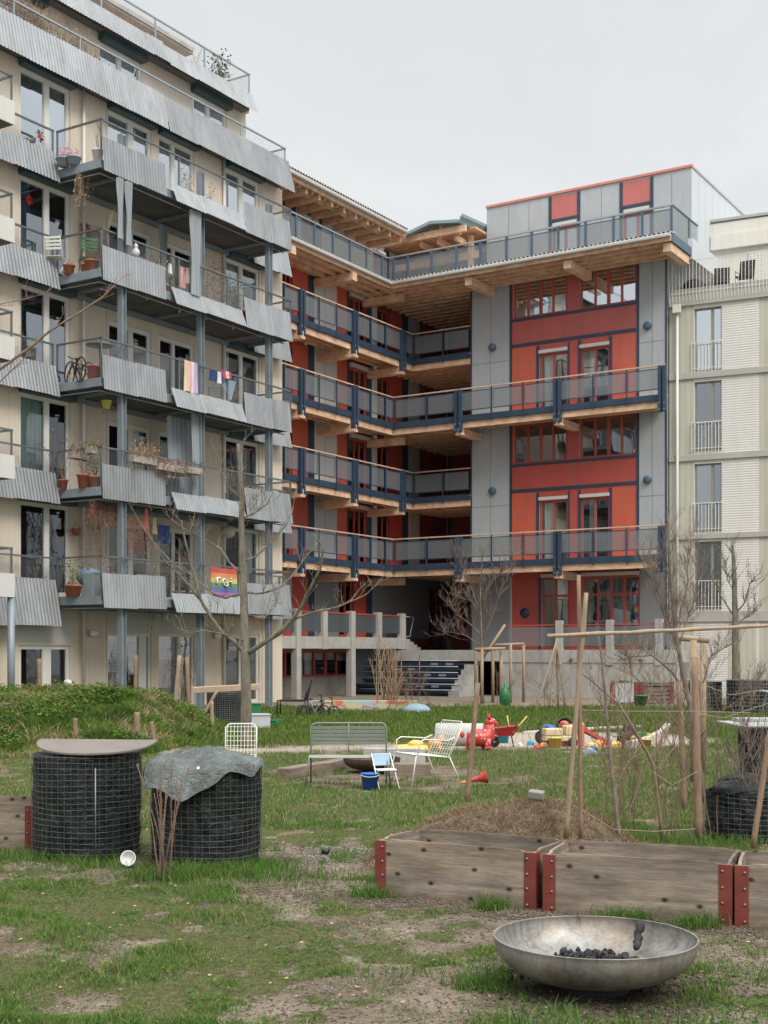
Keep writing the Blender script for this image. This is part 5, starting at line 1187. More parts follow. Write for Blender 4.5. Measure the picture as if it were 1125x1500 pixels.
# --- fire bowl
def steelbowl():
    m, nt, out = newmat('tarnished_steel_bowl'); t = NT(nt); v = t.coord('Object')
    n = t.noise(v, 4.5, 6, 0.65, 0.4); n2 = t.noise(v, 2.2, 5, 0.6, 0.2); f = t.noise(v, 60, 3, 0.6)
    cc = t.ramp(n, [(0.3, (0.13, 0.122, 0.108)), (0.5, (0.28, 0.27, 0.245)), (0.7, (0.40, 0.39, 0.365))])
    rust = t.ramp(n2, [(0.56, 0.0), (0.70, 0.6)]); cc = t.mix(rust, cc, (0.30, 0.20, 0.13))
    cc = t.mix(1.0, cc, t.ramp(f, [(0.3, 0.8), (0.6, 1.0)]), 'MULTIPLY')
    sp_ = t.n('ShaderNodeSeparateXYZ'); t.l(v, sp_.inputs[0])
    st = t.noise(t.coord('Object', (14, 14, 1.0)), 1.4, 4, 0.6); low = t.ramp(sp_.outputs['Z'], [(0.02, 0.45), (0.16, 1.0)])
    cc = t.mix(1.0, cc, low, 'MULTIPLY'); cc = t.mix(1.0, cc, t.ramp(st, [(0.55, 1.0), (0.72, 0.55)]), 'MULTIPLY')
    p = t.bsdf(cc, t.ramp(n, [(0.3, 0.68), (0.7, 0.5)]), 0.65, t.bump(n, 0.06, 0.02), 0.4); t.l(p.outputs[0], out.inputs[0]); return m
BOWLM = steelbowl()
def bowl_obj(mb, Rr, dp, z0, th=0.006, ex=2.35):
    n = 22; o_ = []; i_ = []
    for i in range(n + 1):
        t = i / n; r = Rr * math.sin(t * math.pi / 2) ** (2 / ex); z = z0 + dp * (1 - math.cos(t * math.pi / 2) ** (2 / ex)) if t < 1 else z0 + dp
        o_.append((max(r, 0.001), z)); i_.append((max(r - th, 0.001), z + (th if t < 0.95 else 0)))
    mb.lathe(o_ + [(Rr + 0.003, z0 + dp + 0.004), (Rr - th - 0.002, z0 + dp + 0.004)] + i_[::-1], n=96)
X0, Y0 = 1.043, 6.49
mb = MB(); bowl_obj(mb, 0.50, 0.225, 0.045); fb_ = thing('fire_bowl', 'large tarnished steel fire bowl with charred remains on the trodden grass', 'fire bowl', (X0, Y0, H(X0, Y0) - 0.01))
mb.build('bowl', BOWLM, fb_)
mb = MB(); mb.lathe([(0.17, 0.0), (0.17, 0.07), (0.155, 0.07), (0.155, 0.0)], n=40); mb.build('base_ring', BLACKR, fb_)
CHAR = plain('charcoal', (0.022, 0.021, 0.022), 0.75, 0.5, 14, 60, 0.6); ASH = plain('pale_ash', (0.24, 0.23, 0.23), 0.95, 0.4, 9, 60, 0.3)
mb = MB()
for i in range(330):
    a = U(0, 6.28); r = abs(random.gauss(0, 0.14)); px, py = r * 1.9 * math.cos(a), r * 0.8 * math.sin(a) - 0.06; s = U(0.007, 0.024) * (1.2 if r < 0.13 else 0.6)
    ax = Matrix.Rotation(U(0, 6.28), 3, Vector((U(-1, 1), U(-1, 1), 1)).normalized()); mb.ell((px, py + 0.09, 0.127 - (px * px * 0.55 + py * py) * 0.6 + s * 0.3 + U(0, 0.035) * (r < 0.12)), (s, s * U(0.5, 0.9), s * U(0.5, 0.9)), 6, 4, 0, ax, 0.35)
tag(mb.build('charcoal', CHAR, None, (X0, Y0, H(X0, Y0))), 'black burnt charcoal pieces heaped in the bottom of the fire bowl', 'charcoal', None, 'stuff')
mb = MB(); mb.lathe([(0.001, 0.128), (0.08, 0.124), (0.16, 0.108), (0.24, 0.084), (0.30, 0.06)], n=40, sx=1.1, sy=0.85); tag(mb.build('ash', ASH, None, (X0, Y0 + 0.02, H(X0, Y0))), 'thin grey layer of ash under the charcoal in the fire bowl', 'ash', None, 'stuff')
mb = MB(); mb.tube(wob([(0.24, 0.20, 0.155), (0.265, 0.27, 0.20), (0.285, 0.335, 0.272)], 5, 0.09), [0.012, 0.018, 0.022, 0.017, 0.02, 0.024, 0.019, 0.022, 0.026, 0.02, 0.016], 8); tag(mb.build('charred_log', CHAR, None, (X0, Y0, H(X0, Y0))), 'short charred stick leaning inside the rim of the fire bowl', 'log', None)

# --- raised beds
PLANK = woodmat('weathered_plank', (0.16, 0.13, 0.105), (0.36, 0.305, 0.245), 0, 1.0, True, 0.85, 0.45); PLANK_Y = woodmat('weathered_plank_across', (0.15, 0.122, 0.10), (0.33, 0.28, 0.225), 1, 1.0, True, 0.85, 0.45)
RUST = plain('oxide_red_steel', (0.17, 0.035, 0.024), 0.7, 0.28, 6, 70, 0.15, 0.1); BOLT = plain('zinc_bolt', (0.22, 0.20, 0.19), 0.4, 0.2, 9, 40, 0.0, 0.6); SOIL = plain('dark_potting_soil', (0.045, 0.032, 0.024), 0.95, 0.4, 8, 70, 0.8, bd=0.03)
def plank(mb, L, z0, h, th, ax, off, notch=True):
    """board with clipped upper corners; ax 0 along x, 1 along y"""
    pr = [(0, z0), (L, z0), (L, z0 + h - 0.012), (L - 0.075, z0 + h - 0.012), (L - 0.105, z0 + h), (0.105, z0 + h), (0.075, z0 + h - 0.012), (0, z0 + h - 0.012)] if notch else [(0, z0), (L, z0), (L, z0 + h), (0, z0 + h)]
    n = len(pr)
    f = (lambda p, t: (p[0] + off[0], off[1] + t, p[1])) if ax == 0 else (lambda p, t: (off[0] + t, p[0] + off[1], p[1]))
    vs = [f(p, 0) for p in pr] + [f(p, th) for p in pr]
    mb.add(vs, [tuple(range(n)), tuple(range(2 * n - 1, n - 1, -1))] + [(i, (i + 1) % n, (i + 1) % n + n, i + n) for i in range(n)])
def raised_bed(label, loc, rz, L=1.2, W=0.62, hh=0.195):
    o = thing('raised_bed', label, 'raised bed', loc, rz, 'weathered wooden raised beds')
    for k in range(2):
        z0 = 0.0 + k * (hh + 0.006)
        for (yy) in (0.0, W - 0.022):
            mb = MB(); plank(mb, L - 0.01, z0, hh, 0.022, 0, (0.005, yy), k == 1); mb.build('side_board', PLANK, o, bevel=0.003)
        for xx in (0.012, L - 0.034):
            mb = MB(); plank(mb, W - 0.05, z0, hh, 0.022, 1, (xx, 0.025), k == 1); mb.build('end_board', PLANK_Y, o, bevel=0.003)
    for (cx, sx) in ((0.0, 1), (L, -1)):
        for (cy, sy) in ((0.0, 1), (W, -1)):
            mb = MB(); mb.box((cx - 0.004 * sx, cy - 0.006 * sy, -0.01), (cx + sx * 0.078, cy - 0.001 * sy, 2 * hh - 0.004)); mb.box((cx - 0.005 * sx, cy - 0.0065 * sy, -0.01), (cx + 0.001 * sx, cy + sy * 0.075, 2 * hh - 0.004))
            c = mb.build('corner_plate', RUST, o, bevel=0.002)
            mb = MB()
            for zz in (0.045, 0.15, 0.245, 0.345):
                q = Matrix.Rotation(math.pi / 2 * sy, 3, 'X'); mb.lathe([(0.009, 0), (0.009, 0.004), (0.005, 0.009), (0.001, 0.010)], (cx + sx * 0.055, cy - sy * 0.006, zz), 10, ax=q)
            mb.build('bolt', BOLT, c)
    mb = MB(); n = 16; vs = []; fs = []
    for i in range(n + 1):
        for j in range(n + 1): vs.append((0.035 + (L - 0.07) * i / n, 0.025 + (W - 0.05) * j / n, 0.20 + 0.05 * vnoise(i * 0.6 + L * 9, j * 0.6) + U(0, 0.012)))
    for i in range(n):
        for j in range(n): fs.append((i * (n + 1) + j, (i + 1) * (n + 1) + j, (i + 1) * (n + 1) + j + 1, i * (n + 1) + j + 1))
    mb.add([tuple(float(q) for q in v) for v in vs], fs, 0, True); mb.build('soil', SOIL, o)
    return o
raised_bed('leftmost of the three weathered raised beds in a row behind the fire bowl', (-0.055, 9.1, -0.01), math.atan2(-0.491, 0.871), 1.19)
raised_bed('middle raised bed of weathered planks directly behind the fire bowl', (1.03, 8.47, -0.012), math.radians(-20.8), 1.18)
raised_bed('raised bed cut off by the right edge of the view', (2.150, 8.03, -0.012), math.radians(-18), 1.2)
raised_bed('lone raised bed at the left edge beside the board-covered composter', (-4.17, 11.22, -0.01), math.radians(-3.5), 1.2)

# --- composters
BAG = None
def bagmat(name, col):
    m, nt, out = newmat(name); t = NT(nt); n = t.noise(t.coord('Object', (1, 1, 1.6)), 7, 5, 0.6, 2.2); n2 = t.noise(t.coord('Object'), 3, 3, 0.5)
    cc = t.ramp(n2, [(0.3, mul(col, 0.6)), (0.7, mul(col, 1.5))]); p = t.bsdf(cc, 0.25 if col[0] > 0.05 else 0.36, 0, t.bump(n, 1.0, 0.05 if col[0] > 0.05 else 0.035), 0.5 if col[0] > 0.05 else 0.22); t.l(p.outputs[0], out.inputs[0]); return m
BAG = bagmat('black_plastic_liner', (0.009, 0.011, 0.011)); TARP = bagmat('grey_green_tarpaulin', (0.08, 0.095, 0.088)); WIRE = plain('galvanised_wire', (0.20, 0.215, 0.21), 0.5, 0.2, 9, 60, 0.0, 0.6); LIDM = plain('brown_lid_board', (0.16, 0.135, 0.12), 0.75, 0.15, 4, 50, 0.1)
def composter(label, loc, r, h, rz=0, wires=(50, 0.046), wr=0.0010, sx=1, sy=1, group='wire composters with black liner'):
    o = thing('composter', label, 'composter', loc, rz, group)
    mb = MB(); n = 96; k = 24; vs = []; fs = []; ph = U(0, 90)
    for i in range(k + 1):
        z = h * 0.985 * i / k
        for j in range(n):
            a = 2 * math.pi * j / n; rr = r - 0.012 + 0.028 * (float(vnoise(np.array(ph + j * 0.45 * 0.5), np.array(i * 0.35))) - 0.55) + 0.012 * math.sin(j * 1.3 + i * 0.3 + ph)
            if j == n - 1: pass
            vs.append((rr * math.cos(a) * sx, rr * math.sin(a) * sy, z))
    for i in range(k):
        for j in range(n): fs.append((i * n + j, i * n + (j + 1) % n, (i + 1) * n + (j + 1) % n, (i + 1) * n + j))
    fs.append(tuple(k * n + j for j in range(n))); mb.add(vs, fs, 0, True); mb.build('liner', BAG, o)
    mb = MB(); nv = wires[0]
    for j in range(nv):
        a = 2 * math.pi * j / nv; d = 0.004 * math.sin(j * 2.1); x, y = (r + 0.006) * math.cos(a) * sx, (r + 0.006) * math.sin(a) * sy; mb.tube([(x, y, 0), (x * (1 + d), y * (1 + d), h * 0.5), (x, y, h)], wr, 4, cap=False)
    z = 0.01
    while z < h:
        mb.tube([((r + 0.006) * math.cos(a) * sx, (r + 0.006) * math.sin(a) * sy, z + 0.006 * math.sin(a * 3 + z * 9)) for a in [2 * math.pi * t / 48 for t in range(49)]], wr, 4, cap=False); z += wires[1]
    mb.build('wire_cage', WIRE, o); return o
c1 = composter('tall wire composter with black liner covered by a half round brown board', (-2.48, 10.97, -0.01), 0.445, 0.86)
mb = MB(); n = 40; vs = [(0, 0, 0)]
def lid(p, t): x, y = p; return (x, y - 0.0, 0.93 + (y) * 0.15 + t - 0.02 * (abs(x) / 0.5) ** 2)
pts = [(0.50 * math.cos(math.pi + math.pi * i / n) + 0.06, 0.17 + 0.62 * math.sin(math.pi + math.pi * i / n)) for i in range(n + 1)]
vs = [lid(p, 0.0) for p in pts] + [lid(p, 0.014) for p in pts]; m_ = len(pts)
mb.add(vs, [tuple(range(m_ - 1, -1, -1)), tuple(m_ + i for i in range(m_))] + [(i, (i + 1) % m_, (i + 1) % m_ + m_, i + m_) for i in range(m_)]); mb.build('lid', LIDM, c1)
mb = MB(); mb.tube([(0.17, -0.46, 0.02), (0.17, -0.462, 0.76)], 0.006, 6); mb.build('closing_rod', WIRE, c1)
c2 = composter('wire composter under a crumpled grey-green tarpaulin', (-1.42, 10.5, -0.01), 0.435, 0.80)
mb = MB(); nr, na = 22, 90; vs = []; fs = []
for i in range(nr + 1):
    for j in range(na):
        a = 2 * math.pi * j / na; t = i / nr; ext = 0.53 + 0.05 * math.sin(3 * a + 1) + 0.035 * math.sin(7 * a) + 0.05 * max(0, math.cos(a - 3.7)) ** 3 + 0.05 * max(0, math.cos(a - 4.9)) ** 2 - 0.03 * max(0, math.cos(a + 0.3)) ** 2
        s = t * ext; rr = min(s, 0.46) + max(0, s - 0.46) * (0.35 if math.cos(a - 3.4) < 0.3 else 0.75); drop = max(0, s - 0.45)
        fold = 0.026 * math.sin(9 * a + 3 * t) * t + 0.024 * abs(math.sin(3.5 * a - 6 * t)) * t; z = 0.80 + 0.135 * (1 - min(1, s / 0.46) ** 1.35) + fold * 0.9 - drop * (1.2 if math.cos(a - 4.25) > -0.45 else 0.8) + 0.035 * (float(vnoise(np.array(s * 9 * math.cos(a) + 50), np.array(s * 9 * math.sin(a) + 50))) - 0.5)
        vs.append((rr * math.cos(a), rr * math.sin(a), z))
for i in range(nr):
    for j in range(na): fs.append((i * na + j, i * na + (j + 1) % na, (i + 1) * na + (j + 1) % na, (i + 1) * na + j))
mb.add(vs, fs, 0, True); mb.build('tarpaulin', TARP, c2)
mb = MB(); mb.tube([(0.0, -0.44, 0.79), (0.125, -0.465, 0.68)], 0.008, 6); mb.ell((0.0, -0.45, 0.795), (0.018, 0.018, 0.018), 8, 6); mb.build('tent_peg', WHITE, c2)
composter('far wire composter beside the fruit tree trunk near the balconies', (-3.65, 30.3, 0), 0.43, 0.78, wr=0.004)
g = G(1048, 1036)
c4 = composter('low wire composter heaped with black bags at the right edge', (3.40, 12.0, 0), 0.45, 0.42)
mb = MB()
for (x, y, z, a, b, c) in ((-0.12, -0.1, 0.42, 0.32, 0.28, 0.10), (0.18, 0.0, 0.45, 0.27, 0.27, 0.11), (-0.05, 0.18, 0.47, 0.25, 0.22, 0.09), (0.22, -0.18, 0.42, 0.2, 0.2, 0.08)): mb.ell((x, y, z), (a, b, c), 26, 14, 0, None, 0.07)
mb.build('rubbish_bag', BAG, c4)
c5 = composter('tall black-wrapped composter under a pale square lid at the right edge', (4.35, 14.6, 0), 0.40, 0.83)
mb = MB(); mb.box((-0.52, -0.5, 0.87), (0.5, 0.5, 0.89)); mb.box((-0.36, 0.2, 0.892), (0.4, 0.48, 0.93)); mb.build('lid', plain('pale_grey_board', (0.34, 0.34, 0.33), 0.7, 0.12, 4, 50, 0.1), c5, bevel=0.004)
# white bowl on its side
mb = MB(); q = Matrix.Rotation(math.radians(78), 3, 'X'); mb.lathe([(0.001, 0.0), (0.032, 0.0), (0.05, 0.02), (0.056, 0.06), (0.061, 0.062), (0.061, 0.068), (0.053, 0.066), (0.047, 0.024), (0.001, 0.010)], (0, 0, 0.055), 30, ax=q)
tag(mb.build('enamel_cup', WHITE, None, (-2.0, 10.32, 0.0)), 'small white enamel bowl lying on its side against the left composter', 'bowl')
# flower pot shard and small black cup on the path
mb = MB(); mb.lathe([(0.001, 0), (0.035, 0), (0.042, 0.05), (0.038, 0.05), (0.001, 0.02)], n=16); tag(mb.build('plant_pot', BLACKP, None, (-0.49, 11.0, H(-0.49, 11.0))), 'tiny black plastic pot on the gravel left of the raised beds', 'plant pot')
# mulch heap and brick
HB = Vector((0.98, 10.35, 0)); mb = MB(); n = 70; vs = []; fs = []
def heap(x, y):
    d = math.hypot(x / 1.18, y / 0.66); b = max(0, 1 - d); b = b * (2 - b); return 0.50 * b * (0.8 + 0.35 * float(fbm(np.array(x * 2 + 5), np.array(y * 2), 3))) + 0.10 * max(0, 1 - math.hypot((x - 0.6) / 0.7, y / 0.6))
for i in range(n + 1):
    for j in range(n + 1):
        x = -1.25 + 2.5 * i / n; y = -0.75 + 1.5 * j / n; h = heap(x, y); vs.append((x, y, h - 0.035 + U(0, 0.03) * (h > 0.02) + 0.05 * (float(vnoise(np.array(x * 9 + 50), np.array(y * 9 + 50))) - 0.5) * (h > 0.05)))
for i in range(n):
    for j in range(n): fs.append((i * (n + 1) + j, (i + 1) * (n + 1) + j, (i + 1) * (n + 1) + j + 1, i * (n + 1) + j + 1))
MULCH = plain('straw_and_compost', (0.20, 0.145, 0.092), 0.95, 0.45, 9, 70, 0.9, bd=0.05)
mb.add(vs, fs, 0, False); hp = thing('compost_heap', 'low brown heap of straw and compost behind the raised beds', 'compost heap', HB); mb.build('heap', MULCH, hp)
xx = 0.98 + (rng.rand(16000) - 0.5) * 2.6; yy = 10.35 + (rng.rand(16000) - 0.5) * 1.3
hz = np.array([heap(a - 0.98, b - 10.35) for a, b in zip(xx, yy)]); m = hz > 0.03; xx, yy, hz = xx[m], yy[m], hz[m]
o = blades('straw', xx, yy, 0.02 + 0.03 * rng.rand(len(xx)), 0.0016 + 0.0015 * rng.rand(len(xx)), grassmat('straw_fibre', [(0.1, (0.06, 0.035, 0.02)), (0.5, (0.19, 0.13, 0.08)), (0.95, (0.36, 0.27, 0.17))]), 2.2)
v = np.zeros(len(o.data.vertices) * 3, dtype=np.float32); o.data.vertices.foreach_get('co', v); v = v.reshape(-1, 3); v[:, 2] += np.repeat(hz, 5).astype(np.float32) - 0.01; o.data.vertices.foreach_set('co', v.ravel()); o.parent = None
mb = MB(); mb.box((-0.06, -0.045, -0.03), (0.06, 0.045, 0.03)); br = mb.build('concrete_block', CONC_D, None, (1.20, 10.33, 0.545), bevel=0.008); br.rotation_euler = (0.15, 0.1, -0.35); br.location.z = heap(1.20 - .98, -0.02) + 0.035; tag(br, 'grey concrete block on top of the compost heap', 'block')

# --- bench
def bench():
    D = 16.5; x0, x1 = -0.93, 0.03; o = thing('bench', 'grey metal garden bench with slatted back and pale seat on the lawn', 'bench', (-0.45, 16.6, 0)); f = lambda p: (p[0] + 0.45, p[1], p[2])
    L, Rr = x0, x1; yb, yf = 0.1, -0.28; 
    mb = MB(f); mb.tube([(L, yb, 0), (L, yb, 0.72), (L + 0.03, yb + 0.01, 0.765), (L + 0.07, yb + 0.01, 0.775), (Rr - 0.07, yb + 0.01, 0.775), (Rr - 0.03, yb + 0.01, 0.765), (Rr, yb, 0.72), (Rr, yb, 0)], 0.011, 8); mb.tube([((L + Rr) / 2, yb, 0.40), ((L + Rr) / 2, yb, 0.77)], 0.009, 6); mb.build('back_frame', GREYM, o)
    for i in range(5):
        mb = MB(f); z = 0.505 + i * 0.048; mb.box((L + 0.012, yb - 0.004, z), (Rr - 0.012, yb + 0.004, z + 0.036)); mb.build('slat', GREYM, o, bevel=0.002)
    mb = MB(f)
    for i in range(7): y = yf + 0.005 + i * 0.052; mb.box((L + 0.01, y, 0.385 - 0.004 * i), (Rr - 0.01, y + 0.042, 0.395 - 0.004 * i)); 
    mb.box((L + 0.0, yf - 0.012, 0.365), (Rr, yf + 0.003, 0.40)); mb.build('seat', SEATM, o)
    for x in (L - 0.02, Rr + 0.03):
        mb = MB(f); xi = x + (0.02 if x < 0 else -0.03) ; mb.tube([(x - (0.03 if x < -0.5 else -0.03), yf - 0.04, 0), (xi, yf, 0.36), (xi, yf + 0.03, 0.378), (xi, yb - 0.012, 0.365)], 0.0115, 8); mb.build('leg', GREYM, o)
bench()
def wire_chair(label, loc, rz, w=0.5, arms=True, sc_=1.0, seat=True, group=None):
    o = thing('wire_chair', label, 'chair', loc, rz, group); hw = w / 2 * sc_; k = sc_; T = 0.0085
    mb = MB()
    for s in (-1, 1):
        mb = MB(); mb.tube([(s * (hw + 0.03), -0.34 * k, 0), (s * hw, -0.26 * k, 0.37 * k), (s * hw, -0.2 * k, 0.40 * k)], T, 7); mb.build('leg', WHITEM, o)
        mb = MB(); mb.tube([(s * (hw + 0.03), 0.38 * k, 0), (s * hw, 0.22 * k, 0.36 * k)], T, 7); mb.build('leg', WHITEM, o)
        if arms:
            mb = MB(); mb.tube([(s * hw, -0.24 * k, 0.38 * k), (s * (hw + 0.02), -0.22 * k, 0.55 * k), (s * (hw + 0.02), -0.16 * k, 0.585 * k), (s * (hw + 0.01), 0.2 * k, 0.56 * k), (s * hw, 0.3 * k, 0.6 * k)], T, 7); mb.build('armrest', WHITEM, o)
    mb = MB(); mb.tube([(-hw, -0.26 * k, 0.39 * k), (hw, -0.26 * k, 0.39 * k), (hw, 0.22 * k, 0.35 * k), (-hw, 0.22 * k, 0.35 * k), (-hw, -0.26 * k, 0.39 * k)], T, 7)
    if seat:
        for i in range(15): x = -hw + 2 * hw * (i + 0.5) / 15; mb.tube([(x, -0.26 * k, 0.39 * k), (x, 0.22 * k, 0.35 * k)], 0.003, 4)
        for i in range(9): y = -0.26 + 0.48 * (i + 0.5) / 9; mb.tube([(-hw, y * k, 0.39 * k - (y + 0.26) * 0.083 * k), (hw, y * k, 0.39 * k - (y + 0.26) * 0.083 * k)], 0.003, 4)
    mb.build('seat', WHITEM, o)
    mb = MB(); top = 0.40; mb.tube([(-hw, 0.22 * k, 0.35 * k), (-hw, 0.42 * k, 0.74 * k), (-hw + 0.05, 0.43 * k, 0.79 * k), (hw - 0.05, 0.43 * k, 0.79 * k), (hw, 0.42 * k, 0.74 * k), (hw, 0.22 * k, 0.35 * k)], T, 7)
    for i in range(9): x = -hw + 2 * hw * (i + 0.5) / 9; mb.tube([(x, 0.22 * k, 0.35 * k), (x, 0.43 * k, 0.785 * k)], 0.0035, 4)
    if seat:
        for i in range(7): t = (i + 0.5) / 7; mb.tube([(-hw, (0.22 + 0.21 * t) * k, (0.35 + 0.43 * t) * k), (hw, (0.22 + 0.21 * t) * k, (0.35 + 0.43 * t) * k)], 0.003, 4)
    mb.build('backrest', WHITEM, o); return o
wire_chair('cream-white wire armchair right of the bench', (0.50, 16.75, 0), math.radians(-62), 0.56)
wire_chair('cream wire chair half hidden behind the fruit tree trunk and composter', (-1.82, 16.6, 0), math.radians(4), 0.42, False, 0.95)
# child's folding chair and bucket
o = thing('child_chair', 'small white child chair with pale blue seat in front of the bench', 'child chair', (-0.0, 16.2, 0), math.radians(20))
for s in (-1, 1): mb = MB(); mb.tube([(s * 0.13, -0.2, 0), (s * 0.12, 0.12, 0.42)], 0.008, 6); mb.build('leg', WHITEM, o); mb = MB(); mb.tube([(s * 0.11, 0.14, 0), (s * 0.11, -0.12, 0.24)], 0.008, 6); mb.build('leg', WHITEM, o)
mb = MB(); mb.box((-0.12, -0.14, 0.225), (0.12, 0.04, 0.24)); mb.build('seat', WHITE, o, bevel=0.004); mb = MB(); mb.box((-0.11, 0.09, 0.27), (0.11, 0.115, 0.42)); mb.build('backrest', PALEBL, o, bevel=0.006)
o = thing('bucket', 'small bright blue plastic bucket under the child chair', 'bucket', (-0.17, 16.05, 0.0)); mb = MB(); mb.lathe([(0.001, 0), (0.085, 0), (0.115, 0.2), (0.12, 0.2), (0.122, 0.185), (0.105, 0.19), (0.08, 0.01), (0.001, 0.01)], n=24); mb.build('body', BLUEP, o); mb = MB(); mb.tube([(0.115 * math.cos(t * math.pi / 8), -0.02 - 0.10 * math.sin(t * math.pi / 8), 0.19 - 0.03 * math.sin(t * math.pi / 8)) for t in range(9)], 0.004, 5); mb.build('handle', WHITE, o)
mb = MB(); bowl_obj(mb, 0.40, 0.17, 0.03); o = thing('fire_bowl', 'dark rusty fire bowl behind the bench beside the timbers', 'fire bowl', (-0.17, 18.3, 0)); mb.build('bowl', plain('rusty_iron', (0.10, 0.065, 0.05), 0.7, 0.3, 5, 50, 0.1, 0.4), o)
SLEEP = woodmat('old_timber', (0.13, 0.095, 0.075), (0.30, 0.24, 0.19), 0, 1.0, False)
def beam(label, p0, p1, w, h, mat=SLEEP, name='timber_beam', cat='timber', z=0.0):
    a = Vector((p0[0], p0[1], 0)); d = Vector((p1[0] - p0[0], p1[1] - p0[1], 0)); mb = MB(); mb.box((0, -w / 2, 0), (d.length, w / 2, h)); ob = mb.build(name, mat, None, (a.x, a.y, z - 0.01), bevel=0.012); ob.rotation_euler = (0, 0, math.atan2(d.y, d.x)); return tag(ob, label, cat)
beam('long old timber beam lying on the lawn left of the dark fire bowl', (-1.34, 17.4), (-0.45, 19.2), 0.2, 0.15); beam('old timber beam lying right of the dark fire bowl under the armchair', (0.02, 18.0), (0.62, 17.9), 0.25, 0.17)
beam('grey concrete kerb block behind the child chair', (-0.3, 19.3), (0.6, 19.2), 0.16, 0.28, CONC, 'kerb_block', 'block')
# yellow toy shell & orange animal
mb = MB(); mb.lathe([(0.001, 0.06), (0.2, 0.04), (0.27, 0.0), (0.30, 0.05), (0.27, 0.11), (0.2, 0.12), (0.001, 0.10)], n=28, sx=1.0, sy=0.8); mb.ell((0.08, 0, 0.14), (0.12, 0.09, 0.06)); tag(mb.build('toy_tray', YELP, None, (0.42, 20.6, 0.10)), 'yellow plastic toy shell behind the wire armchair', 'toy')
mb = MB(); mb.ell((0, 0, 0.12), (0.12, 0.08, 0.08)); mb.ell((0.1, 0, 0.2), (0.06, 0.05, 0.06)); 
for x in (-0.07, 0.07):
    for y in (-0.04, 0.04): mb.tube([(x, y, 0), (x, y, 0.1)], 0.022, 8)
tag(mb.build('toy_animal', ORAP, None, (0.80, 20.6, 0.12)), 'small orange toy animal beside the yellow toy shell', 'toy')
# concrete pipe
mb = MB(); q = Matrix.Rotation(math.pi / 2, 3, 'Y'); mb.lathe([(0.19, -0.43), (0.21, -0.42), (0.21, 0.42), (0.19, 0.43), (0.16, 0.42), (0.16, -0.42), (0.19, -0.43)], (0, 0, 0.2), 36, ax=q); ob = mb.build('concrete_pipe', plain('pale_grey_pipe', (0.40, 0.39, 0.37), 0.8, 0.15, 3, 40, 0.1), None, (1.36, 23.6, -0.01)); ob.rotation_euler = (0, 0, -0.15); tag(ob, 'pale grey concrete pipe lying on its side behind the armchair', 'pipe')
mb = MB(); mb.ell((0, 0, 0.05), (0.14, 0.09, 0.08), 12, 8, 0, None, 0.12); tag(mb.build('boulder', STONE, None, (1.32, 28.2, 0)), 'small pale stone in the grass behind the concrete pipe', 'stone')
# hopper animal (red with pale dots)
def dotted():
    m, nt, out = newmat('red_vinyl_with_white_dots'); t = NT(nt); vo = t.n('ShaderNodeTexVoronoi'); vo.inputs['Scale'].default_value = 12; vo.inputs['Randomness'].default_value = 0.6; t.l(t.coord('Object'), vo.inputs['Vector'])
    cc = t.mix(t.ramp(vo.outputs['Distance'], [(0.2, 1.0), (0.26, 0.0)]), (0.48, 0.04, 0.035), (0.6, 0.42, 0.38)); p = t.bsdf(cc, 0.35, 0, None, 0.5); t.l(p.outputs[0], out.inputs[0]); return m
me_ = MB(); o = thing('hopper_animal', 'red inflatable hopper animal with white dots by the concrete pipe', 'toy', (1.70, 22.6, 0), math.radians(8))
DOT = dotted(); mb = MB()
path = [(-0.26, 0, 0.2), (-0.12, 0, 0.21), (0.04, 0, 0.2), (0.11, 0, 0.26), (0.12, 0, 0.36), (0.125, 0, 0.43)]; mb.tube(path, [0.09, 0.155, 0.15, 0.12, 0.085, 0.075], 18); mb.ell((0.14, 0, 0.47), (0.10, 0.08, 0.075)); mb.ell((0.21, 0, 0.45), (0.055, 0.05, 0.045))
for x in (-0.2, 0.06):
    for y in (-0.08, 0.08): mb.tube([(x, y, 0.2), (x * 1.08, y * 1.3, 0.02)], [0.07, 0.055], 12); mb.ell((x * 1.08, y * 1.3, 0.04), (0.065, 0.06, 0.045))
mb.build('body', DOT, o)
for s in (-1, 1): mb = MB(); mb.tube([(0.11, s * 0.045, 0.52), (0.105, s * 0.06, 0.60)], [0.03, 0.012], 9); mb.ell((0.105, s * 0.06, 0.60), (0.018, 0.018, 0.02)); mb.build('horn', REDP, o)
mb = MB(); mb.ell((-0.36, 0, 0.26), (0.04, 0.03, 0.06)); mb.build('tail', REDP, o)
# red toy wheelbarrow
o = thing('toy_wheelbarrow', 'dark red toy wheelbarrow with two yellow handles beside the hopper animal', 'toy', (2.15, 23.2, 0), 0.1)
mb = MB(); vs = [(-0.16, -0.1, 0.2), (0.12, -0.1, 0.2), (0.12, 0.1, 0.2), (-0.16, 0.1, 0.2), (-0.3, -0.16, 0.33), (0.2, -0.16, 0.38), (0.2, 0.16, 0.38), (-0.3, 0.16, 0.33)]; mb.add(vs, [(3, 2, 1, 0), (0, 1, 5, 4), (1, 2, 6, 5), (2, 3, 7, 6), (3, 0, 4, 7)]); mb.build('tray', plain('dark_red_plastic', (0.30, 0.02, 0.025), 0.4, 0.1), o)
for s, x in ((-1, 0.36), (1, 0.05)): mb = MB(); mb.tube([(0.1, s * 0.12, 0.26), (x, s * 0.13, 0.55)], 0.012, 7); mb.build('handle', YELP, o)
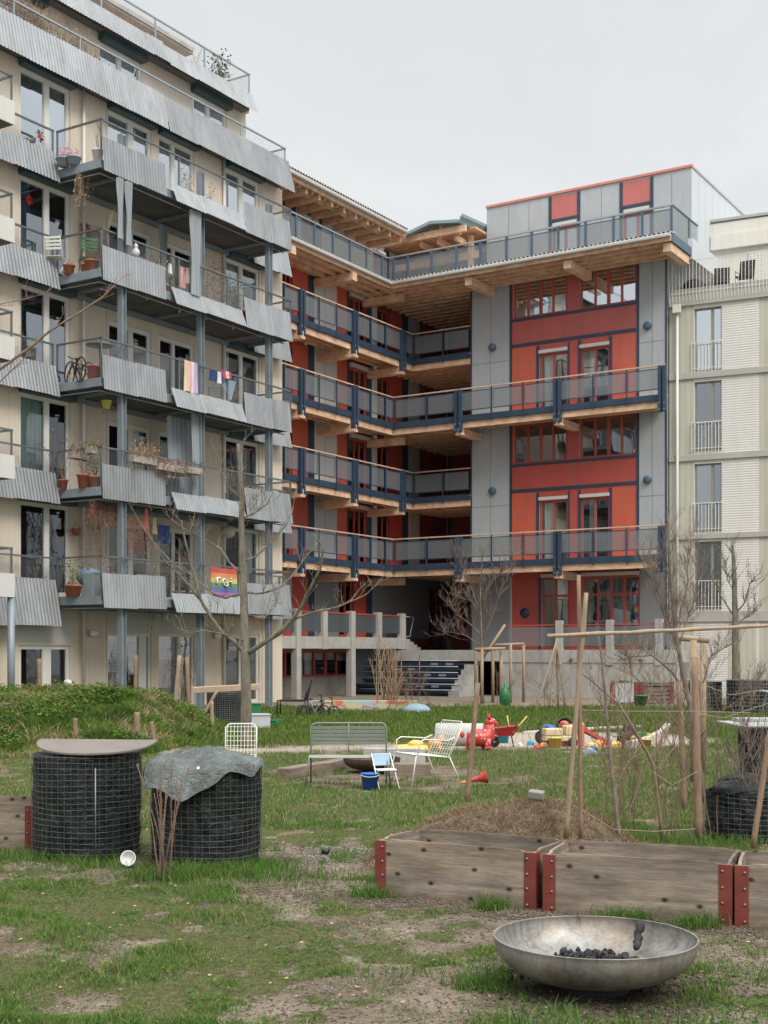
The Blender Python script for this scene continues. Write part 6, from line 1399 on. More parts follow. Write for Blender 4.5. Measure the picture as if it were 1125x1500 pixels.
mb = MB(); q = Matrix.Rotation(math.pi / 2, 3, 'X'); mb.lathe([(0.02, -0.03), (0.09, -0.03), (0.1, 0), (0.09, 0.03), (0.02, 0.03)], (-0.2, 0, 0.1), 20, ax=q); mb.build('wheel', BLACKR, o); mb = MB(); mb.tube([(-0.2, 0.05, 0.1), (-0.05, 0.1, 0.22)], 0.012, 6); mb.tube([(0.12, 0.09, 0.2), (0.16, 0.09, 0.0)], 0.012, 6); mb.build('leg', BLACKP, o)
def pot(name, label, mat, loc, r, h, cat='bucket', rot=None, taper=0.78, group=None):
    mb = MB(); mb.lathe([(0.001, 0), (r * taper, 0), (r, h * 0.93), (r * 1.07, h * 0.93), (r * 1.07, h), (r * 0.95, h), (r * 0.72, 0.02), (0.001, 0.02)], n=22); ob = mb.build(name, mat, None, loc)
    if rot: ob.rotation_euler = rot
    return tag(ob, label, cat, group)
def SP(x, y, dz=0): g = G(x, y); return (g.x, g.y, H(g.x, g.y) + dz)
pot('bucket', 'turquoise toy bucket under the toy wheelbarrow', TURQ, SP(738, 1087), 0.1, 0.17)
pot('bucket', 'black bucket lying in the sandpit at its left', BLACKP, SP(791, 1087, 0.12), 0.16, 0.22, rot=(1.3, 0, 0.6)); pot('bucket', 'dark blue bucket beside the black bucket', BLUEP, SP(803, 1082, 0.03), 0.15, 0.25, rot=(0.3, 0.2, 0))
pot('bucket', 'black bucket on top of the cream toy truck', BLACKP, SP(822, 1086, 0.32), 0.15, 0.2, rot=(1.4, 0.2, 0.2)); pot('bucket', 'yellow toy bucket at the front edge of the sandpit', YELP, SP(813, 1096), 0.12, 0.19); pot('bucket', 'small yellow bucket at the right front edge of the sandpit', YELP, SP(947, 1094), 0.09, 0.16)
# toy truck
o = thing('toy_truck', 'cream ride-on toy truck with dark wheels in the sandpit', 'toy', SP(820, 1092), 0.2)
mb = MB(); mb.box((-0.3, -0.12, 0.1), (0.3, 0.12, 0.2)); mb.box((-0.3, -0.13, 0.2), (0.02, 0.13, 0.33)); mb.box((0.08, -0.12, 0.2), (0.26, 0.12, 0.38)); mb.build('body', CREAMP, o, bevel=0.02)
for x in (-0.2, 0.2):
    for y in (-0.14, 0.14): mb = MB(); q = Matrix.Rotation(math.pi / 2, 3, 'X'); mb.lathe([(0.03, -0.03), (0.08, -0.03), (0.09, 0), (0.08, 0.03), (0.03, 0.03)], (x, y, 0.09), 18, ax=q); mb.build('wheel', BLACKR, o)
# red slide house
o = thing('toy_slide', 'faded red plastic toy slide standing in the sandpit', 'toy slide', SP(850, 1090), 0.15)
mb = MB(); mb.box((-0.35, -0.2, 0.0), (0.02, 0.2, 0.40)); mb.ell((-0.3, 0, 0.42), (0.06, 0.2, 0.05)); mb.ell((0.0, 0, 0.40), (0.06, 0.2, 0.05)); mb.build('platform', REDFADE, o, bevel=0.03); mb = MB(); mb.box((0.02, -0.16, 0.0), (0.05, 0.16, 0.02)); vs = [(0.03, -0.17, 0.36), (0.03, 0.17, 0.36), (0.62, 0.17, 0.03), (0.62, -0.17, 0.03), (0.03, -0.17, 0.28), (0.03, 0.17, 0.28), (0.55, 0.17, 0.0), (0.55, -0.17, 0.0)]; mb.add(vs, [(0, 1, 2, 3), (0, 3, 7, 4), (1, 2, 6, 5), (2, 3, 7, 6)]); mb.build('chute', plain('deep_faded_red_plastic', (0.42, 0.07, 0.05), 0.5, 0.08), o)
# tractor
o = thing('toy_tractor', 'green and yellow toy tractor near the right end of the sandpit', 'toy', SP(926, 1088), 0.5)
mb = MB(); mb.box((-0.2, -0.09, 0.12), (0.28, 0.09, 0.24)); mb.build('body', GREENP, o, bevel=0.02); mb = MB(); mb.box((-0.16, -0.08, 0.24), (0.04, 0.08, 0.38)); mb.build('cab', BLACKP, o, bevel=0.015); mb = MB(); mb.box((0.3, -0.14, 0.05), (0.42, 0.14, 0.2)); mb.build('shovel', YELP, o, bevel=0.01)
for (x, r) in ((-0.1, 0.13), (0.2, 0.08)):
    for y in (-0.13, 0.13): mb = MB(); q = Matrix.Rotation(math.pi / 2, 3, 'X'); mb.lathe([(0.02, -0.035), (r * 0.5, -0.035), (r * 0.55, 0), (r * 0.5, 0.035), (0.02, 0.035)], (x, y, r), 18, 0, ax=q); mb.lathe([(r * 0.5, -0.035), (r * 0.95, -0.035), (r, 0), (r * 0.95, 0.035), (r * 0.5, 0.035)], (x, y, r), 18, 1, ax=q); mb.build('wheel', [YELP, BLACKR], o)
for (x, y, m_, s_2, lb) in ((777, 1090, TURQ, 0.1, 'turquoise sand mould left of the black bucket'), (797, 1095, ORAP, 0.1, 'orange sand mould below the dark blue bucket'), (787, 1097, REDP, 0.08, 'red sand mould at the left front of the sandpit'), (877, 1092, ORAP, 0.14, 'orange sand scoop right of the red slide'), (868, 1095, YELP, 0.11, 'yellow sand mould at the foot of the red slide'), (893, 1096, REDFADE, 0.09, 'pale red sand mould right of the slide'), (903, 1093, YELP, 0.12, 'yellow sand sieve left of the toy tractor'), (955, 1083, ORAP, 0.15, 'orange toy digger right of the toy tractor'), (913, 1087, ORAP, 0.10, 'orange toy car just behind the yellow sieve'), (868, 1098, BLUEP, 0.08, 'blue sand mould below the slide chute'), (884, 1088, YELP, 0.08, 'small yellow cup behind the orange scoop'), (940, 1092, CREAMP, 0.09, 'cream toy boat before the toy tractor'), (762, 1092, WHITEM, 0.07, 'whitish toy bowl right of the turquoise bucket')):
    mb = MB(); mb.lathe([(0.001, s_2 * 0.95), (s_2 * 0.35, s_2 * 0.9), (s_2 * 0.7, s_2 * 0.6), (s_2 * 0.75, s_2 * 0.1), (s_2, s_2 * 0.08), (s_2, 0), (0.001, 0)], n=10 + (x % 3) * 2, sx=1.25, sy=0.8, smooth=False); mb.box((-s_2 * 1.6, -s_2 * 0.2, s_2 * 0.1), (-s_2 * 0.9, s_2 * 0.2, s_2 * 0.3)); ob = mb.build('sand_toy', m_, None, SP(x, y)); ob.rotation_euler = (U(-.3, .3), U(-.3, .3), U(0, 6)); tag(ob, lb, 'toy', 'toys scattered in the sandpit')
mb = MB(); mb.box((-0.12, -0.06, 0), (0.12, 0.06, 0.07)); mb.ell((0, 0, 0.08), (0.08, 0.05, 0.04)); tag(mb.build('sand_toy', STEEL, None, SP(864, 1106), bevel=0.01), 'grey toy car lying on the grass before the sandpit', 'toy')
# curved edging boards of the sandpit
pts = [G(x, y) for x, y in ((921, 1097), (938, 1093), (955, 1087), (970, 1078), (978, 1068))]; mb = MB(); c0 = pts[0]
for a, b in zip(pts, pts[1:]): 
    d = (b - a).normalized(); nn = Vector((-d.y, d.x, 0)) * 0.06; q = [a - nn, a + nn, b + nn, b - nn]; mb.add([tuple(p - c0 + Vector((0, 0, -0.03))) for p in q] + [tuple(p - c0 + Vector((0, 0, 0.13))) for p in q], [(4, 5, 6, 7), (0, 1, 5, 4), (1, 2, 6, 5), (2, 3, 7, 6), (3, 0, 4, 7)])
tag(mb.build('sandpit_edging', plain('bleached_log', (0.42, 0.38, 0.33), 0.85, 0.15), None, c0), 'bleached curved timber edging at the right end of the sandpit', 'edging')
pts = [G(x, y) for x, y in ((768, 1075), (830, 1071), (890, 1068), (940, 1066))]; mb = MB(); c0 = pts[0]; mb.tube([p - c0 for p in pts], 0.06, 8); tag(mb.build('sandpit_edging', MATS['bleached_log'], None, c0), 'straight bleached log along the back of the sandpit', 'edging')
# red toy megaphone on the lawn
o = thing('toy_cone', 'red toy horn lying on the lawn beside the leaning stake', 'toy', SP(700, 1150)); q = Matrix.Rotation(math.radians(-78), 3, 'Y') ; mb = MB(); mb.lathe([(0.02, -0.14), (0.035, 0), (0.085, 0.11), (0.09, 0.115), (0.08, 0.11), (0.03, 0.0)], (0, 0, 0.085), 20, ax=Matrix.Rotation(math.radians(75), 3, 'Y')); mb.build('horn', REDP, o); mb = MB(); mb.tube([(-0.15, 0, 0.05), (-0.22, 0, 0.03)], 0.015, 8); mb.build('mouthpiece', ORAP, o)

# --- far edge of the garden
def SPz(x, y, D=None): g = G(x, y); return (g.x, g.y, 0)
def planter(label, x0, x1, y, slat):
    a, b = G(x0, y), G(x1, y); L = (b - a).length; o = thing('planter_box', label, 'planter', a, math.atan2(b.y - a.y, b.x - a.x))
    for (yy) in (0, 0.7):
        if slat:
            for k in range(5): mb = MB(); mb.box((0.05, yy, 0.02 + 0.14 * k), (L - 0.05, yy + 0.03, 0.12 + 0.14 * k)); mb.build('board', SLEEP, o)
        else: mb = MB(); mb.box((0.04, yy, 0.08), (L - 0.04, yy + 0.03, 0.68)); mb.build('board', plain('whitewashed_board', (0.36, 0.37, 0.38), 0.8, 0.12, 3, 30, 0.1), o)
    mb = MB(); mb.box((0.02, 0.03, 0.04), (0.04, 0.7, 0.64)); mb.box((L - 0.04, 0.03, 0.04), (L - 0.02, 0.7, 0.64)); mb.build('end_board', SLEEP, o)
    for xx in (0, L): mb = MB(); mb.box((xx - 0.07, -0.02, 0), (xx + 0.07, 0.02, 0.72)); mb.build('corner_plate', RUST, o)
    mb = MB(); mb.box((0.04, 0.04, 0.5), (L - 0.04, 0.69, 0.58)); mb.build('soil', SOIL, o)
    mb = MB()
    for i in range(120): mb.leaf((U(0.1, L - 0.1), U(0.1, 0.6), 0.58 + U(0, 0.14)), (U(-0.1, 0.1), U(-0.1, 0.1), U(0, 0.1)), 0.04)
    if not slat: mb.build('greenery', LEAF, o)
planter('white sided planter box with green shoots against the retaining wall', 898, 932, 1032, False); planter('planter box of rough slats right of the white sided one', 940, 984, 1031, True)
pot('bucket', 'dark green upturned bucket between the two planter boxes', GREENP, SP(939, 1034), 0.22, 0.34)
g = G(740, 1034); o = thing('watering_can', 'dark green garden sprayer standing by the tree support', 'garden sprayer', g); mb = MB(); mb.lathe([(0.001, 0), (0.16, 0), (0.17, 0.35), (0.12, 0.5), (0.05, 0.58), (0.05, 0.7), (0.001, 0.7)], n=16); mb.build('tank', GREENP, o); mb = MB(); mb.tube([(0.05, 0, 0.5), (0.3, 0, 0.75)], 0.02, 6); mb.build('spout', GREENP, o)
c6 = composter('square green-black composter bin far right by the cream wall', (9.05, 37.0, 0), 0.45, 0.85, wires=(28, 0.1), wr=0.006); mb = MB(); mb.box((-0.5, -0.45, 0.86), (0.5, 0.45, 0.9)); mb.build('lid', plain('grey_lid', (0.35, 0.36, 0.36), 0.6, 0.1), c6)
c7 = composter('wide black wire composter by the cream wall at the far right', (10.1, 36.0, 0), 0.68, 0.92, wires=(40, 0.1), wr=0.006)
g = G(1098, 1052); o = thing('garden_table', 'pale grey metal table at the far right in front of the black composter', 'table', (9.6, 31.5, 0)); mb = MB(); mb.box((-0.5, -0.35, 0.72), (1.2, 0.35, 0.75)); mb.box((-0.1, -0.3, 0.45), (1.2, -0.26, 0.6)); mb.build('tabletop', plain('pale_grey_metal', (0.42, 0.44, 0.45), 0.5, 0.08), o)
for x in (-0.35, 1.1):
    for y in (-0.3, 0.3): mb = MB(); mb.tube([(x, y, 0), (x, y, 0.72)], 0.02, 6); mb.build('leg', WIRE, o)
# painted low wall, black chair, trike, crates at the left
def mural():
    m, nt, out = newmat('chalky_painted_mural'); t = NT(nt); v = t.coord('Object', (1.1, 1, 2.2)); n = t.noise(v, 1.0, 2, 0.5, 1.5); n2 = t.noise(v, 2.2, 3, 0.5, 2.0)
    cc = t.ramp(n, [(0.35, (0.50, 0.16, 0.10)), (0.43, (0.46, 0.42, 0.26)), (0.52, (0.40, 0.42, 0.27)), (0.60, (0.30, 0.42, 0.38)), (0.7, (0.28, 0.38, 0.46))]); cc = t.mix(t.ramp(n2, [(0.56, 0.0), (0.60, 0.9)]), cc, (0.48, 0.15, 0.12)); p = t.bsdf(cc, 0.9, 0, None, 0.2); t.l(p.outputs[0], out.inputs[0]); return m
a, b = G(472, 1041), G(612, 1041); beam('low garden wall painted with faded red, cream and green shapes', (a.x, a.y), (b.x, b.y), 0.25, 0.30, mural(), 'low_wall', 'wall')
mb = MB(); mb.ell((0, 0, 0.0), (0.42, 0.3, 0.24), 20, 10); tag(mb.build('painted_stone', plain('blue_painted_stone', (0.20, 0.29, 0.33), 0.8, 0.12), None, G(610, 1043)), 'light blue painted stone at the end of the painted wall', 'stone')
o = thing('lounge_chair', 'black metal lounge chair with upright back near the wing terrace', 'chair', G(436, 1050), -0.1)
mb = MB(); mb.tube([(-0.5, -0.2, 0), (-0.5, -0.2, 0.42), (0.2, -0.2, 0.42), (0.35, -0.2, 0.95)], 0.025, 6); mb.tube([(-0.5, 0.25, 0), (-0.5, 0.25, 0.42), (0.2, 0.25, 0.42), (0.35, 0.25, 0.95)], 0.025, 6); mb.build('frame', BLACKP, o); mb = MB(); mb.box((-0.5, -0.2, 0.40), (0.2, 0.25, 0.43)); mb.build('seat', BLACKR, o); mb = MB(); mb.add([(0.2, -0.2, 0.44), (0.2, 0.25, 0.44), (0.36, 0.25, 0.97), (0.36, -0.2, 0.97)], [(0, 1, 2, 3)]); mb.build('backrest', BLACKR, o)
for s in (-0.2, 0.25): mb = MB(); mb.tube([(0.22, s, 0.42), (0.3, s, 0)], 0.02, 6); mb.build('leg', BLACKP, o)
def bike(label, loc, rz, s=1.0, mat=BLACKP, name='tricycle', tw=3, cat='tricycle', group=None):
    o = thing(name, label, cat, loc, rz, group); q = Matrix.Rotation(math.pi / 2, 3, 'X')
    ws = [(-0.35, 0.14), (-0.35, -0.14), (0.35, 0.0)] if tw == 3 else [(-0.48, 0), (0.48, 0)]; wr = 0.15 if tw == 3 else 0.33
    for (x, y) in ws: mb = MB(); mb.lathe([(wr - 0.02, -0.018), (wr, -0.018), (wr + 0.01, 0), (wr, 0.018), (wr - 0.02, 0.018), (wr - 0.02, -0.018)], (x * s, y * s, wr * s), 26, ax=q); wh = mb.build('wheel', BLACKR, o); mb = MB(); [mb.tube([(x * s, y * s, wr * s), (x * s + (wr - 0.02) * math.cos(t), y * s, wr * s + (wr - 0.02) * math.sin(t))], 0.005, 4) for t in [k * 0.785 for k in range(8)]]; mb.build('spokes', WIRE, wh)
    h = wr * s; mb = MB(); mb.tube([(ws[0][0] * s, 0, h), (-0.12 * s, 0, h + 0.32 * s), (0.28 * s, 0, h + 0.33 * s), (ws[-1][0] * s, 0, h)], 0.018, 7); mb.tube([(-0.12 * s, 0, h + 0.35 * s), (0.0, 0, h - 0.02), (0.28 * s, 0, h + 0.33 * s)], 0.016, 7)
    if tw == 3: mb.tube([(-0.35 * s, -0.14 * s, h), (-0.35 * s, 0.14 * s, h)], 0.014, 6)
    mb.build('frame', mat, o); mb = MB(); mb.ell((-0.14 * s, 0, h + 0.40 * s), (0.11 * s, 0.06 * s, 0.03 * s)); mb.build('saddle', BLACKR, o); mb = MB(); mb.tube([(0.28 * s, 0, h + 0.33 * s), (0.24 * s, 0, h + 0.5 * s), (0.2 * s, -0.2 * s, h + 0.55 * s)], 0.014, 6); mb.tube([(0.24 * s, 0, h + 0.5 * s), (0.2 * s, 0.2 * s, h + 0.55 * s)], 0.014, 6); mb.build('handlebar', BLACKP, o); return o
bike('child tricycle with pale frame beside the black lounge chair', G(460, 1048), 0.4, 0.8, STEEL_L); bike('red framed child tricycle left of the painted wall', G(477, 1048), -0.3, 0.7, RUST)
def crate(name, label, mat, loc, w, d, h, rz=0, cat='crate'):
    mb = MB(); t = 0.02
    mb.box((-w / 2, -d / 2, 0), (w / 2, d / 2, t)); mb.box((-w / 2, -d / 2, t), (w / 2, -d / 2 + t, h)); mb.box((-w / 2, d / 2 - t, t), (w / 2, d / 2, h)); mb.box((-w / 2, -d / 2 + t, t), (-w / 2 + t, d / 2 - t, h)); mb.box((w / 2 - t, -d / 2 + t, t), (w / 2, d / 2 - t, h)); mb.box((-w / 2 - t, -d / 2 - t, h), (w / 2 + t, -d / 2 + t, h + 0.03)); mb.box((-w / 2 - t, d / 2 - t, h), (w / 2 + t, d / 2 + t, h + 0.03))
    ob = mb.build(name, mat, None, loc, bevel=0.006); ob.rotation_euler = (0, 0, rz); return tag(ob, label, cat)
crate('storage_tub', 'grey plastic tub on the grass right of the fruit tree trunk', MATS['pale_grey_metal'], G(378, 1066), 0.5, 0.4, 0.28, 0.2, 'tub'); crate('storage_tub', 'green plastic tub leaning by the third steel post', GREENP, G(370, 1052), 0.4, 0.3, 0.35, 0.1, 'tub'); crate('storage_tub', 'flat dark green tray beside the grey tub', GREENP, G(393, 1064), 0.5, 0.4, 0.12, -0.2, 'tray')
mb = MB(); mb.box((-0.75, -0.02, 0), (0.75, 0.02, 0.14)); ob = mb.build('loose_board', RAILW, None, (-3.55, 29.6, 0.85), bevel=0.01); ob.rotation_euler = (0.2, -0.05, 0.1); ob.location.z = 0.79; tag(ob, 'loose pale board lying on top of the far composter', 'board')
stake('pale plank leaning on the left of the far composter', (290, 1062), (318, 1012), 29.0, r=0.04, mat=BARK_P, name='leaning_plank', cat='plank')
# white garden figure by the ground floor window
g = onb(95, 1018, 26.0); mb = MB(lambda p: p); mb.ell((0, 0, 0.12), (0.16, 0.12, 0.12), 12, 8, 0, None, .12); mb.ell((0.08, 0, 0.3), (0.12, 0.1, 0.09), 12, 8, 0, None, .12); tag(mb.build('crumpled_sheet', WHITE, None, (g.x, g.y, 0.55)), 'crumpled white sheet by the leftmost ground floor window', 'sheet')
# ================================================================== THINGS ON THE BALCONIES
def W(x, k, b, dz=0.0):
    """point on deck k (0..6) at facade depth b, seen at photo column x"""
    a = ua(x, b); return wab(a, b, SL[k] + dz)
def plant_mb(mb, c, r, h, n, leafy=True, size=0.05, stems=8, sr=0.005):
    for i in range(stems):
        a = U(0, 6.28); q = [Vector(c)]; d = Vector((math.cos(a) * r / max(h, .1) * U(0.2, 1), math.sin(a) * r / max(h, .1) * U(0.2, 1), 1)).normalized()
        for s in range(4): d = (d + Vector((U(-1, 1), U(-1, 1), U(-.4, .6))) * 0.25).normalized(); q.append(q[-1] + d * h / 4 * U(0.7, 1.1))
        mb.tube(q, sr, 4, 0, sr * 0.4, smooth=False)
        for _ in range(n // stems):
            p = q[random.randint(1, 4)] + Vector((U(-1, 1), U(-1, 1), U(-1, 1))) * r * 0.3; mb.leaf(p, (U(-1, 1) * size, U(-1, 1) * size, U(-0.6, 1) * size), size * 0.3, 1 if leafy else 0)
def potted(label, loc, r=0.15, h=0.25, ph=0.4, pm=TERRA, lm=LEAF, n=80, cat='potted plant', stem=DRY, pr=0.2, size=0.06, group=None, name='potted_plant'):
    o = thing(name, label, cat, loc, 0, group); mb = MB(); mb.lathe([(0.001, 0), (r * 0.72, 0), (r * 0.95, h * 0.85), (r * 1.06, h * 0.86), (r * 1.06, h), (r * 0.9, h), (r * 0.88, h * 0.9), (0.001, h * 0.9)], n=18); mb.build('pot', pm, o)
    if n: mb = MB(); plant_mb(mb, (0, 0, h * 0.9), pr, ph, n, True, size); mb.build('plant', [stem, lm], o)
    return o
GP = 'potted plants on the balconies'
potted('white bucket planter with thin bare stem on the uppermost deep balcony', W(143, 4, 24.75), 0.15, 0.34, 0.8, WHITE, LEAF_G, 18, stem=BARK_P, pr=0.1)
potted('pink flowers in a box at the corner of the uppermost deep balcony', W(93, 4, 25.7), 0.2, 0.2, 0.3, STEEL_L, PINK, 150, pr=0.35); potted('second clump of pink flowers right of the corner one', W(108, 4, 25.4), 0.2, 0.2, 0.3, STEEL_L, PINK, 150, pr=0.35)
potted('small terracotta pot left on the second highest deep balcony', W(101, 3, 25.6), 0.16, 0.24, 0.2, TERRA, DRY, 20); potted('low terracotta bowl beside the green chair on the second highest deep balcony', W(125, 3, 25.1), 0.12, 0.2, 0.2, TERRA, DRY, 10); potted('bigger terracotta pot with leaves near the front post', W(134, 3, 24.9), 0.19, 0.28, 0.6, TERRA, LEAF, 60)
potted('red terracotta pot of dry stems above the rainbow-flag storey', W(122, 1, 25.1), 0.17, 0.36, 0.6, TERRA, LEAF_G, 60); potted('terracotta pot with leafy green plant beside the pot of dry stems', W(140, 1, 24.8), 0.17, 0.3, 0.5, TERRA, LEAF, 120)
potted('tall bushy green plant on the lowest deep balcony', W(108, 0, 25.4), 0.22, 0.3, 0.7, TERRA, LEAF, 240, pr=0.5); potted('terracotta pot at the front corner of the lowest deep balcony', W(103, 0, 25.6), 0.15, 0.26, 0.2, TERRA, LEAF, 30)
potted('small plant in dark pot on the lowest narrow walkway', W(52, 0, 26.22), 0.12, 0.5, 0.4, BLACKP, LEAF_D, 60); potted('terracotta pot on the lowest narrow walkway', W(63, 0, 26.22), 0.13, 0.4, 0.2, TERRA, LEAF_D, 20)
potted('dry rust-leaved bush by the middle post of the second highest deep balcony', W(318, 3, 24.9), 0.2, 0.3, 1.5, TERRA, DRY_R, 260, pr=0.5); potted('green bush right of the rust-leaved one', W(331, 3, 24.9), 0.2, 0.3, 1.2, TERRA, LEAF, 200, pr=0.5); potted('grey-green straggly bush near the right window of the second highest deep balcony', W(343, 3, 24.9), 0.2, 0.3, 1.1, TERRA, LEAF_G, 200, pr=0.45)
potted('leafy plant left of the striped clothes', W(254, 3, 24.9), 0.2, 0.2, 0.9, TERRA, LEAF, 160, pr=0.35); potted('thin twiggy plant at the uppermost railing', W(268, 4, 24.8), 0.12, 0.2, 0.9, WHITE, DRY, 60, pr=0.3); potted('dry reddish stalks right of the middle post on the uppermost deep balcony', W(306, 4, 24.8), 0.12, 0.15, 0.7, TERRA, DRY_R, 40, pr=0.25)
potted('dark evergreen shrub at the corner of the roof terrace', W(324, 6, 27.9), 0.25, 0.35, 1.0, BLACKP, LEAF_D, 420, pr=0.75, size=0.09, name='terrace_shrub', cat='shrub'); potted('thin bare shrub left of the evergreen on the roof terrace', W(286, 6, 27.9), 0.2, 0.3, 1.0, BLACKP, DRY, 40, pr=0.4, name='terrace_shrub', cat='shrub')
potted('small green pot plant at the neighbouring balcony on the left edge', W(7, 4, 24.7), 0.12, 0.2, 0.3, TERRA, LEAF, 80)
def box_planter(label, x0, x1, k, b, dz, lm, h=0.3, n=160, box=DRY, drop=0.2):
    p, q = W(x0, k, b, dz), W(x1, k, b, dz); L = (q - p).length; o = thing('window_box', label, 'planter', p, TH, 'planter boxes hung on the balcony rails'); mb = MB(); mb.box((0, -0.12, 0), (L, 0.1, 0.18)); mb.build('box', box, o, bevel=0.01); mb = MB()
    for i in range(n): 
        c = Vector((U(0, L), U(-0.15, 0.12), 0.16)); d = Vector((U(-0.12, 0.12), U(-0.15, 0.1), U(-drop, h))); mb.tube([c, c + d * 0.5, c + d], 0.004, 4, 0, 0.002, smooth=False); mb.leaf(c + d * U(0.4, 1), (U(-0.06, 0.06), U(-0.06, 0.06), U(-0.05, 0.08)), 0.02, 1)
    mb.build('plant', [DRY, lm], o)
PB = plain('worn_planter_box', (0.30, 0.27, 0.24), 0.8, 0.15)
box_planter('rail planter with grey lavender at the balcony corner', 103, 128, 1, 25.2, 0.75, LEAF_G, 0.3, 170, PB); box_planter('rail planter with bright green tuft beside the lavender', 128, 138, 1, 24.7, 0.85, LEAF, 0.25, 110, PB)
box_planter('rail planter with purple-grey dry lavender right of the first post', 192, 225, 1, 24.35, 0.75, DRY, 0.5, 260, PB); box_planter('rail planter overflowing with reddish trailing stems', 229, 265, 1, 24.3, 0.65, DRY_R, 0.25, 260, PB, 0.35); box_planter('short rail planter with olive leaves beside the middle post', 272, 293, 1, 24.3, 0.7, LEAF_G, 0.2, 120, PB, 0.3)
for (x, k, b, r_, ph_, lm_, n_, lb) in ((160, 0, 24.75, 0.16, 0.8, DRY_R, 120, 'russet twiggy plant behind the first lowest corrugated panel'), (178, 0, 24.75, 0.15, 0.7, LEAF_G, 110, 'grey-green plant beside the first post of the lowest deck'), (215, 0, 24.8, 0.18, 1.1, LEAF_G, 160, 'tall grey-green plant right of the first post on the lowest deck'), (262, 0, 24.8, 0.18, 1.0, DRY_R, 140, 'reddish dried plant at the middle of the lowest deck'), (284, 0, 24.8, 0.15, 0.7, LEAF, 90, 'small green plant left of the rainbow flag'),
      (205, 1, 24.9, 0.16, 0.9, DRY, 130, 'dry brown plant beneath the lavender rail planter'), (128, 1, 25.3, 0.16, 1.2, DRY, 90, 'tall bare-stemmed plant at the back of the planter balcony'), (372, 1, 24.8, 0.14, 0.8, DRY, 60, 'thin dry plant at the right end of the planter balcony'),
      (160, 2, 24.8, 0.14, 0.6, LEAF_G, 60, 'small plant right of the round bistro table'), (342, 2, 24.8, 0.14, 0.7, DRY, 60, 'dry potted plant below the blue cloth'), (226, 3, 24.8, 0.15, 0.9, LEAF, 110, 'flowering bush behind the first panel of the second highest deck'), (240, 3, 24.8, 0.15, 0.8, PINK, 90, 'pink-flowered plant left of the white garment'),
      (303, 3, 24.8, 0.16, 1.0, DRY_R, 120, 'brownish bush just right of the middle post'), (352, 3, 24.8, 0.16, 0.8, LEAF, 100, 'low green bush at the right of the grey-green straggly one'), (280, 4, 24.8, 0.12, 0.8, DRY, 60, 'second twiggy plant at the uppermost railing'), (92, 1, 25.8, 0.14, 1.3, DRY_R, 70, 'reddish climbing stems at the corner of the planter balcony')):
    potted(lb, W(x, k, b), r_, 0.26, ph_, TERRA, lm_, n_, pr=0.32, stem=DRY)
# hanging planters
def hanging(label, x, y, b, pm, lm, r, L, n=60):
    c = onb(x, y, b); o = thing('hanging_basket', label, 'hanging planter', c); mb = MB(); mb.lathe([(0.001, -r * 0.8), (r * 0.7, -r * 0.8), (r, r * 0.55), (r * 1.08, r * 0.55), (r * 1.08, r * 0.75), (r * 0.9, r * 0.75), (0.001, r * 0.4)], n=18); mb.build('pot', pm, o)
    for a in (0, 2.1, 4.2): mb = MB(); mb.tube([(r * math.cos(a), r * math.sin(a), r * 0.7), (0, 0, L)], 0.006, 4); mb.build('hanger', RAILM, o)
    mb = MB()
    for i in range(n): a = U(0, 6.28); q = r * U(1, 2.6); mb.tube([(0, 0, r * 0.6), (q * 0.6 * math.cos(a), q * 0.6 * math.sin(a), r * 0.8), (q * math.cos(a), q * math.sin(a), U(-1.4, 0.4) * r)], 0.004, 4, 0, 0.002); mb.leaf((q * math.cos(a), q * math.sin(a), U(-1.4, 0.6) * r), (0.04, 0.02, 0.04), 0.02, 1)
    mb.build('plant', [DRY_R, lm], o)
hanging('lime-green hanging pot with dry reddish stems', 156, 593, 24.9, LIME, DRY_R, 0.14, 0.45, 26); hanging('terracotta hanging bowl on the wall above the lowest deep balcony', 111, 779, 26.2, TERRA, DRY, 0.12, 0.3, 14)
for (x, y, b, w, h, n, lb, m_) in ((122, 262, 25.2, 0.45, 0.9, 26, 'dry creeper strands hanging below the uppermost deep balcony', DRY), (140, 345, 26.3, 1.1, 1.3, 60, 'dead creeper climbing the wall below the uppermost deep balcony', DRY_R), (158, 742, 24.8, 1.4, 0.7, 70, 'russet dry vine trailing below the planter storey', DRY_R), (135, 760, 25.6, 0.5, 1.9, 22, 'long thin dry strands hanging beside the downpipe', DRY), (200, 770, 24.6, 0.9, 1.0, 40, 'dry vine with dark leaves right of the first post', DRY_R), (225, 845, 26.2, 1.2, 1.6, 40, 'tangle of dry stems before the lowest deep balcony door', DRY)):
    c = onb(x, y, b); mb = MB()
    for i in range(n):
        px = U(-w / 2, w / 2); q = [Vector((px, U(-.05, .05), U(0, h * 0.2)))]
        for s in range(4): q.append(q[-1] + Vector((U(-0.1, 0.1), U(-0.04, 0.04), -h / 4 * U(0.4, 1.2))))
        mb.tube(q, 0.006, 4, 0, 0.003, smooth=False)
        for s in range(5): mb.leaf(q[random.randint(0, 4)], (U(-0.06, 0.06), U(-0.04, 0.04), U(-0.07, 0.04)), 0.02)
    ob = mb.build('dry_creeper', m_, None, c); ob.rotation_euler = (0, 0, TH); tag(ob, lb, 'creeper')
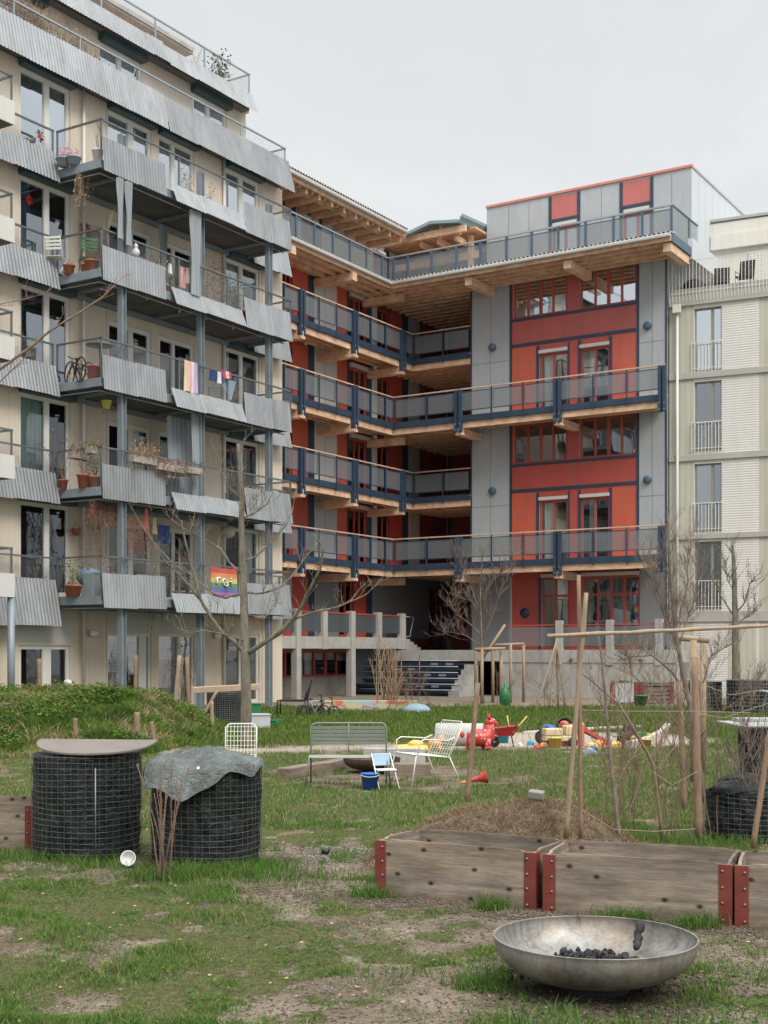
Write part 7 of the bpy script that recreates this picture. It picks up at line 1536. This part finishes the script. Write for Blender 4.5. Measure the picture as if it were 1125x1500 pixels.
# dried grasses along the sixth level rail
for i, (x, n) in enumerate([(12, 26), (30, 34), (48, 40), (62, 40), (100, 24), (118, 20), (136, 10)]):
    c = W(x, 5, 26.3, 0.0); mb = MB(); 
    for _ in range(n * 3): a = U(-0.5, 0.5); mb.tube([(a * 0.5, U(-.1, .1), 0.2), (a * 0.7, U(-.1, .1), 0.8), (a + U(-.2, .2), U(-.2, .2), U(0.9, 1.5))], 0.006, 4, 0, 0.003, smooth=False); mb.leaf((a + U(-.2, .2), U(-.1, .1), U(0.7, 1.3)), (U(-.08, .08), 0.02, U(-.1, .1)), 0.025)
    mb.box((-0.4, -0.12, 0), (0.4, 0.12, 0.25)); ob = mb.build('dry_grass', DRY, None, c); ob.rotation_euler = (0, 0, TH); tag(ob, ['dried grass tuft at the far left of the long upper walkway', 'second tuft of dried grass from the left on the upper walkway', 'thick tan dried grass on the long upper walkway', 'thick tan dried grass before the beige wall on the upper walkway', 'lower dried plants in the middle of the upper walkway', 'sparse dried plants right of the middle tufts', 'last thin dried plant before the upper windows'][i], 'dry grass', 'dried plants along the upper walkway')
# outdoor curtains
def curtain(label, x0, x1, b, z1, z0, w_=10, pinch=0.5):
    p = wab(ua(x0, b), b, z0); L = ua(x1, b) - ua(x0, b); n = 26; k = 12; vs = []; fs = []; mb = MB()
    for j in range(k + 1):
        t = j / k; sq = 1 - pinch * math.sin(math.pi * min(1, (1 - t) * 0.8)) ** 2
        for i in range(n + 1): u = (i / n - 0.5) * L * sq + L / 2; vs.append((u, 0.05 * math.sin(i * 1.4 + t) + 0.01 * math.sin(t * 9), (z1 - z0) * t))
    for j in range(k):
        for i in range(n): fs.append((j * (n + 1) + i, j * (n + 1) + i + 1, (j + 1) * (n + 1) + i + 1, (j + 1) * (n + 1) + i))
    mb.add(vs, fs, 0, True); ob = mb.build('outdoor_curtain', CURT_GR, None, p); ob.rotation_euler = (0, 0, TH); tag(ob, label, 'curtain')
curtain('pale curtain left of the first post below the uppermost deck', 172, 180, 24.35, SL[4] - 0.35, SL[3] + 0.9); curtain('pale curtain right of the first post below the uppermost deck', 184, 193, 24.35, SL[4] - 0.35, SL[3] + 0.8)
curtain('dark tied curtain at the back between the two glass doors', 234, 245, 25.9, SL[4] - 0.4, SL[3] + 0.6); curtain('wide grey curtain left of the middle post below the uppermost deck', 279, 294, 24.35, SL[4] - 0.35, SL[3] + 0.1, pinch=0.3)
curtain('large grey tarpaulin curtain closing the balcony bay above the rainbow flag storey', 246, 283, 25.2, SL[2] - 0.4, SL[1] + 0.1, pinch=0.05); curtain('narrow pale curtain beside the middle post above the rainbow flag storey', 282, 292, 24.6, SL[2] - 0.35, SL[1] + 0.1, pinch=0.1)
# star, table, bikes, chairs, laundry, flag
c = onb(42, 293, 26.5); mb = MB()
for k in range(12): a = k * math.pi / 6; r0 = 0.17 if k % 2 else 0.11; mb.add([(math.cos(a) * r0, 0, math.sin(a) * r0), (math.cos(a + 0.9) * 0.04, 0.03, math.sin(a + 0.9) * 0.04), (math.cos(a - 0.9) * 0.04, 0.03, math.sin(a - 0.9) * 0.04), (math.cos(a) * 0.03, -0.05, math.sin(a) * 0.03)], [(0, 1, 3), (0, 3, 2), (0, 2, 1)])
ob = mb.build('paper_star', REDP, None, wab(ua(42, 26.5), 26.47, c.z)); ob.rotation_euler = (0, 0, TH); tag(ob, 'red paper star hanging in the glass door of the second highest storey', 'star')
c = onb(57, 203, 26.15); o = thing('flower_ornament', 'pink flower ornament fixed to the narrow walkway rail', 'ornament', c, TH); mb = MB(); [mb.leaf((0, -0.03, 0), (0.13 * math.cos(k), -0.02, 0.13 * math.sin(k)), 0.05) for k in range(7)]; mb.build('petals', REDP, o); mb = MB(); [mb.leaf((0.02, -0.03, 0.1), (0.2 * math.cos(k), -0.02, 0.14 * abs(math.sin(k))), 0.03) for k in range(5)]; mb.build('leaves', LEAF, o)
mb = MB(); mb.ell((0, 0, 0), (0.15, 0.1, 0.1), 8, 6, 0, None, 0.3); ob = mb.build('bird_feeder', RAILM, None, onb(42, 207, 26.15)); tag(ob, 'small dark ornament left of the pink flower on the rail', 'ornament')
o = thing('balcony_table', 'round dark bistro table at the corner of the middle deep balcony', 'table', W(146, 2, 25.0)); mb = MB(); mb.lathe([(0.001, 0.98), (0.36, 0.98), (0.36, 1.01), (0.001, 1.01)], n=30); mb.build('tabletop', RAILM, o); mb = MB(); mb.tube([(0, 0, 0.03), (0, 0, 0.98)], 0.02, 7); mb.tube([(-0.22, 0, 0.01), (0.22, 0, 0.01)], 0.015, 6); mb.tube([(0, -0.22, 0.01), (0, 0.22, 0.01)], 0.015, 6); mb.build('leg', RAILM, o)
bike('black bicycle parked crosswise on the middle deep balcony', W(110, 2, 25.4), TH + 1.2, 0.75, BLACKP, 'bicycle', 2, 'bicycle'); bike('second black bicycle behind the crosswise one on the middle deep balcony', W(118, 2, 25.7), TH + 1.35, 0.72, BLACKP, 'bicycle', 2, 'bicycle')
pot('bucket', 'round red container beside the parked bicycles', REDFADE, W(137, 2, 25.0), 0.17, 0.4)
def fchair(label, loc, rz, mat=RAILM):
    o = thing('folding_chair', label, 'chair', loc, rz); mb = MB()
    for k in range(4): mb.box((-0.2, -0.18 + k * 0.1, 0.44), (0.2, -0.1 + k * 0.1, 0.455))
    mb.build('seat', mat, o); mb = MB()
    for k in range(4): mb.box((-0.2, 0.22 + k * 0.02, 0.6 + k * 0.09), (0.2, 0.235 + k * 0.02, 0.66 + k * 0.09))
    mb.build('backrest', mat, o)
    for s in (-0.2, 0.2): mb = MB(); mb.tube([(s, -0.2, 0), (s, 0.12, 0.5), (s, 0.3, 0.95)], 0.012, 6); mb.build('leg', mat, o); mb = MB(); mb.tube([(s, 0.25, 0), (s, -0.18, 0.44)], 0.012, 6); mb.build('leg', mat, o)
fchair('slatted folding chair before the doors of the middle deep balcony', W(232, 2, 25.6), TH + 0.3); fchair('slatted folding chair near the hanging laundry', W(318, 2, 25.5), TH - 0.6); fchair('folding chair at the right end of the middle deep balcony', W(378, 2, 25.3), TH + 0.9)
fchair('green folding chair on the second highest deep balcony', W(128, 3, 25.3), TH + 2.6, GREENP); fchair('white chair at the back corner of the second highest deep balcony', W(83, 3, 25.9), TH + 2.0, WHITEM)
def cloth(name, label, x0, x1, y0, y1, b, mat, sag=0.0, cat='laundry'):
    p = onb(x0, y0, b); a0, a1 = ua(x0, b), ua(x1, b); D = depth((a0 + a1) / 2, b); hgt = (y1 - y0) / F * D; n, k = 20, 14; vs = []; fs = []; mb = MB(); L = a1 - a0
    for j in range(k + 1):
        for i in range(n + 1): u = i / n; t = j / k; vs.append((u * L, -0.03 + 0.03 * math.sin(u * 9 + t * 2) * t, -hgt * t - sag * math.sin(math.pi * u) * (1 - t * 0.3)))
    for j in range(k):
        for i in range(n): fs.append((j * (n + 1) + i, j * (n + 1) + i + 1, (j + 1) * (n + 1) + i + 1, (j + 1) * (n + 1) + i))
    mb.add(vs, fs, 0, True); ob = mb.build(name, mat, None, p); ob.rotation_euler = (0, 0, TH); tag(ob, label, cat); return ob, L, hgt
def stripes(name, cols, axis='Z', span=1.0, off=0.0):
    m, nt, out = newmat(name); t = NT(nt); tc = t.n('ShaderNodeTexCoord'); sp_ = t.n('ShaderNodeSeparateXYZ'); t.l(tc.outputs['Object'], sp_.inputs[0])
    f = t.math('ADD', t.math('MULTIPLY', sp_.outputs[axis], 1.0 / span), off); n = len(cols)
    cc = t.ramp(f, [(i / n, c) for i, c in enumerate(cols)], 'CONSTANT'); nn = t.noise(t.coord('Object'), 9, 3, 0.6); cc = t.mix(1.0, cc, t.ramp(nn, [(0.3, 0.85), (0.7, 1.0)]), 'MULTIPLY')
    p = t.bsdf(cc, 0.85, 0, None, 0.2); t.l(p.outputs[0], out.inputs[0]); return m
RB6 = [(0.38, 0.14, 0.36), (0.13, 0.14, 0.33), (0.11, 0.24, 0.12), (0.55, 0.44, 0.15), (0.55, 0.25, 0.10), (0.50, 0.09, 0.075)]
fl, L, hg = cloth('rainbow_flag', 'rainbow flag with white lettering hanging from the lowest balcony rail', 308, 346, 829, 869, 24.38, stripes('rainbow_stripes', RB6, 'Z', 0.84, 1.06), 0.05, 'flag')
fo = thing('rainbow_flag', 'rainbow flag with white lettering hanging from the lowest balcony rail', 'flag', fl.location, TH); fl.parent = fo; fl.location = (0, 0, 0); fl.rotation_euler = (0, 0, 0); fl.name = 'flag_cloth'
for kk in ('label', 'category'): del fl[kk]
fo.name = 'rainbow_flag'
mb = MB()
for pts in ([(0.2, 0.36), (0.2, 0.62)], [(0.2, 0.42), (0.26, 0.36), (0.33, 0.37)], [(0.52, 0.40), (0.44, 0.38), (0.40, 0.46), (0.44, 0.58), (0.56, 0.64), (0.62, 0.58), (0.60, 0.52), (0.55, 0.52)], [(0.68, 0.48), (0.77, 0.46), (0.78, 0.62)], [(0.72, 0.36), (0.76, 0.36)]):
    q = [(p[0] * L, -0.065 + 0.03 * math.sin(p[0] * 9 + p[1] * 2) * p[1], -hg * p[1] - 0.05 * math.sin(math.pi * p[0])) for p in pts]; mb.tube(q, 0.026, 6)
mb.build('lettering', WHITE, fo)
cloth('rainbow_scarf', 'vertical striped pastel rainbow cloth hanging on the middle deep balcony', 269, 288, 527, 572, 24.42, stripes('pastel_vertical_stripes', [(0.62, 0.5, 0.35), (0.6, 0.42, 0.3), (0.66, 0.36, 0.4), (0.68, 0.6, 0.62), (0.5, 0.32, 0.5), (0.3, 0.35, 0.55)], 'X', 0.62, 0.0), cat='cloth')
cloth('laundry', 'navy shirt with red and white parts over the middle balcony rail', 306, 325, 540, 557, 24.4, stripes('navy_white_red', [(0.03, 0.05, 0.14), (0.03, 0.05, 0.14), (0.6, 0.6, 0.62), (0.04, 0.06, 0.16)], 'X', 0.7), 0.02); cloth('laundry', 'red and white cloth beside the navy shirt', 324, 337, 541, 551, 24.39, stripes('red_white', [(0.5, 0.05, 0.08), (0.62, 0.6, 0.62), (0.5, 0.05, 0.08)], 'X', 0.5), 0.03)
p = onb(321, 553, 24.5); mb = MB(); a = ua(346, 24.5) - ua(321, 24.5); mb.add([(0, 0, 0), (a, 0, 0.02), (a * 0.62, -0.05, -0.6), (a * 0.5, 0.0, -0.62)], [(0, 1, 2, 3)]); ob = mb.build('laundry', plain('faded_blue_cloth', (0.22, 0.28, 0.36), 0.9, 0.15), None, p); ob.rotation_euler = (0, 0, TH); tag(ob, 'faded blue triangular cloth hanging below the navy shirt', 'laundry')
for (x0, x1, y0, y1, c, lb) in ((262, 270, 389, 420, (0.55, 0.28, 0.28), 'pink striped garment on the second highest deep balcony'), (271, 276, 391, 414, (0.60, 0.45, 0.40), 'pale orange garment right of the pink striped one'), (279, 284, 396, 410, (0.25, 0.38, 0.22), 'small green garment beside the pale orange one'), (246, 250, 385, 400, (0.6, 0.6, 0.6), 'white garment left of the pink striped one')):
    cloth('laundry', lb, x0, x1, y0, y1, 24.6, stripes('cloth_%d' % x0, [c, mul(c, 1.6), c, mul(c, 0.7)], 'X', 0.3), 0.01)
mb = MB(); mb.ell((0, 0, 0.1), (0.11, 0.09, 0.13), 12, 8); mb.ell((0, 0, 0.27), (0.06, 0.055, 0.08), 10, 7); mb.tube([(0, 0, 0.3), (0, 0, 0.44)], 0.03, 8, 0, 0.005); mb.tube([(-0.06, 0, 0.15), (-0.16, 0, 0.05)], 0.025, 6); tag(mb.build('garden_figure', WHITE, None, W(199, 3, 24.8, 0.78)), 'white seated figure ornament on the second highest deep balcony', 'ornament')
mb = MB(); vs = []; n = 12
for i in range(n + 1): t = i / n; w_ = 0.06 * math.sin(math.pi * min(1, t * 0.9 + 0.08)); cxx = 0.22 * t * t; vs += [(cxx - w_, 0, 0.62 * t), (cxx + w_, 0, 0.62 * t)]
mb.add(vs, [(2 * i, 2 * i + 1, 2 * i + 3, 2 * i + 2) for i in range(n)]); ob = mb.build('feather_ornament', CREAMP, None, onb(160, 335, 25.6)); ob.rotation_euler = (0, 0, TH); tag(ob, 'big pale feather ornament in front of the upper glass door', 'ornament')
for (x, y, r, lb) in ((337, 757, 0.13, 'smaller upper white paper lantern behind the flag storey'), (335, 779, 0.21, 'larger lower white paper lantern above the rainbow flag')):
    o = thing('paper_lantern', lb, 'lantern', onb(x, y, 25.6)); mb = MB(); mb.ell((0, 0, 0), (r, r, r * 0.95), 20, 12); mb.build('shade', CREAMP if False else plain('paper_white', (0.55, 0.53, 0.47), 0.9, 0.08), o); mb = MB(); mb.tube([(0, 0, r * 0.9), (0, 0, r + 0.25)], 0.005, 4); mb.build('cord', RAILM, o)
crate('crate', 'stack of slatted grey crates at the corner of the lowest deep balcony', STEEL_L, W(137, 0, 25.0), 0.4, 0.35, 0.6, TH); mb = MB(); mb.ell((0, 0, 0.2), (0.35, 0.25, 0.25), 16, 9, 0, None, 0.06); tag(mb.build('blue_cushion', plain('faded_blue_fabric', (0.18, 0.27, 0.36), 0.9, 0.15), None, W(130, 0, 25.5, 0.35)), 'faded blue cushion behind the green plant on the lowest deep balcony', 'cushion')
cloth('hanging_decoration', 'small orange-red cloth hanging by the right of the first post above the lowest deck', 211, 216, 745, 775, 24.9, REDFADE, 0.0, 'decoration'); cloth('hanging_decoration', 'small mustard cloth beside the orange-red hanging one', 223, 228, 758, 782, 25.2, CREAMP, 0.0, 'decoration'); cloth('towel', 'dark blue towel in the lowest deep balcony doorway', 232, 248, 768, 795, 26.2, BLUEP, 0.02, 'towel')
crate('balcony_box', 'black ribbed box on the balcony above the rainbow flag', BLACKP, W(345, 1, 24.9), 0.6, 0.3, 0.42, TH, 'box')
o = thing('patio_table', 'grey panelled table behind the reddish trailing planter', 'table', W(256, 1, 24.9), TH); mb = MB(); mb.box((-0.45, -0.25, 0.72), (0.45, 0.25, 0.75)); mb.build('tabletop', RAILM, o)
for x in (-0.4, 0.4):
    for y in (-0.2, 0.2): mb = MB(); mb.tube([(x, y, 0), (x, y, 0.72)], 0.015, 6); mb.build('leg', RAILM, o)
# festoon bulbs under the middle deck
for i, (x, y) in enumerate(((215, 437), (263, 456), (302, 466), (341, 481), (382, 493))):
    mb = MB(); mb.ell((0, 0, 0), (0.035, 0.035, 0.05), 8, 6); mb.tube([(0, 0, 0.04), (0, 0, 0.2)], 0.008, 4); tag(mb.build('festoon_bulb', CREAMP, None, onb(x, y, 24.7)), 'small bulb of the festoon hanging under the middle deck', 'light bulb', 'festoon bulbs under the balcony deck')
# lounge furniture on the cream roof terrace
def RBp(x, back, z): u = rs(x); return Vector((10.50 + cn * u - sn * back * -1 * -1, 48.45 + sn * u + cn * back, z))
def rbw(u, back, z): return Vector((10.50 + cn * u - sn * back, 48.45 + sn * u + cn * back, z))
THR = math.atan2(sn, cn)
def tchair(label, loc, rz):
    o = thing('terrace_chair', label, 'chair', loc, rz); mb = MB(); [mb.box((-0.28, 0.2 + 0.02 * k, 0.45 + 0.085 * k), (0.28, 0.225 + 0.02 * k, 0.52 + 0.085 * k)) for k in range(8)]; mb.build('backrest', BLACKR, o); mb = MB(); mb.box((-0.28, -0.3, 0.38), (0.28, 0.2, 0.42)); mb.build('seat', BLACKR, o)
    for s in (-0.28, 0.28): mb = MB(); mb.tube([(s, -0.3, 0), (s, -0.28, 0.6), (s, 0.25, 0.62)], 0.018, 6); mb.build('armrest', BLACKP, o); mb = MB(); mb.tube([(s, 0.1, 0.4), (s, 0.3, 0)], 0.018, 6); mb.build('leg', BLACKP, o)
tchair('left black high-backed chair on the cream roof terrace', rbw(1.75, 0.9, 14.85), THR + 0.15); tchair('right black high-backed chair on the cream roof terrace', rbw(2.6, 0.9, 15.0), THR - 0.1)
mb = MB(); mb.ell((0, 0, 0.35), (0.5, 0.42, 0.42), 20, 10); mb.box((-0.4, -0.3, 0), (0.4, 0.3, 0.1)); tag(mb.build('covered_grill', BLACKR, None, rbw(0.75, 0.9, 14.8)), 'rounded black covered lounge seat at the left of the cream roof terrace', 'covered seat')
o = thing('side_table', 'low dark lattice table between the covered seat and the black chairs', 'table', rbw(1.62, 1.3, 14.75), THR); mb = MB(); mb.box((-0.25, -0.2, 0.42), (0.25, 0.2, 0.45)); mb.build('tabletop', RAILM, o)
for x in (-0.22, 0.22): mb = MB(); mb.box((x - 0.02, -0.18, 0), (x + 0.02, 0.18, 0.42)); mb.build('leg', RAILM, o)
# children's things at the terrace of the gallery house
# ================================================================== CAMERA, SKY, SUN
cd = bpy.data.cameras.new('camera'); cam = bpy.data.objects.new('camera', cd); COL.objects.link(cam); cam.location = (0, 0, HC); cam.rotation_euler = (math.pi / 2, 0, 0)
cd.sensor_fit = 'HORIZONTAL'; cd.sensor_width = 36; cd.lens = 36 * F / 1125; cd.shift_y = (HY - 750) / 1125; cd.clip_end = 3000; cd.clip_start = 0.05; sc.camera = cam
wd = bpy.data.worlds.new('World'); sc.world = wd; wd.use_nodes = True; nt = wd.node_tree; nt.nodes.clear(); t = NT(nt)
out = t.n('ShaderNodeOutputWorld'); bg = t.n('ShaderNodeBackground'); sky = t.n('ShaderNodeTexSky'); sky.sky_type = 'NISHITA'; sky.sun_disc = False
SE, SR = math.radians(42), math.radians(152)
sky.sun_elevation = SE; sky.sun_rotation = SR; sky.dust_density = 4.0
tc = t.n('ShaderNodeTexCoord'); mp = t.n('ShaderNodeMapping'); mp.inputs['Scale'].default_value = (1, 1, 2.4); t.l(tc.outputs['Generated'], mp.inputs[0])
n1 = t.noise(mp.outputs[0], 2.6, 6, 0.55, 0.8)
cloud = t.ramp(n1, [(0.32, (7.3, 7.65, 7.85)), (0.5, (7.9, 8.1, 8.15)), (0.68, (8.5, 8.55, 8.5))])
mxx = t.mix(0.9, sky.outputs[0], cloud)
sz = t.n('ShaderNodeSeparateXYZ'); t.l(tc.outputs['Generated'], sz.inputs[0])   # an overcast sky is brightest overhead
lift = t.ramp(sz.outputs['Z'], [(0.0, 1.17), (0.25, 1.12), (0.48, 1.02), (0.66, 3.0), (0.9, 4.5)])
mxx = t.mix(1.0, mxx, lift, 'MULTIPLY')
t.l(mxx, bg.inputs[0]); bg.inputs[1].default_value = 0.1; t.l(bg.outputs[0], out.inputs[0])
sl = bpy.data.lights.new('sun', 'SUN'); sl.energy = 2.0; sl.angle = math.radians(25); sl.color = (1.0, 0.95, 0.88); so = bpy.data.objects.new('sun', sl); COL.objects.link(so)
dv = Vector((math.sin(SR) * math.cos(SE), math.cos(SR) * math.cos(SE), math.sin(SE))); so.rotation_euler = dv.to_track_quat('Z', 'Y').to_euler(); so.location = (20, -10, 30)
sc.view_settings.view_transform = 'Standard'; sc.view_settings.look = 'None'; sc.view_settings.exposure = 0
sc.render.engine = 'CYCLES'; sc.cycles.transparent_max_bounces = 24; sc.cycles.max_bounces = 9; sc.cycles.diffuse_bounces = 7; sc.cycles.use_denoising = True
